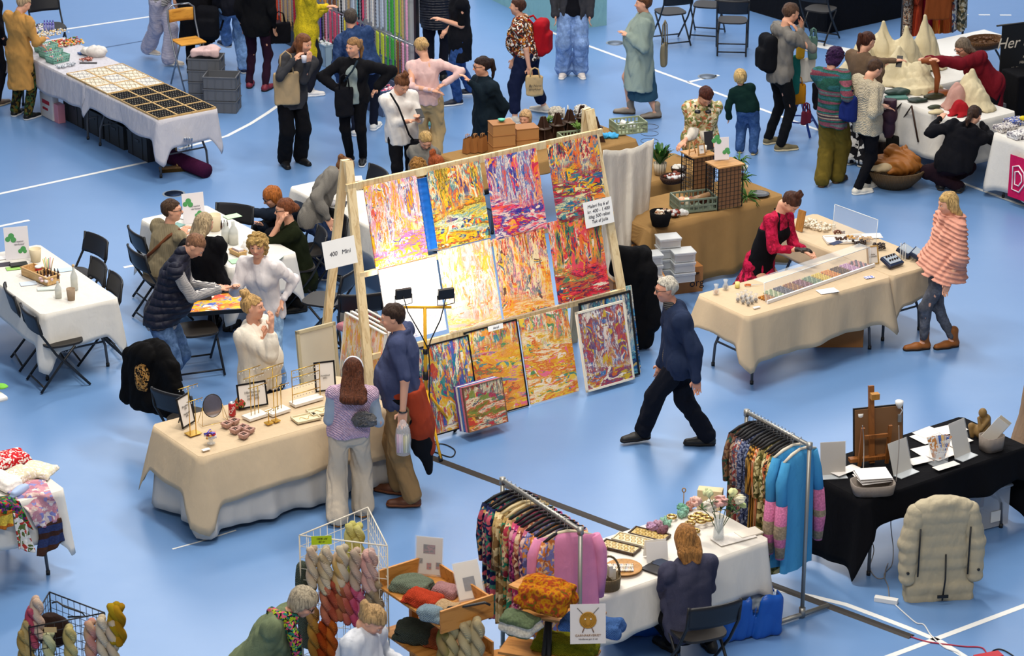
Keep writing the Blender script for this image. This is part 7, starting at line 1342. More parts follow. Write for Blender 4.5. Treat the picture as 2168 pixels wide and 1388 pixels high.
soft('leather_hide','pale rolled hide hanging over the basket rim','leather',bk+Vector((-.16,-.16,.22)),(.16,.06,.05),M('plain','#c0a880'),.012,26,10)
b2_ = bk+Vector((-.02,1.15,0)); t = rbasket(b2_,.30,.26,M('wicker','#3a2218'),'dark wicker basket behind the round one under the table edge')
soft('purple_hide','dark purple leather hanging from the hands of the woman in cream','leather',GP(1880,290,(1830,405),.15),(.09,.07,.30),M('plain','#321826'),.02,20)
tote(G(1920,385)+Vector((0,.75,0)),.34,.34,'#1c1a18','black leather tote on a long strap against the leather table',10,strap=.4)
setp(B().tube([tuple(G(1908,258,.5)),tuple(G(1930,224,.78)),tuple(G(1944,300,.35))],.012,6).out('bag_strap',M('plain','#3a2418')),'brown leather strap hanging in a V over the table edge','strap')
# stool with bags behind the backpack man
t = thing('metal_stool','blue metal swivel stool under the hanging bags','stool',G(1692,280)); BLU = M('paint','#1c3a8a')
for a in range(4): q_ = math.pi/2*a+.4; B().tube([(0,0,.45),(.1*math.cos(q_),.1*math.sin(q_),.3),(.28*math.cos(q_),.28*math.sin(q_),.01)],.016,8).out('leg',BLU,t)
B().tube([(.16*math.cos(j*.4),.16*math.sin(j*.4),.17) for j in range(16)],.010,6,closed=True).out('ring',BLU,t); B().cyl((0,0,.4),(0,0,1.15),.02).cyl((0,0,1.15),(0,0,1.17),.12).out('post',BLU,t)
sp_ = G(1692,280)
for i,(dx,z,w,h,c,l,tx) in enumerate(((.02,.70,.26,.30,'#d6d0c4','white canvas bag hanging on the blue stool',None),(-.06,.42,.2,.26,'#c8861c','mustard yellow bag hanging below the white canvas bag',None),(.22,.36,.20,.34,'#15151a','black tote hanging right of the mustard bag',None),(-.12,.55,.16,.5,'#1c6a64','teal fabric strip hanging left on the blue stool',None),(.10,1.0,.12,.30,'#5a7a70','grey green knitted purse at the top of the blue stool',None),(-.05,1.02,.10,.28,'#c89a2a','ochre scarf at the top of the blue stool',None),(.05,.18,.14,.18,'#7a2a3c','dark red bag low on the blue stool',None))): tote(sp_+Vector((dx,-.16-.015*i,z)),w,h,c,l,5*i,strap=.10)
# clothes rack with patchwork, top
def crack(name,label,a,b_,zt,mat,sag=0):
    a,b_ = Vector(a),Vector(b_); d = (b_-a).normalized(); n = Vector((-d.y,d.x,0)); t = thing(name,label,'clothes rack',a)
    B().tube([(0,0,zt),tuple(b_-a+ZV*zt)],.017,10).out('top_bar',mat,t)
    for p in (Vector((0,0,0)),b_-a): B().tube([tuple(p+ZV*.03),tuple(p+ZV*zt)],.017,10).out('upright',mat,t); B().tube([tuple(p-n*.27+ZV*.03),tuple(p+n*.27+ZV*.03)],.02,10).out('foot_bar',mat,t); B().cyl(tuple(p+ZV*(zt-.03)),tuple(p+ZV*(zt+.02)),.025).out('joint',mat,t); B().cyl(tuple(p+ZV*.01),tuple(p+ZV*.09),.026).out('joint',mat,t)
    return t
def hung(a,d,s,zt,mat,label,cat,group,L,w,th,slv,seed,hc,rz,name='dress',hm=None):
    p = a+d*s; p.z = zt-.085; t = thing(name,label,cat,p,rz,group); garment(B(),L,w,th,slv,seed=seed).out('fabric',mat,t)
    h = thing('clothes_hanger','hanger of the %s' % label[:70],'hanger',p+ZV*.012,rz); hanger(hc,None).out('shoulders',hc,h); B().tube([(0,0,.01),(0,0,.045),(.018,0,.065),(.012,0,.10),(-.012,0,.10),(-.018,0,.085)],.0025,5).out('hook',M('metal','#c8ccd0'),h)
    return t
ra,rb = G(1905,135),G(2035,118); rdv = (rb-ra).normalized(); rza = math.degrees(math.atan2(rdv.y,rdv.x))
crack('clothes_rack','rack of patchwork and red striped clothes at the top right',ra,rb,1.45,M('paint','#2a2a2e'))
rp = [(M('print','#b0a08a','#3a3430','#8a5a3a',s=3),'grey brown knitted garment at the left end of the patchwork rack'),(M('rib','#b8482a','#8a2a1c',s=1.),'rust orange garment on the patchwork rack'),(M('rib','#a81c3c','#7a1028',s=1.2),'crimson garment on the patchwork rack'),(M('rib','#9a2418','#c07a2c',s=1.3),'red and gold striped garment in the middle of the patchwork rack'),(M('rib','#8a1c20','#b86a2a',s=1.5),'dark red and ochre striped garment on the patchwork rack'),(M('print','#c9c0b0','#5a6a8a','#8a4a3a','#3a3a44',s=1.2),'blue and cream patchwork garment on the patchwork rack'),(M('print','#b8b09a','#3a4038','#7a6a4a',s=1.4),'dark plaid patchwork garment at the right end of the rack')]
for i,(m_,l) in enumerate(rp): hung(ra,rdv,.10+i*((rb-ra).length-.15)/6,1.45,m_,l,'garment',None,.95,.46,.12,.5,i+3,BLK,rza+62+(i*7) % 30-12,'patchwork_garment')
tote(G(1985,205,.2)+Vector((.1,1.0,.75)),.34,.40,'#7a3f1e','large brown leather bag hanging beside the patchwork rack',10,strap=.22)
t = rbasket(G(2085,98,.8),.22,.10,M('wicker','#8a5a2a'),'low brown wicker basket behind the seller in red',1.3,fill=(M('plain','#5a3a20'),)); ft_ = G(2085,98,.8); ftable(ft_.x-.5,ft_.y-.4,1.3,.7,'small table behind the seller in red with a wicker basket',h=.78)
# black banner
t = thing('banner','tall black banner with white serif writing at the right frame edge','banner',G(2118,282),22); W0 = 1.0
pb = G(2118,282); tl = GY(2093,52,pb.y)
B().box((.42,0,tl.z-.40),(W0,.012,.78)).out('banner_cloth',M('paint','#0c0c0e',r=.7),t); B().tube([(-.16,0,tl.z),(.95,0,tl.z)],.012).tube([(.0,.02,.02),(.0,.02,tl.z)],.014).out('pole',BLK,t); B().box((.0,0,.02),(.5,.3,.03)).out('base',BLK,t)
text('Her & Nu','writing',.20,M('plain','#e0d4c0'),t,(.26,-.008,tl.z-.24),(90,0,0),.25); text('Kunst\nHåndlavet\nUnikt og bæredygtigt','writing',.05,M('plain','#c8bca8'),t,(.30,-.008,tl.z-.50),(90,0,0),.1,lines=1.3)
t = thing('black_stand','black cloth covered stand below the banner at the right edge','stand',G(2150,300),22); B().box((.1,0,.45),(.5,.4,.9),bev=.02).out('cloth_cover',BLACKC,t)
setp(B().cyl((0,0,0),(0,0,.10),.035,n=16).out('drink_can',M('plain','#8a8a3a'),None,None,loc=G(2109,212,.5)),'olive green can on a small ledge left of the banner','can')
setp(B().box((0,0,-.25),(.30,.2,.49)).out('side_ledge',M('paint','#6a6c70'),None,None,loc=G(2106,214,.5)),'grey ledge under the olive can','ledge')
# pink logo sign on the white cloth
x_,y_,la_,lb_,h_,yw_ = Tb['logo']; q = corner(x_,y_,0,lb_*.47,yw_)+BV*.14; q.z = .10; q = q-AV*.075
t = thing('logo_sign','pink cloth sign with white outlined letters on the right table front','sign',q,YAW-90); B().box((0,0,.26),(.95,.006,.50)).out('cloth',M('fabric','#c41c58'),t)
def pathm(pts,r=.010): return B().tube([(p[0],-.008,p[1]) for p in pts],r,6,closed=True)
for i,sc_ in enumerate((1,.55)): pathm([(-.33+x*sc_,.26+z*sc_) for x,z in ((-.08,-.15),(.03,-.16),(.11,-.04),(.09,.08),(.0,.15),(-.09,.12))],.009).out('letter_outline',M('plain','#f0e0e6'),t)
text('y','writing',.34,M('plain','#f0e0e6'),t,(-.12,-.006,.22),(90,0,0),.3); text('kker','writing',.26,M('plain','#f0e0e6'),t,(.20,-.006,.24),(90,0,0),.3)
for i,(px,py,l,c) in enumerate(((2128,275,'patterned grey booklets on the table with the pink sign','#b8b0a8'),(2150,262,'blue and white boxed goods on the table with the pink sign','#2c4a9a'),(2158,290,'white boxes at the front of the table with the pink sign','#e0dcd8'))): q = G(px,py,.762); obox('box',l,'box',q,(.24,.18,.06),M('print',c,'#d8d4d0','#6a6470',s=2.5),30)
setp(B().ball((0,0,.03),.035,10,(1.3,1,.8)).out('yellow_roll',M('plain','#d8c020'),None,None,loc=G(2166,255,.82)),'small yellow roll at the right frame edge','roll')
# far top: pale teal board, dark stage
t = thing('teal_panel','long pale teal padded bench at the top of the frame','bench',G(1090,52)); a2,b2 = G(1005,-18),G(1180,68); d2 = b2-a2; o_ = a2-G(1090,52)
def q4(z,off): n_ = Vector((-d2.y,d2.x,0)).normalized(); return [o_+n_*off+ZV*z,o_+d2+n_*off+ZV*z]
P4 = q4(0,0)+q4(0,.8)[::-1]; P5 = q4(.75,0)+q4(.75,.8)[::-1]; B().add(P4+P5,[(3,2,1,0),(4,5,6,7),(0,1,5,4),(1,2,6,5),(2,3,7,6),(3,0,4,7)]).out('cover',M('fabric','#8fc0c4'),t)
t = thing('black_stage','black cloth covered stage front at the top of the frame','stage',G(1650,40)); a2,b2 = G(1485,-8),G(1750,72); o_ = a2-G(1650,40); d2 = b2-a2; n_ = Vector((-d2.y,d2.x,0)).normalized()
V_ = [o_,o_+d2,o_+d2+n_*1.6,o_+n_*1.6]; B().add(V_+[v+ZV*.72 for v in V_],[(3,2,1,0),(4,5,6,7),(0,1,5,4),(1,2,6,5),(2,3,7,6),(3,0,4,7)]).out('cover',M('fabric','#101218'),t)
# ---------------- portrait table with black cloth ----------------
K1 = lambda px,py: G(px,py,.752)
for i,(px,py,w,d,l) in enumerate(((1985,955,.36,.28,'white paper pair left of the acrylic holders'),(1968,925,.28,.20,'white paper at the back beside the easel'),(1963,916,.22,.15,'white paper behind the cards'),(2012,910,.26,.16,'white paper at the far end of the black table'),(2025,935,.24,.16,'white paper in the middle of the black table'),(1992,966,.22,.14,'white paper below the leaflets'),(1945,978,.20,.12,'white paper by the easel foot'),(2003,990,.24,.08,'white folded leaflet at the front of the black table'),(1790,1000,.26,.10,'white paper under the left acrylic stand'))): sheet('paper_sheet',l,'paper',K1(px,py)+ZV*.0025*i,w,d,M('plain','#e8e2dc'),YAW-8+i % 3*6,.002)
def lstand(px,py,w,h,rz,label,lean=16,c='#d4cab8',base=True):
    t = thing('leaflet_stand',label,'stand',K1(px,py),rz); cc,s = math.cos(math.radians(lean)),math.sin(math.radians(lean)); B().box((0,h/2*s+.01,h/2*cc),(w,.003,h),rx=-lean).out('sheet',M('plain',c),t)
    B().box((0,h/2*s+.004,h/2*cc),(w+.01,.003,h+.01),rx=-lean).out('acrylic_front',M('glass','#f0f2f4',a=.22,r=.08),t); B().box((0,-.03,.003),(w,.09,.005)).out('acrylic_foot',M('glass','#e6ecf0',a=.45,r=.1),t); return t
lstand(1764,1006,.21,.28,8,'framed text in a clear stand at the left end of the black table',10,'#b8a890'); lstand(1913,1000,.22,.27,40,'clear acrylic sign holder in the middle of the black table',18); lstand(2040,965,.20,.30,42,'clear acrylic sign holder at the right of the leaflets',18)
t = thing('leaflet_holder','clear holder stuffed with orange and blue leaflets','holder',K1(1987,980),30); B().box((0,-.03,.06),(.15,.003,.12)).box((0,.04,.06),(.15,.003,.12)).box((0,0,.003),(.16,.10,.005)).out('acrylic',ACR,t)
for i in range(7): setp(B().box((0,0,.11),(.07,.002,.21),ry=(i-3)*6,rx=-6-i).out('leaflet',M('print',('#c8864a','#d8d4d8','#4a6ab0','#e0b878','#b8a8a0','#3a5aa0','#d89a6a')[i],'#e8e4e0',s=2),None,None,loc=K1(1976+i*3.6,974-i*.5)),'%s leaflet fanned in the clear holder' % ('orange','white','blue','sand','grey','dark blue','peach')[i],'leaflet')
E_ = K1(1850,985); ea = thing('table_easel','wooden table easel holding a black edged portrait board, seen from the back','easel',E_,14); EW = M('wood','#8a5426','#5f3514')
B().box((0,.10,.33),(.045,.03,.66),rx=-9).out('mast',EW,ea)
for s in (-1,1): B().box((s*.12,.0,.18),(.03,.02,.36),rx=6).out('leg',EW,ea)
B().box((0,-.01,.27),(.26,.02,.03)).out('cross_bar',EW,ea); B().box((0,.06,.60),(.07,.05,.05)).out('clamp',M('wood','#b07a30'),ea); B().box((0,.05,.05),(.40,.06,.03)).out('ledge',EW,ea)
pb_ = thing('portrait_board','brown backed board with black edges on the table easel','board',E_+Vector((.05,.09,.05)),14); B().box((0,.03,.21),(.42,.012,.40),rx=-8).out('backing',M('plain','#7a5636'),pb_); B().box((0,.045,.21),(.44,.014,.42),rx=-8).out('frame',BF,pb_)
for s,(px,py),l in ((-1,(1816,905),'small white clip lamp on the left corner of the easel board'),(1,(1905,880),'small white clip lamp on the right corner of the easel board')):
    q = GY(px,py,E_.y+.12); t = thing('clip_lamp',l,'lamp',q); B().box((0,0,-.02),(.03,.03,.06)).out('clip',M('metal','#9a9ca0'),t); B().tube([(0,0,.01),(s*.02,0,.05),(0,0,.08)],.005,6).out('neck',M('plain','#dcdcdc'),t); B().lathe([(.012,0),(.034,.04),(.034,.065),(.0001,.062)],(-s*.01,0,.07),16).out('shade',M('plain','#e4e2de'),t)
cable('thin_cable',((1826,900,1.18),(1829,940,1.0),(1827,1010,.80),(1822,1040,.6),(1838,1060,.5),(1832,1110,.3),(1850,1160,.1),(1842,1200,.01),(1855,1222,.01),(1872,1222,.01),(1875,1205,.01),(1880,1192,.01)),.004,M('plain','#8a8480'),'thin grey cord hanging from the left clip lamp to the floor','cord')
cable('thin_cable',((1903,900,1.18),(1903,950,1.0),(1896,1030,.7),(1890,1070,.5),(1886,1110,.35),(1891,1160,.1),(1888,1195,.01),(1872,1215,.01),(1880,1240,.01),(1882,1262,.01),(1880,1272,.02)),.004,M('plain','#8a8480'),'thin grey cord hanging from the right clip lamp to the floor','cord')
FELT = M('fabric','#8a8078')
def obasket(p,w,d,h,label,rz=10,fill=None,mat=FELT):
    t = thing('felt_basket',label,'basket',p,rz); n = 28; rr = lambda s: [(s*w/2*math.copysign(abs(math.cos(a))**.55,math.cos(a)),s*d/2*math.copysign(abs(math.sin(a))**.55,math.sin(a))) for a in [6.2832*i/n for i in range(n)]]
    V = [(x,y,z) for s,z in ((.92,0),(1,h),(.94,h),(.86,.012)) for x,y in rr(s)]; B().add(V,[(k*n+i,k*n+(i+1) % n,(k+1)*n+(i+1) % n,(k+1)*n+i) for k in range(3) for i in range(n)]+[tuple(range(n-1,-1,-1)),tuple(range(3*n,4*n))],True).out('basket_body',mat,t); return t
obasket(K1(1847,1040),.36,.24,.09,'grey felt basket of line drawings at the front of the black table',8)
for i in range(3): sheet('line_drawing','white sheet with faint line drawing, %s in the grey felt basket' % ('top one','middle one','lowest one')[i],'drawing',K1(1847,1028)+ZV*(.11-.02*i),.27,.22,M('stripe','#ebe7e4','#dcd6d2',s=.5),8+i*4,.002)
obasket(K1(2098,950),.20,.17,.13,'round grey felt basket at the right end of the black table',30)
for i in range(2): setp(B().box((0,0,.12),(.12,.004,.24),ry=38).out('booklet',M('plain',('#d8d2c8','#c8bca8')[i]),None,None,loc=K1(2102+i*6,948-i*5)+ZV*.03),'%s booklet sticking out of the round felt basket' % ('white','sand coloured')[i],'booklet')
fg = K1(2079,925)+ZV*.0
def figure(sd,b): sd.ell(b+V3((0,0,.05)),(.07,.06,.06),None,.03); sd.cone(b+V3((.02,0,.06)),b+V3((.02,0,.17)),.05,.045,.04); sd.ell(b+V3((-.01,-.01,.23)),(.036,.038,.042),None,.015); sd.chain([b+V3((.03,-.04,.17)),b+V3((-.03,-.07,.10)),b+V3((-.045,-.03,.19))],[.02,.017,.014],.01); sd.chain([b+V3((.0,.04,.05)),b+V3((-.09,.03,.09)),b+V3((-.08,.02,.0))],[.03,.026,.02],.02)
sdthing('figurine','small brown clay figure sitting in thought on the black table','figurine',fg,figure,M('plain','#7d6238'),'figure',.006,(.18,.15,.33))
sd = None
t = thing('storage_box','large clear plastic storage box with lid ajar under the black table','box',G(2040,1120)+Vector((0,.12,0)),28); CLR = M('glass','#b8bcc4',a=.4,r=.15)
B().box((0,-.22,.20),(.64,.008,.36)).box((0,.22,.20),(.64,.008,.36)).box((-.32,0,.20),(.008,.44,.36)).box((.32,0,.20),(.008,.44,.36)).box((0,0,.02),(.62,.42,.01)).out('box_body',CLR,t); B().tube([(-.33,-.23,.385),(.33,-.23,.385),(.33,.23,.385),(-.33,.23,.385)],.014,8,closed=True).out('rim',M('glass','#c8ccd2',a=.75,r=.2),t)
B().box((.335,0,.30),(.02,.16,.05)).out('handle',BLK,t); B().box((.18,-.228,.12),(.10,.003,.10)).out('label_sticker',M('plain','#d8d8d4'),t); B().box((-.08,.04,.16),(.40,.24,.28),rx=8).out('folders',M('plain','#4a4650'),t); B().box((.20,.06,.22),(.10,.10,.26),bev=.02).out('paper_roll',M('plain','#9a5a2a'),t); B().box((.36,.1,.22),(.02,.42,.44),ry=6).out('lid',CLR,t)
setp(B().tube([(-.9,0,.06),(.9,0,.06)],.05,14).out('white_tube',M('plain','#d4d2d0'),None,None,loc=(G(1900,1085)+Vector((0,.5,0)))),'long white roll lying on the floor under the black table','roll').rotation_euler = (0,0,math.radians(32))
# puffer coat hung over a chair
cq = G(1985,1262); chair(0,0,187,'black folding chair almost hidden under the cream puffer coat',base=cq+Vector((.0,.28,0)))
a_ = math.radians(7); cF = V3((math.sin(a_),-math.cos(a_),0)); cR = V3((math.cos(a_),math.sin(a_),0)); cU = V3((0,0,1)); cb_ = V3(cq)-V3((0,0,.05))
PUF = M('quilt','#b0a489',s=3.1,r=.5); t = thing('puffer_coat','cream quilted down coat hung over a chair back, black zips','coat',cq)
sd = SD(cb_-V3((.55,.4,.02)),cb_+V3((.55,.4,1.05)),.0095); up = .08*cU
sd.rbox(cb_+cU*.60,(.21,.07,.30),(cR,cF,cU),.07,.03); sd.cone(cb_+cU*.80-cR*.16,cb_+cU*.80+cR*.16,.11,None,.05,(cF,.7)); sd.ell(cb_+cU*.90,(.14,.08,.05),(cR,cF,cU),.03); sd.rbox(cb_+cU*.30,(.24,.06,.24),(cR,cF,cU),.05,.05); sd.rbox(cb_+cU*.11+cR*.0,(.28,.08,.10),(cR,cF,cU),.04,.05)
zz = sd.ax[2][None,None,:]; sd.D -= (.008*np.abs(np.sin((zz-cb_[2])*math.pi/.105))-.004).astype(np.float32); sd.folds(.007,40,4); sd.out('coat_body',M('fabric','#bdb196'),t,cq)
for s in (-1,1):
    sd = SD(cb_-V3((.6,.4,.02)),cb_+V3((.6,.4,1.05)),.0095); sd.chain([cb_+cU*.80+cR*s*.22,cb_+cU*.55+cR*s*.27+cF*.02,cb_+cU*.26+cR*s*.28+cF*.04],[.082,.080,.066],.03); zz = sd.ax[2][None,None,:]; sd.D -= (.008*np.abs(np.sin((zz-cb_[2]+.03)*math.pi/.105))-.004).astype(np.float32); sd.folds(.006,40,6+s); sd.out('sleeve',M('fabric','#bdb196'),t,cq)
    B().tube([tuple(s*cR*.205+cF*.10+cU*z) for z in (.66,.45,.24)],.007,6).out('side_zip',BLK,t)
    B().cyl(tuple(s*cR*.29+cF*.105+cU*.28),tuple(s*cR*.29+cF*.115+cU*.28),.012).out('button',BLK,t)
B().tube([tuple(cR*.02+cF*.085+cU*.42),tuple(cR*.015+cF*.13+cU*.22),tuple(cR*.0+cF*.13+cU*.03)],.007,6).box(tuple(cF*.14+cU*.07),(.09,.012,.025),7).out('back_zip',BLK,t)
# ---------------- bangle and rose stall ----------------
F1 = lambda px,py: G(px,py,.764)
for px,py,l,lm in ((1312,1160,'dark framed tray of fine gold chains, left of three on the bangle stall','#d8c8a0'),(1340,1145,'cream tray of gold hoops, middle of three','#e4d8b8'),(1375,1133,'dark framed tray with gold clusters, right of three','#c8b078')):
    t = thing('jewellery_tray',l,'tray',F1(px,py),YAW+25); tray(t,.13,.30,.02,M('wood','#4a3626','#2c1e14') if 'dark' in l else M('plain','#d8ccb0')); B().box((0,0,.010),(.115,.28,.006)).out('lining',M('fabric',lm),t); b = B()
    for i in range(10): a = random.Random(i).uniform(0,6); b.tube([((i % 2-.5)*.05+.018*math.cos(j*.8),-.12+i*.026+.018*math.sin(j*.8),.018) for j in range(8)],.0022,5,closed=True)
    o = b.out('jewellery',GOLD,t); o['kind'] = 'stuff'
def sign_tent(px,py,w,h,label,rz=YAW-25): t = thing('tent_card',label,'sign',F1(px,py),rz); [B().box((0,s*.04,h/2*.96),(w,.002,h),rx=s*-16*-1).out('card_side',M('plain','#eceae6'),t) for s in (-1,1)]; return t
sign_tent(1388,1182,.17,.16,'blank white folded card in front of the seated woman')
t = thing('tablet','black tablet with folded cover before the seated woman','tablet',F1(1383,1206),YAW-75); B().box((0,0,.008),(.16,.11,.008)).box((0,.11,.012),(.16,.10,.008),rx=12).out('cover',M('paint','#1c1a1e'),t); B().box((0,.11,.0175),(.13,.08,.002),rx=12).out('screen',M('paint','#3a4458',r=.1),t)
t = thing('wooden_plate','round wooden plate covered with patterned bangles','plate',F1(1320,1205)); B().lathe([(.09,0),(.145,.02),(.14,.024),(.09,.008),(.0001,.008)],n=32).out('plate_body',M('wood','#b8864a'),t)
for i in range(26): j = i % 13; setp(B().box((0,0,.006),(.012,.055,.010),bev=.003).out('hair_clip',M('print',('#3a2c20','#8a9ab8','#c8a0a0','#b08a3a')[i % 4],'#e8e0d0',s=6),None,None,loc=F1(1320,1205)+Vector((-.08+.0125*j,(.03 if i < 13 else -.035),.012))),'small patterned hair clip on the round wooden plate','hair clip','hair clips on the wooden plate')
t = thing('wicker_basket','tall wicker basket with hoop handle hanging off the bangle table corner','basket',F1(1292,1238)+Vector((-.02,-.02,-.03)),20); B().lathe([(.075,-.10),(.095,.05),(.10,.12),(.092,.12),(.085,.05),(.0001,-.08)],n=26).out('basket_body',M('wicker','#a8906a',s=1.6),t); B().tube([(.095*math.cos(a),0,.11+.17*math.sin(a)) for a in [math.pi*j/14 for j in range(15)]],.009,7).out('handle',M('wicker','#a8906a'),t)
for i in range(4): B().box(((i-1.5)*.035,(i % 2)*.03,.12+.02*(i % 3)),(.03,.05,.09)).out('card_pack',M('plain','#e2dacb'),t)
bm_ = []
for i,(px,py) in enumerate(((1453,1122),(1467,1100),(1479,1094),(1484,1112),(1471,1128),(1490,1098),(1500,1108),(1461,1112),(1422,1098),(1275,1168))): setp(B().tube([(.034*math.cos(a),.034*math.sin(a)*.95,.02) for a in [j*.3307 for j in range(19)]],.011,7,closed=True).out('bangle',M('metal','#b8985a',r=.25),None,None,loc=F1(px,py)+ZV*(.0 if i % 3 else .02)),'wide patterned metal bangle %s' % ('in the cluster beside the roses' if i < 8 else 'by the pastel flowers' if i == 8 else 'at the left edge of the table'),'bangle','bangles beside the roses' if i < 8 else None)
for i,(px,py,c,l) in enumerate(((1445,1080,'#8ad0b0','mint fabric flower on the left of the bangle cluster'),(1458,1076,'#e0a090','peach fabric flower next to the mint one'),(1447,1092,'#a8e0c8','pale mint fabric flower in front of the mint one'),(1392,1118,'#e0b0c8','pink fabric flower beside the trays'),(1408,1110,'#a8dcc0','mint fabric flower behind the pink one'),(1403,1128,'#8a5a68','mauve fabric flower by the seated woman\'s hair'),(1380,1122,'#d8a8d0','lilac fabric flower by the right tray'))): soft('fabric_flower',l,'flower',F1(px,py),(.045,.045,.03),M('curls',c),.02,70,0,.006)
t = thing('ring_holder','wooden loop holder standing among the bangles','holder',F1(1447,1078),0); B().tube([(.014*math.cos(a),0,.17+.018*math.sin(a)) for a in [j*.63 for j in range(10)]],.005,6,closed=True).tube([(0,0,0),(0,0,.15)],.004).out('loop',M('wood','#a8845a'),t)
obox('gift_box','cream cardboard box behind the roses','box',F1(1503,1075),(.20,.09,.17),M('plain','#d8c49a'),-12)
v_ = F1(1521,1140); t = thing('glass_vase','clear glass vase of water with rose stems','vase',v_); B().lathe([(.04,0),(.045,.02),(.036,.14),(.042,.19),(.039,.19),(.033,.14),(.04,.02),(.0001,.012)],n=22).out('glass',M('glass','#dce6ea',a=.35,r=.05),t)
rs = (('pink rose nearest the middle of the vase bouquet',1527,1060,'#e6b0a8',.048),('white rose at the lower left of the vase bouquet',1504,1070,'#f0eadc',.052),('pale green rose at the top of the vase bouquet',1500,1043,'#c8d0a0',.036),('cream rose at the right of the vase bouquet',1566,1056,'#e8e0c0',.040),('yellow green rosebud at the upper right',1552,1042,'#d8d89a',.034),('pink and cream rose at the far left of the bouquet',1474,1060,'#e8b8a8',.042),('small green bud on the right edge of the bouquet',1573,1068,'#b8c88a',.028))
for l,px,py,c,r in rs:
    q = GY(px,py,v_.y+random.Random(px).uniform(-.05,.05)); t = thing('rose',l,'rose',q); sd = SD((-r*1.6,)*3,(r*1.6,)*3,.0055); sd.ell((0,0,0),(r,r,r*.8)); sd.folds(r*.45,90,px % 30,(1,1,1)); sd.out('bloom',M('plain',c),t)
    d_ = v_+ZV*.04-q; B().tube([(0,0,-r*.5),tuple(d_*.55+ZV*.04),tuple(d_)],.0035,5).out('stem',M('plain','#3f5a2a'),t); leaves(B(),tuple(d_*.25),5,.075,.018,random.Random(py),.3).out('leaf',M('plain','#2f5228'),t)
sheet('plastic_sleeve','clear wrapped papers on the right of the bangle table','paper',F1(1585,1128),.20,.12,M('plain','#e4dccf'),30,.01); sheet('table_runner','white folded cloth under the vase','cloth',F1(1553,1138),.34,.16,M('fabric','#e8e2da'),30,.004)
# blue bags under the bangle table
BLG = M('paint','#1450a8',r=.35)
def bluebag(px,py,w,d,h,label,rz):
    def fn(sd,b): a = math.radians(rz); e = (V3((math.cos(a),math.sin(a),0)),V3((-math.sin(a),math.cos(a),0)),V3((0,0,1))); sd.rbox(b+V3((0,0,h/2)),(w/2,d/2,h/2),e,.05,.02); sd.rbox(b+V3((0,0,h)),(w/2-.02,d/2-.02,h*.5),e,.04,.0,'s'); sd.folds(.022,26,int(px) % 40)
    return sdthing('shopping_bag',label,'bag',G(px,py),fn,BLG,'bag_body',.010,(w,w,h+.2))
bluebag(1580,1335,.50,.32,.36,'large blue woven shopping bag behind the black folding chair',15); bluebag(1345,1330,.5,.34,.34,'dark blue bag under the bangle table',20)
soft('clear_wrap','clear plastic wrap in the open blue bag','plastic',G(1590,1325)+ZV*.14,(.18,.12,.10),M('glass','#c8d4dc',a=.6),.03,40)
bluebag(1500,1290,.4,.3,.3,'blue bag partly behind the seated woman',30)
# clothes racks
PIPE = M('metal','#a7a49c',r=.45)
def rack2(name,label,top0,top1,zt): a,b_ = G(top0[0],top0[1],zt),G(top1[0],top1[1],zt); a.z = b_.z = 0; crack(name,label,a,b_,zt,PIPE); return a,(b_-a).normalized(),(b_-a).length
ra1,rd1,rl1 = rack2('clothes_rack','galvanised pipe rack of patterned tunics, left of the bangle table',(1064,1016),(1229,1122),1.50); ra2,rd2_,rl2 = rack2('clothes_rack','galvanised pipe rack of dresses and blue jumpers, right of the bangle table',(1581,872),(1714,942),1.50)
PR = lambda *c,s=1.4: M('print',*c,s=s)
lr = [(PR('#141c3c','#b04a5a','#d8a060','#2a5a6a'),'navy flowered tunic at the far end of the left rack'),(PR('#16204a','#8a3a5a','#c8b090'),'dark blue tunic with plum pattern, second on the left rack'),(PR('#1a2850','#c85a6a','#3a7a6a'),'navy tunic with red leaves, third on the left rack'),(PR('#b89a62','#6a4a28','#d8c090',s=1.),'sand coloured tunic with brown branches'),(PR('#c8a870','#8a6a40','#e0cc9c',s=1.),'pale ochre tunic behind the sand coloured one'),(PR('#a88a50','#5a3a1c','#2a7a5a'),'olive and ochre tunic with green sprigs'),(PR('#c09a6a','#b03a4a','#2a8a6a','#e8d0a0'),'multicoloured tunic with red and green flowers'),
 (PR('#c8506a','#e0a0a8','#7a2a4a'),'rose pink patterned tunic in the middle of the left rack'),(PR('#a82a6a','#d86a9a','#5a1a4a'),'magenta swirl tunic on the left rack'),(PR('#c07a5a','#e8c8a0','#7a3a3a'),'terracotta patterned tunic in the nearer half of the left rack'),(PR('#b8607a','#e8c0b0','#4a3a6a'),'dusty pink tunic with lilac pattern'),(PR('#8a8ab8','#d88a3a','#5a5a8a',s=1.8),'lilac and orange paisley tunic'),(PR('#c87a3a','#6a6a9a','#e8b07a',s=1.8),'orange and grey paisley tunic'),(PR('#7a7aa0','#c8823a','#d8c8c0',s=1.6),'blue grey swirl tunic next to the pink blouse'),(PR('#b86a34','#7a7ab0','#e0b080',s=1.8),'copper and lilac coloured paisley tunic beside the pink blouse')]
rz1 = math.degrees(math.atan2(rd1.y,rd1.x))+90
for i,(m_,l) in enumerate(lr): hung(ra1,rd1,.05+i*(rl1-.2)/15,1.50,m_,l,'tunic',None,.98-.01*i,.44,.055,.50,i,M('plain','#101014') if i not in (4,5) else M('plain','#c8b48a'),rz1-2+(i*5) % 9,'tunic')
hung(ra1,rd1,rl1-.17,1.50,M('fabric','#e08cb2'),'plain pink muslin blouse at the near end of the left rack','blouse',None,.66,.50,.09,.55,44,M('plain','#d8c8a8'),rz1-22,'blouse')
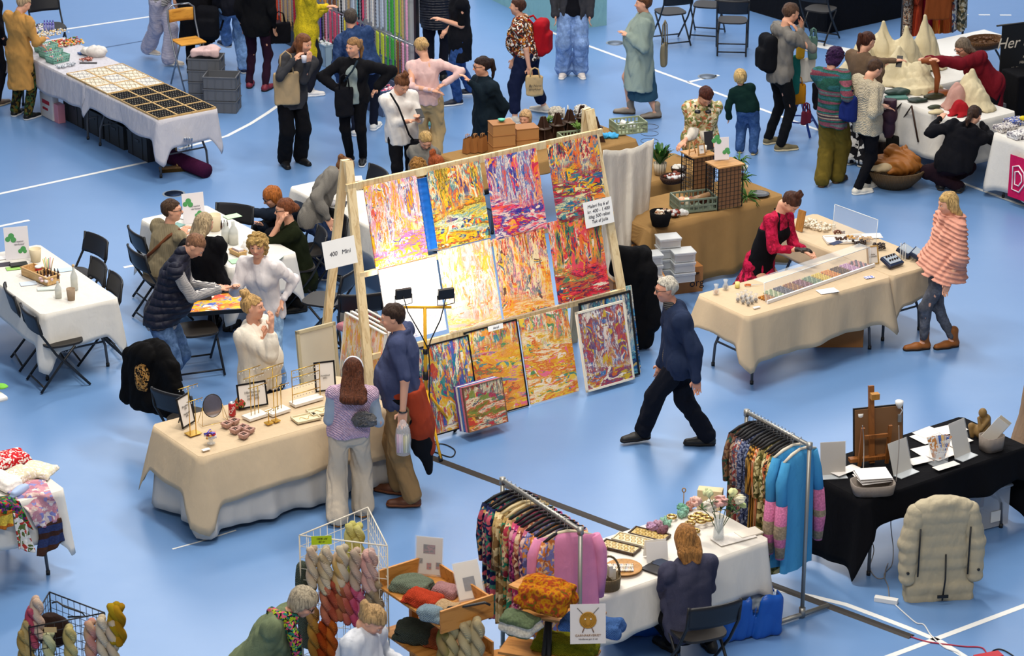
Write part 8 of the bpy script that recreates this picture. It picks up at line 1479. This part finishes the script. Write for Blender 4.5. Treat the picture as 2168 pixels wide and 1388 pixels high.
rr2 = [(PR('#5a3a30','#8a6a50','#2a4a40'),'brown flecked dress at the far end of the right rack'),(PR('#6a4438','#a88a70','#3a2a30'),'rust flecked dress, second on the right rack'),(PR('#4a4a5a','#8a3a3a','#a8a0a0'),'grey and red flecked dress on the right rack'),(PR('#8a5a50','#5a6a8a','#c8b0a0',s=3),'mottled brick dress with blue flecks'),(PR('#4a5478','#8a90a8','#2a3050',s=3),'mottled grey blue dress on the right rack'),(PR('#3c4668','#7a84a0','#242c48',s=3),'darker mottled blue dress on the right rack'),(M('rib','#b8904a','#1c1a22',s=1.),'gold and black striped dress'),(M('rib','#c88a3a','#2c241c',s=1.3),'yellow and black striped dress'),(M('rib','#c8602c','#e0b08a',s=1.1),'orange and cream twisted stripe dress'),(PR('#8a7a4a','#d8c890','#4a4a24'),'olive and cream patterned dress'),(PR('#9a8a50','#e0d0a0','#5a5a30'),'khaki flowered dress next to the jumpers'),(PR('#b85a34','#3a2c24','#d8b080'),'burnt orange patterned dress near the jumpers'),(PR('#6a6a3c','#c8b880','#3a3a20'),'moss green flowered dress behind the jumpers')]
rz2 = math.degrees(math.atan2(rd2_.y,rd2_.x))+90
for i,(m_,l) in enumerate(rr2): hung(ra2,rd2_,.04+i*(rl2-.22)/13,1.50,m_,l,'dress',None,1.06,.42,.055,.45,i+60,M('plain','#141418'),rz2-2+(i*7) % 9,'dress')
for i,s_ in enumerate((rl2-.20,rl2-.11)):
    t = hung(ra2,rd2_,s_,1.50,M('fabric','#4a9cd0'),('sky blue jumper with pink and beige sleeves, inner one','sky blue jumper with pink and beige sleeves, nearest the rack end')[i],'jumper',None,1.0,.38,.08,.0,80+i,M('plain','#d8ccb8'),rz2+4+8*i,'jumper')
    for s in (-1,1): B().tube([(s*.17,0,-.05),(s*.22,0,-.22),(s*.23,-.02,-.40)],[.036,.045,.045],10).out('sleeve_top',M('fabric','#4a9cd0'),t); B().tube([(s*.23,-.02,-.39),(s*.25,-.03,-.62),(s*.24,-.03,-.84)],[.047,.052,.036],12).out('sleeve',M('hoop','#d87aa6','#d87aa6','#a8947a','#d87aa6','#a8947a',s=.6),t)
t = thing('hanging_coat','beige cloth hanging at the right frame edge beyond the black table','coat',G(2168,1010)); sd = SD((-.25,-.2,0),(.35,.2,1.35),.012); sd.cone((.10,0,1.2),(.04,0,.15),.08,.22,.05); sd.folds(.03,16,3,(1,1,.2)); sd.out('cloth',M('fabric','#9a8068'),t)
# ---------------- quilts at the left ----------------
x_,y_,la_,lb_,h_,yw_ = Tb['quilt']
def qf(px,py,off):
    r = ray(px,py); e = corner(x_,y_,0,0,yw_); k = ((e-Vector((0,0,CH)))*1).dot(BV)-off; return Vector((0,0,CH))+r*(k/r.dot(BV))
def qsheet(name,label,pts,mat,seed=0,th=.012,cat='quilt'):
    """cloth laid over the table and hanging over its edge: rows of pixel points with heights"""
    R_ = [[G(*p) if p[2] > .73 else qf(p[0],p[1],.055+.006*seed) for p in row] for row in pts]; o0 = R_[0][0].copy(); t = thing(name,label,cat,o0); n = len(R_); m_ = len(R_[0])
    def f(u,v):
        a,b_ = min(u*(m_-1),m_-1.0001),min(v*(n-1),n-1.0001); i,j = int(a),int(b_); fa,fb = a-i,b_-j; P = (R_[j][i]*(1-fa)+R_[j][i+1]*fa)*(1-fb)+(R_[j+1][i]*(1-fa)+R_[j+1][i+1]*fa)*fb-o0; w = .012*math.sin(u*14+seed+v*3)*v; return (P.x+w,P.y-w,P.z+.006*math.sin(u*9+v*7+seed))
    B().grid(f,26,26).out('fabric',mat,t,solid=th); return t
T7 = .775
qsheet('quilt','pink flowered quilt with blue checked border hanging at the corner',[[(10,1040,T7),(52,1018,T7),(96,1016,T7)],[(28,1050,T7),(70,1046,T7),(112,1050,T7)],[(60,1082,.70),(92,1078,.70),(122,1070,.70)],[(78,1118,.50),(104,1110,.50),(128,1098,.50)]],M('print','#c8909c','#d8b8b0','#b87a8a','#e8d8d0','#8a8ac0',s=1.3),1,.012)
qsheet('quilt','dark brown brick patterned quilt with blue band at the front corner',[[(80,1116,.47),(106,1106,.47),(129,1094,.47)],[(84,1138,.36),(108,1130,.36),(133,1112,.36)],[(80,1178,.16),(106,1168,.16),(137,1142,.18)]],M('hoop','#3c2018','#4a2a1c','#2a3a6a','#3c2018','#5a3420',s=.5),2,.014)
qsheet('quilt','green and red jungle patterned strip over the table front',[[(-10,1050,T7),(20,1050,T7),(40,1060,T7)],[(-6,1066,.72),(26,1066,.72),(52,1084,.70)],[(-4,1082,.62),(34,1090,.60),(68,1120,.46)]],M('print','#1c4a24','#2a2a4a','#b8342c','#3a8a3a','#6a2a7a',s=2.),3)
qsheet('quilt','orange and yellow patchwork piece hanging at the left edge',[[(-14,1080,.62),(8,1078,.62),(26,1080,.60)],[(-12,1100,.48),(8,1100,.48),(27,1098,.48)],[(-12,1124,.36),(8,1120,.36),(26,1112,.38)]],M('hoop','#d8941c','#e8c84a','#c8701c','#e8b02a',s=1.),4)
qsheet('quilt','white green and red striped panel hanging beside the orange patchwork',[[(28,1084,.58),(42,1092,.56),(56,1110,.48)],[(34,1130,.30),(52,1134,.28),(68,1148,.24)],[(38,1160,.14),(56,1166,.12),(74,1170,.14)]],M('print','#e0dcd4','#e0dcd4','#5a6a3a','#b03a34',s=1.4),5)
for i,(l,px,py,c,w,d) in enumerate((('red cushion cover with a white stripe at the back of the quilt stall',12,978,'#c41c24',.30,.22),('white folded cloth leaning on the quilts at the left edge',6,1022,'#e8e0d8',.16,.34),('cream flowered folded fabric on top of the quilts',40,1012,'#d8ccb0',.28,.20),('pale blue ribbon strip across the pink quilt',40,1044,'#a8bce0',.20,.05),('cream scalloped fabric at the right of the pile',80,1000,'#e0d4b8',.22,.26))):
    folded(G(px,py,T7),(w,d,.04+.02*(i < 3)),M('print',c,c,'#f0e8e0',s=3) if i != 3 else M('plain',c),l,'fabric',YAW+i*9,'folded_fabric',None,2,i+2,.004)
# ---------------- yarn stands ----------------
def gridstand(p,w,h,z0,rz,mat,label,cols=10,rows=14):
    t = thing('grid_stand',label,'display grid',p,rz)
    for k in range(3):
        a = 2*math.pi*k/3+math.pi/2; b_ = a+2*math.pi/3; r = w/1.732; A_,B_ = Vector((r*math.cos(a),r*math.sin(a),0)),Vector((r*math.cos(b_),r*math.sin(b_),0)); b = B()
        for i in range(cols+1): q = A_.lerp(B_,i/cols); b.tube([tuple(q+ZV*z0),tuple(q+ZV*h)],.0025 if 0 < i < cols else .006,5)
        for j in range(rows+1): z = z0+(h-z0)*j/rows; b.tube([tuple(A_+ZV*z),tuple(B_+ZV*z)],.0025 if j < rows else .006,5)
        b.out('grid_panel',mat,t)
    return t
sk = {}
def hangskein(p,cols,label,L=.30,r=.028,rz=0,group=None):
    k = (cols,L); nm = 'yarn_skein'
    if L not in sk: sk[L] = skein(None,8,L,r)
    o = sk[L].out(nm,M('yarn',*cols)); o.location = p; o.rotation_euler = (0,0,math.radians(rz)); return setp(o,label,'yarn',group)
yp = G(752,1440); gs = gridstand(yp,.68,GY(750,1120,yp.y).z,.0,-15,M('paint','#d8d0c0'),'white wire grid tower hung with skeins of yarn'); YC = lambda *c: tuple(c)
sks = [(742,1118,('#d8cf6a','#e0d890'),'pale lime skein hanging inside the white grid tower, left one'),(758,1122,('#d0c860','#e6de98'),'pale lime skein hanging inside the tower, right one'),(746,1165,('#b8b83a','#d8d870'),'olive lime skein below the pale lime ones'),
 (660,1168,('#e8d8b8','#d8b8a0'),'cream and peach skein at the far left of the tower'),(684,1182,('#e8dcb8','#c8a880'),'cream skein with tan end, second from the left'),(690,1170,('#e6dcc0','#e0c8b0'),'cream skein half behind the second one'),(716,1184,('#e8ccb8','#d8b060'),'peach cream skein in the middle of the tower'),(724,1166,('#ecdcc4','#d8c8a8'),'ivory skein behind the peach cream one'),(752,1174,('#e0c0b0','#b8a890'),'blush grey skein right of the middle'),(776,1178,('#ecc8bc','#e4a8a0'),'pale pink skein on the right edge of the tower'),(786,1176,('#e8c4b8','#c8a8a0'),'second pale pink skein on the right edge'),
 (690,1248,('#b85a4a','#d88a6a'),'brick red skein in the lower row, first'),(704,1240,('#c8694a','#a84a3a'),'copper skein in the lower row, second'),(722,1238,('#a8543c','#d09060'),'rust brown skein in the lower row, third'),(735,1246,('#b8483c','#e09080'),'coral red skein in the lower row, fourth'),(752,1250,('#c03a5a','#d86a8a'),'raspberry pink skein in the lower row, fifth'),(762,1262,('#b03a68','#e080a0'),'magenta skein in the lower row, sixth'),(798,1240,('#c8b090','#a89070'),'beige skein at the lower right of the tower'),(786,1256,('#c0a888','#a09078'),'greyish beige skein beside it'),
 (664,1318,('#b8742c','#c89848'),'ochre skein at the bottom left of the tower'),(682,1330,('#c85a1c','#a8401c'),'orange skein at the bottom of the tower'),(700,1322,('#b04a1c','#d8742c'),'burnt orange skein at the bottom of the tower'),(660,1250,('#a87038','#c8a060'),'caramel skein behind the grey haired woman')]
for px,py,c,l in sks: hangskein(GY(px,py-12,yp.y-(.22 if 'inside' not in l and 'below' not in l else -.10)),c,l,.33,.030,px % 90)
note('bright lime green handwritten note on the white grid tower',GY(681,1152,yp.y-.24),.15,.07,0,'100% uld\n65 kr',.022,6,'#b8d01c','#2c3010','price_note',.3)
q = GY(640,1190,yp.y-.05); t = thing('knitted_shawl','grey green knitted shawl hanging behind the grey haired woman','shawl',q); sd = SD((-.12,-.1,-.75),(.14,.1,.05),.010); sd.cone((0,0,-.03),(.02,0,-.65),.05,.065,.03); sd.folds(.02,24,3,(1,1,.3)); sd.out('knit',M('knit','#5c6457','#3a4238'),t)
# black grid at the bottom left
bp = G(145,1520); bg = gridstand(bp,.56,GY(145,1292,bp.y).z,.0,24,M('paint','#131318'),'black wire grid tower at the bottom left hung with skeins',9,14)
for px,py,c,l in ((76,1285,('#e0b8a0','#e8d0b8'),'cream and peach skein at the top left of the black tower'),(66,1305,('#d0687a','#c8506a'),'rose pink skein on the left of the black tower'),(58,1330,('#c8a860','#d8c088'),'straw yellow skein on the left edge of the black tower'),(48,1352,('#c8ac70','#b89858'),'ochre yellow skein at the lower left'),(102,1358,('#c8c890','#d8d8b0'),'pale olive skein at the bottom of the black tower'),(146,1345,('#d8cc90','#c8b470'),'butter yellow skein in the middle of the black tower'),(190,1332,('#d88a8a','#d8b890'),'pink and cream skein right of the middle'),(214,1325,('#dcc8a8','#e4d4bc'),'ivory skein on the right of the black tower'),(236,1330,('#d8c8a0','#e0c8b0'),'second ivory skein on the right'),(240,1296,('#b08a1c','#c8a82a'),'mustard skein at the right corner of the black tower'),(250,1300,('#a87a18','#c89a28'),'dark mustard skein beside it')): hangskein(GY(px,py-20,bp.y-.18),c,l,.32,.030,px % 80)
setp(B().tube([(-.06,0,.04),(-.02,0,.05),(.03,0,.01),(.16,-.02,-.03),(.18,-.02,-.06),(.05,-.01,-.07)],.007,6).out('coat_hanger',BLK,None,None,loc=GY(128,1286,bp.y-.02)),'black coat hanger caught in the top of the black grid','hanger')
note('small tan paper tag on the black wire grid',GY(107,1338,bp.y-.24),.09,.04,0,None,.02,0,'#c8a872',name='paper_tag')
soft('dark_cloth','dark brown folded cloth inside the black grid','cloth',GY(112,1365,bp.y),(.13,.08,.14),M('fabric','#2a1c18'),.01,20)
# wooden shelf trolley with knitwear
SW = M('wood','#c08440','#9a6226',rot=1); sp2 = G(925,1500); t = thing('wooden_shelf','two tier pine display shelf of folded knitwear','shelf',sp2,-22)
W2,D2 = .46,.80; ZS = GY(925,1268,sp2.y).z; t.rotation_euler = (0,0,math.radians(YAW))
for z in (ZS,ZS-.36): B().box((0,0,z),(W2,D2,.018)).out('shelf_board',SW,t); B().box((W2/2,0,z+.05),(.016,D2,.12)).out('back_board',SW,t)
for s in (-1,1): B().box((0,s*D2/2,ZS+.05),(W2,.018,.18)).out('end_board',SW,t); B().box((.05,s*(D2/2-.03),ZS/2),(.06,.04,ZS)).out('leg',SW,t)
kn = lambda *c,s=1.: M('knit',*c,s=s)
for (px,py,d,m_,l) in ((872,1238,(.26,.20,.07),kn('#7a8470','#565e50'),'grey green ribbed jumper at the left of the top shelf'),(898,1268,(.26,.18,.07),kn('#c8482c','#9a2c1c'),'coral red knitted jumper on the top shelf'),(945,1246,(.18,.14,.05),kn('#b88a8a','#98686a'),'dusty pink knit behind the coral jumper'),(938,1282,(.20,.14,.05),kn('#cfae86','#a88860'),'peach beige knit right of the coral jumper'),(915,1300,(.16,.12,.07),kn('#8fa4b0','#6a7e8a'),'light blue knit over the shelf edge')):
    q = G(px,py+8,ZS+.012); folded(q,d,m_,l,'jumper',-30,'folded_jumper',None,2,px % 20,.007)
for (px,py,d,m_,l) in ((880,1348,(.30,.22,.09),kn('#4a5048','#30362f'),'dark grey green jumper on the lower shelf'),(925,1362,(.18,.16,.08),kn('#b0603c','#8a4428'),'rust shawl end on the lower shelf')): folded(G(px,py,ZS-.345),d,m_,l,'jumper',-20,'folded_jumper',None,2,px % 20,.007)
def pattern(px,py,z,w,h,rz,label,lean,c,im):
    q = G(px,py,z); t = note(label,q,w,h,lean,None,.02,rz,c,name='knitting_pattern'); cc,s = math.cos(math.radians(lean)),math.sin(math.radians(lean))
    for x,zz,ww,hh,col in im: B().box((x,zz*h*s-.004,zz*h*cc),(ww,.001,hh),rx=-lean).out('printed_picture',M('print',col,'#3a3440',s=3),t)
    B().box((0,h/2*s-.008,h/2*cc),(w+.02,.002,h+.02),rx=-lean).out('plastic_sleeve',M('glass','#f4f6f8',a=.15,r=.1),t); return t
pattern(908,1215,ZS+.02,.20,.29,-12,'knitting pattern sheet in a plastic sleeve standing on the top shelf',8,'#dcd4cc',((0,.68,.09,.07,'#8a4a5a'),(-.07,.35,.04,.04,'#7a6a60'),(0,.22,.035,.05,'#a83a34'),(.07,.25,.035,.05,'#9a3a3a')))
pattern(1000,1265,ZS+.02,.20,.27,25,'second plastic wrapped knitting kit leaning at the right of the shelf',30,'#d8d0c4',((0,.4,.09,.10,'#3a3438'),))
for i,(px,py,c,l) in enumerate(((955,1330,('#d8c490','#c8b07a'),'cream macrame yarn loop hanging on the right side of the shelf'),(985,1345,('#e0cfa0','#cbb488'),'long cream yarn skein hanging on the shelf side'),(1010,1340,('#dccaa0','#c8b488'),'cream yarn skein nearest the tunic rack'),(940,1365,('#7a8a3a','#b89a6a'),'green tipped yarn skein at the lower right of the shelf'))): hangskein(GY(px,py-30,sp2.y-.34),c,l,.36,.034,30*i)
setp(B().tube([(-.16,0,-.04),(-.12,0,.01),(0,0,.02),(.14,0,.05),(.18,0,.03)],.010,7).out('coat_hanger',BLK,None,None,loc=GY(985,1288,sp2.y-.35)),'black hanger holding cream yarn on the side of the shelf','hanger')
# ladder shelf with hats at the bottom middle
lp = G(1190,1560); t = thing('ladder_shelf','black ladder shelf with pine boards at the bottom middle','shelf',lp,-18); zl = GY(1190,1300,lp.y).z
for s in (-1,1): B().tube([(-.10+s*.05,-.2,.02),(-.10+s*.0,.0,zl+.10)],.02,8).out('leg',BLK,t)
B().box((.0,0,zl),(.58,.24,.018)).out('shelf_board',SW,t); B().box((-.1,.0,zl-.32),(.7,.26,.018)).out('shelf_board',SW,t); B().box((-.24,.12,zl+.12),(.34,.22,.018),-22).out('shelf_board',SW,t)
folded(G(1158,1278,zl+.17),(.36,.26,.15),M('yarn','#c8501c','#d8a01c','#b83a2c','#5a6a1c',s=4.),'thick orange, yellow and red knitted scarf on the ladder shelf','scarf',-30,'rolled_scarf',None,2,3,.012)
folded(G(1100,1330,zl+.02),(.26,.2,.10),M('hoop','#2a4640','#d8d0c0','#5a6a4a','#3a3a30','#b8603c',s=.8),'striped green, cream and grey knit left on the ladder shelf','scarf',-30,'rolled_scarf',None,2,5,.01)
folded(G(1250,1330,zl+.01),(.40,.18,.07),kn('#4a6ea8','#36558a'),'light blue cable knit on the right of the ladder shelf','jumper',-18,'folded_jumper',None,2,6,.008)
folded(G(1200,1372,zl-.31),(.42,.22,.08),kn('#8a8a20','#66661a'),'olive yellow knit on the lower board of the ladder shelf','jumper',-18,'folded_jumper',None,2,7,.008)
q = GY(1245,1362,lp.y-.42); t = note('white sign with a round yarn ball figure and knitting needles',q,.25,.29,10,None,.02,3,'#e2d8d0',name='shop_sign')
cc,ss = math.cos(math.radians(10)),math.sin(math.radians(10)); sgn = lambda x,z,o_=.006: (x,z*ss-o_,z*cc)
b = B(); [b.tube([sgn(.058*math.cos(a)*math.cos(k),.175+.058*math.sin(a)*1.0*math.cos(k*.7)) for a in [j*.42 for j in range(15)]],.004,4,closed=True) for k in (0,.5,.9,1.2)]; b.add([sgn(.060*math.cos(a),.175+.060*math.sin(a),.004) for a in [j*.2618 for j in range(24)]],[tuple(range(24))]); b.out('yarn_ball_print',M('plain','#b8842c'),t)
for s in (-1,1): B().tube([sgn(s*.03,.215),sgn(s*.075,.265)],.0022,4).out('needle_print',M('plain','#3a2a1c'),t); B().tube([sgn(s*.025,.125),sgn(s*.04,.085)],.004,4).out('leg_print',M('plain','#7a4a20'),t); B().ball(sgn(s*.02,.185,.010),.006,6).out('eye_print',M('plain','#f0e8dc'),t)
text('GARNFARVERIET','writing',.024,M('plain','#9a6a30'),t,sgn(0,.062,.005),(80,0,0)); text('Håndfarvet garn & uld','writing',.015,M('plain','#5a4a3a'),t,sgn(0,.036,.005),(80,0,0))
q = G(1090,1388,.5); obox('pine_board','pine board corner at the bottom edge below the striped knit','board',q,(.4,.22,.02),SW,20); soft('plastic_wrap','small clear wrapped bundle on the pine board','bag',q+ZV*.025,(.08,.05,.03),M('glass','#e8e4dc',a=.7),.012,40)
b = B(); q0 = JS['base']; N_ = JS['NK']-V3(q0); b.tube([tuple(N_+V3(v)) for v in ((-.09,.02,.02),(-.02,-.09,.03),(.08,-.05,.0),(.09,.03,.0))],[.04,.05,.05,.04],10).tube([tuple(N_+V3(v)) for v in ((.04,-.09,.0),(.09,-.11,-.14),(.10,-.10,-.34))],[.045,.05,.035],10); b.out('scarf',M('print','#14141a','#9ab020','#c04a6a','#1f6a60',s=2.6),JS['root'])
q0 = V3(JK['base']); F_,R_,N_ = JK['F'],JK['R'],JK['NK']-q0; h_ = JK['HP']-q0; B().tube([tuple(v) for v in (N_+R_*.13+F_*.03,N_+R_*.10-F_*.10-V3((0,0,1))*.05,N_*.5+h_*.5-F_*.17,h_-R_*.15-F_*.10+V3((0,0,1))*.1)],.018,6).out('shoulder_strap',M('plain','#6a3a1c'),JK['root'])
q0 = RK(-.20,1.66,-.05); t = thing('padded_mat','bright blue ribbed padded mat seen between the two left top canvases','mat',q0,YAW); B().grid(lambda u,v: (u*.20-.02,v*.66*SA+.012*abs(math.sin(v*31)),v*.66*CA),6,60).out('mat',M('paint','#1a6ac8',r=.5),t,solid=.01)
soft('pink_cloth','dusty pink cloth bundle behind the stored canvases','cloth',G(742,700,.46),(.12,.09,.05),M('fabric','#c08088'),.02,30)
soft('green_cloth','lime green cloth on the bare white table at the left edge','cloth',G(0,822,.75),(.08,.06,.02),M('fabric','#7ac04a'),.01,30)
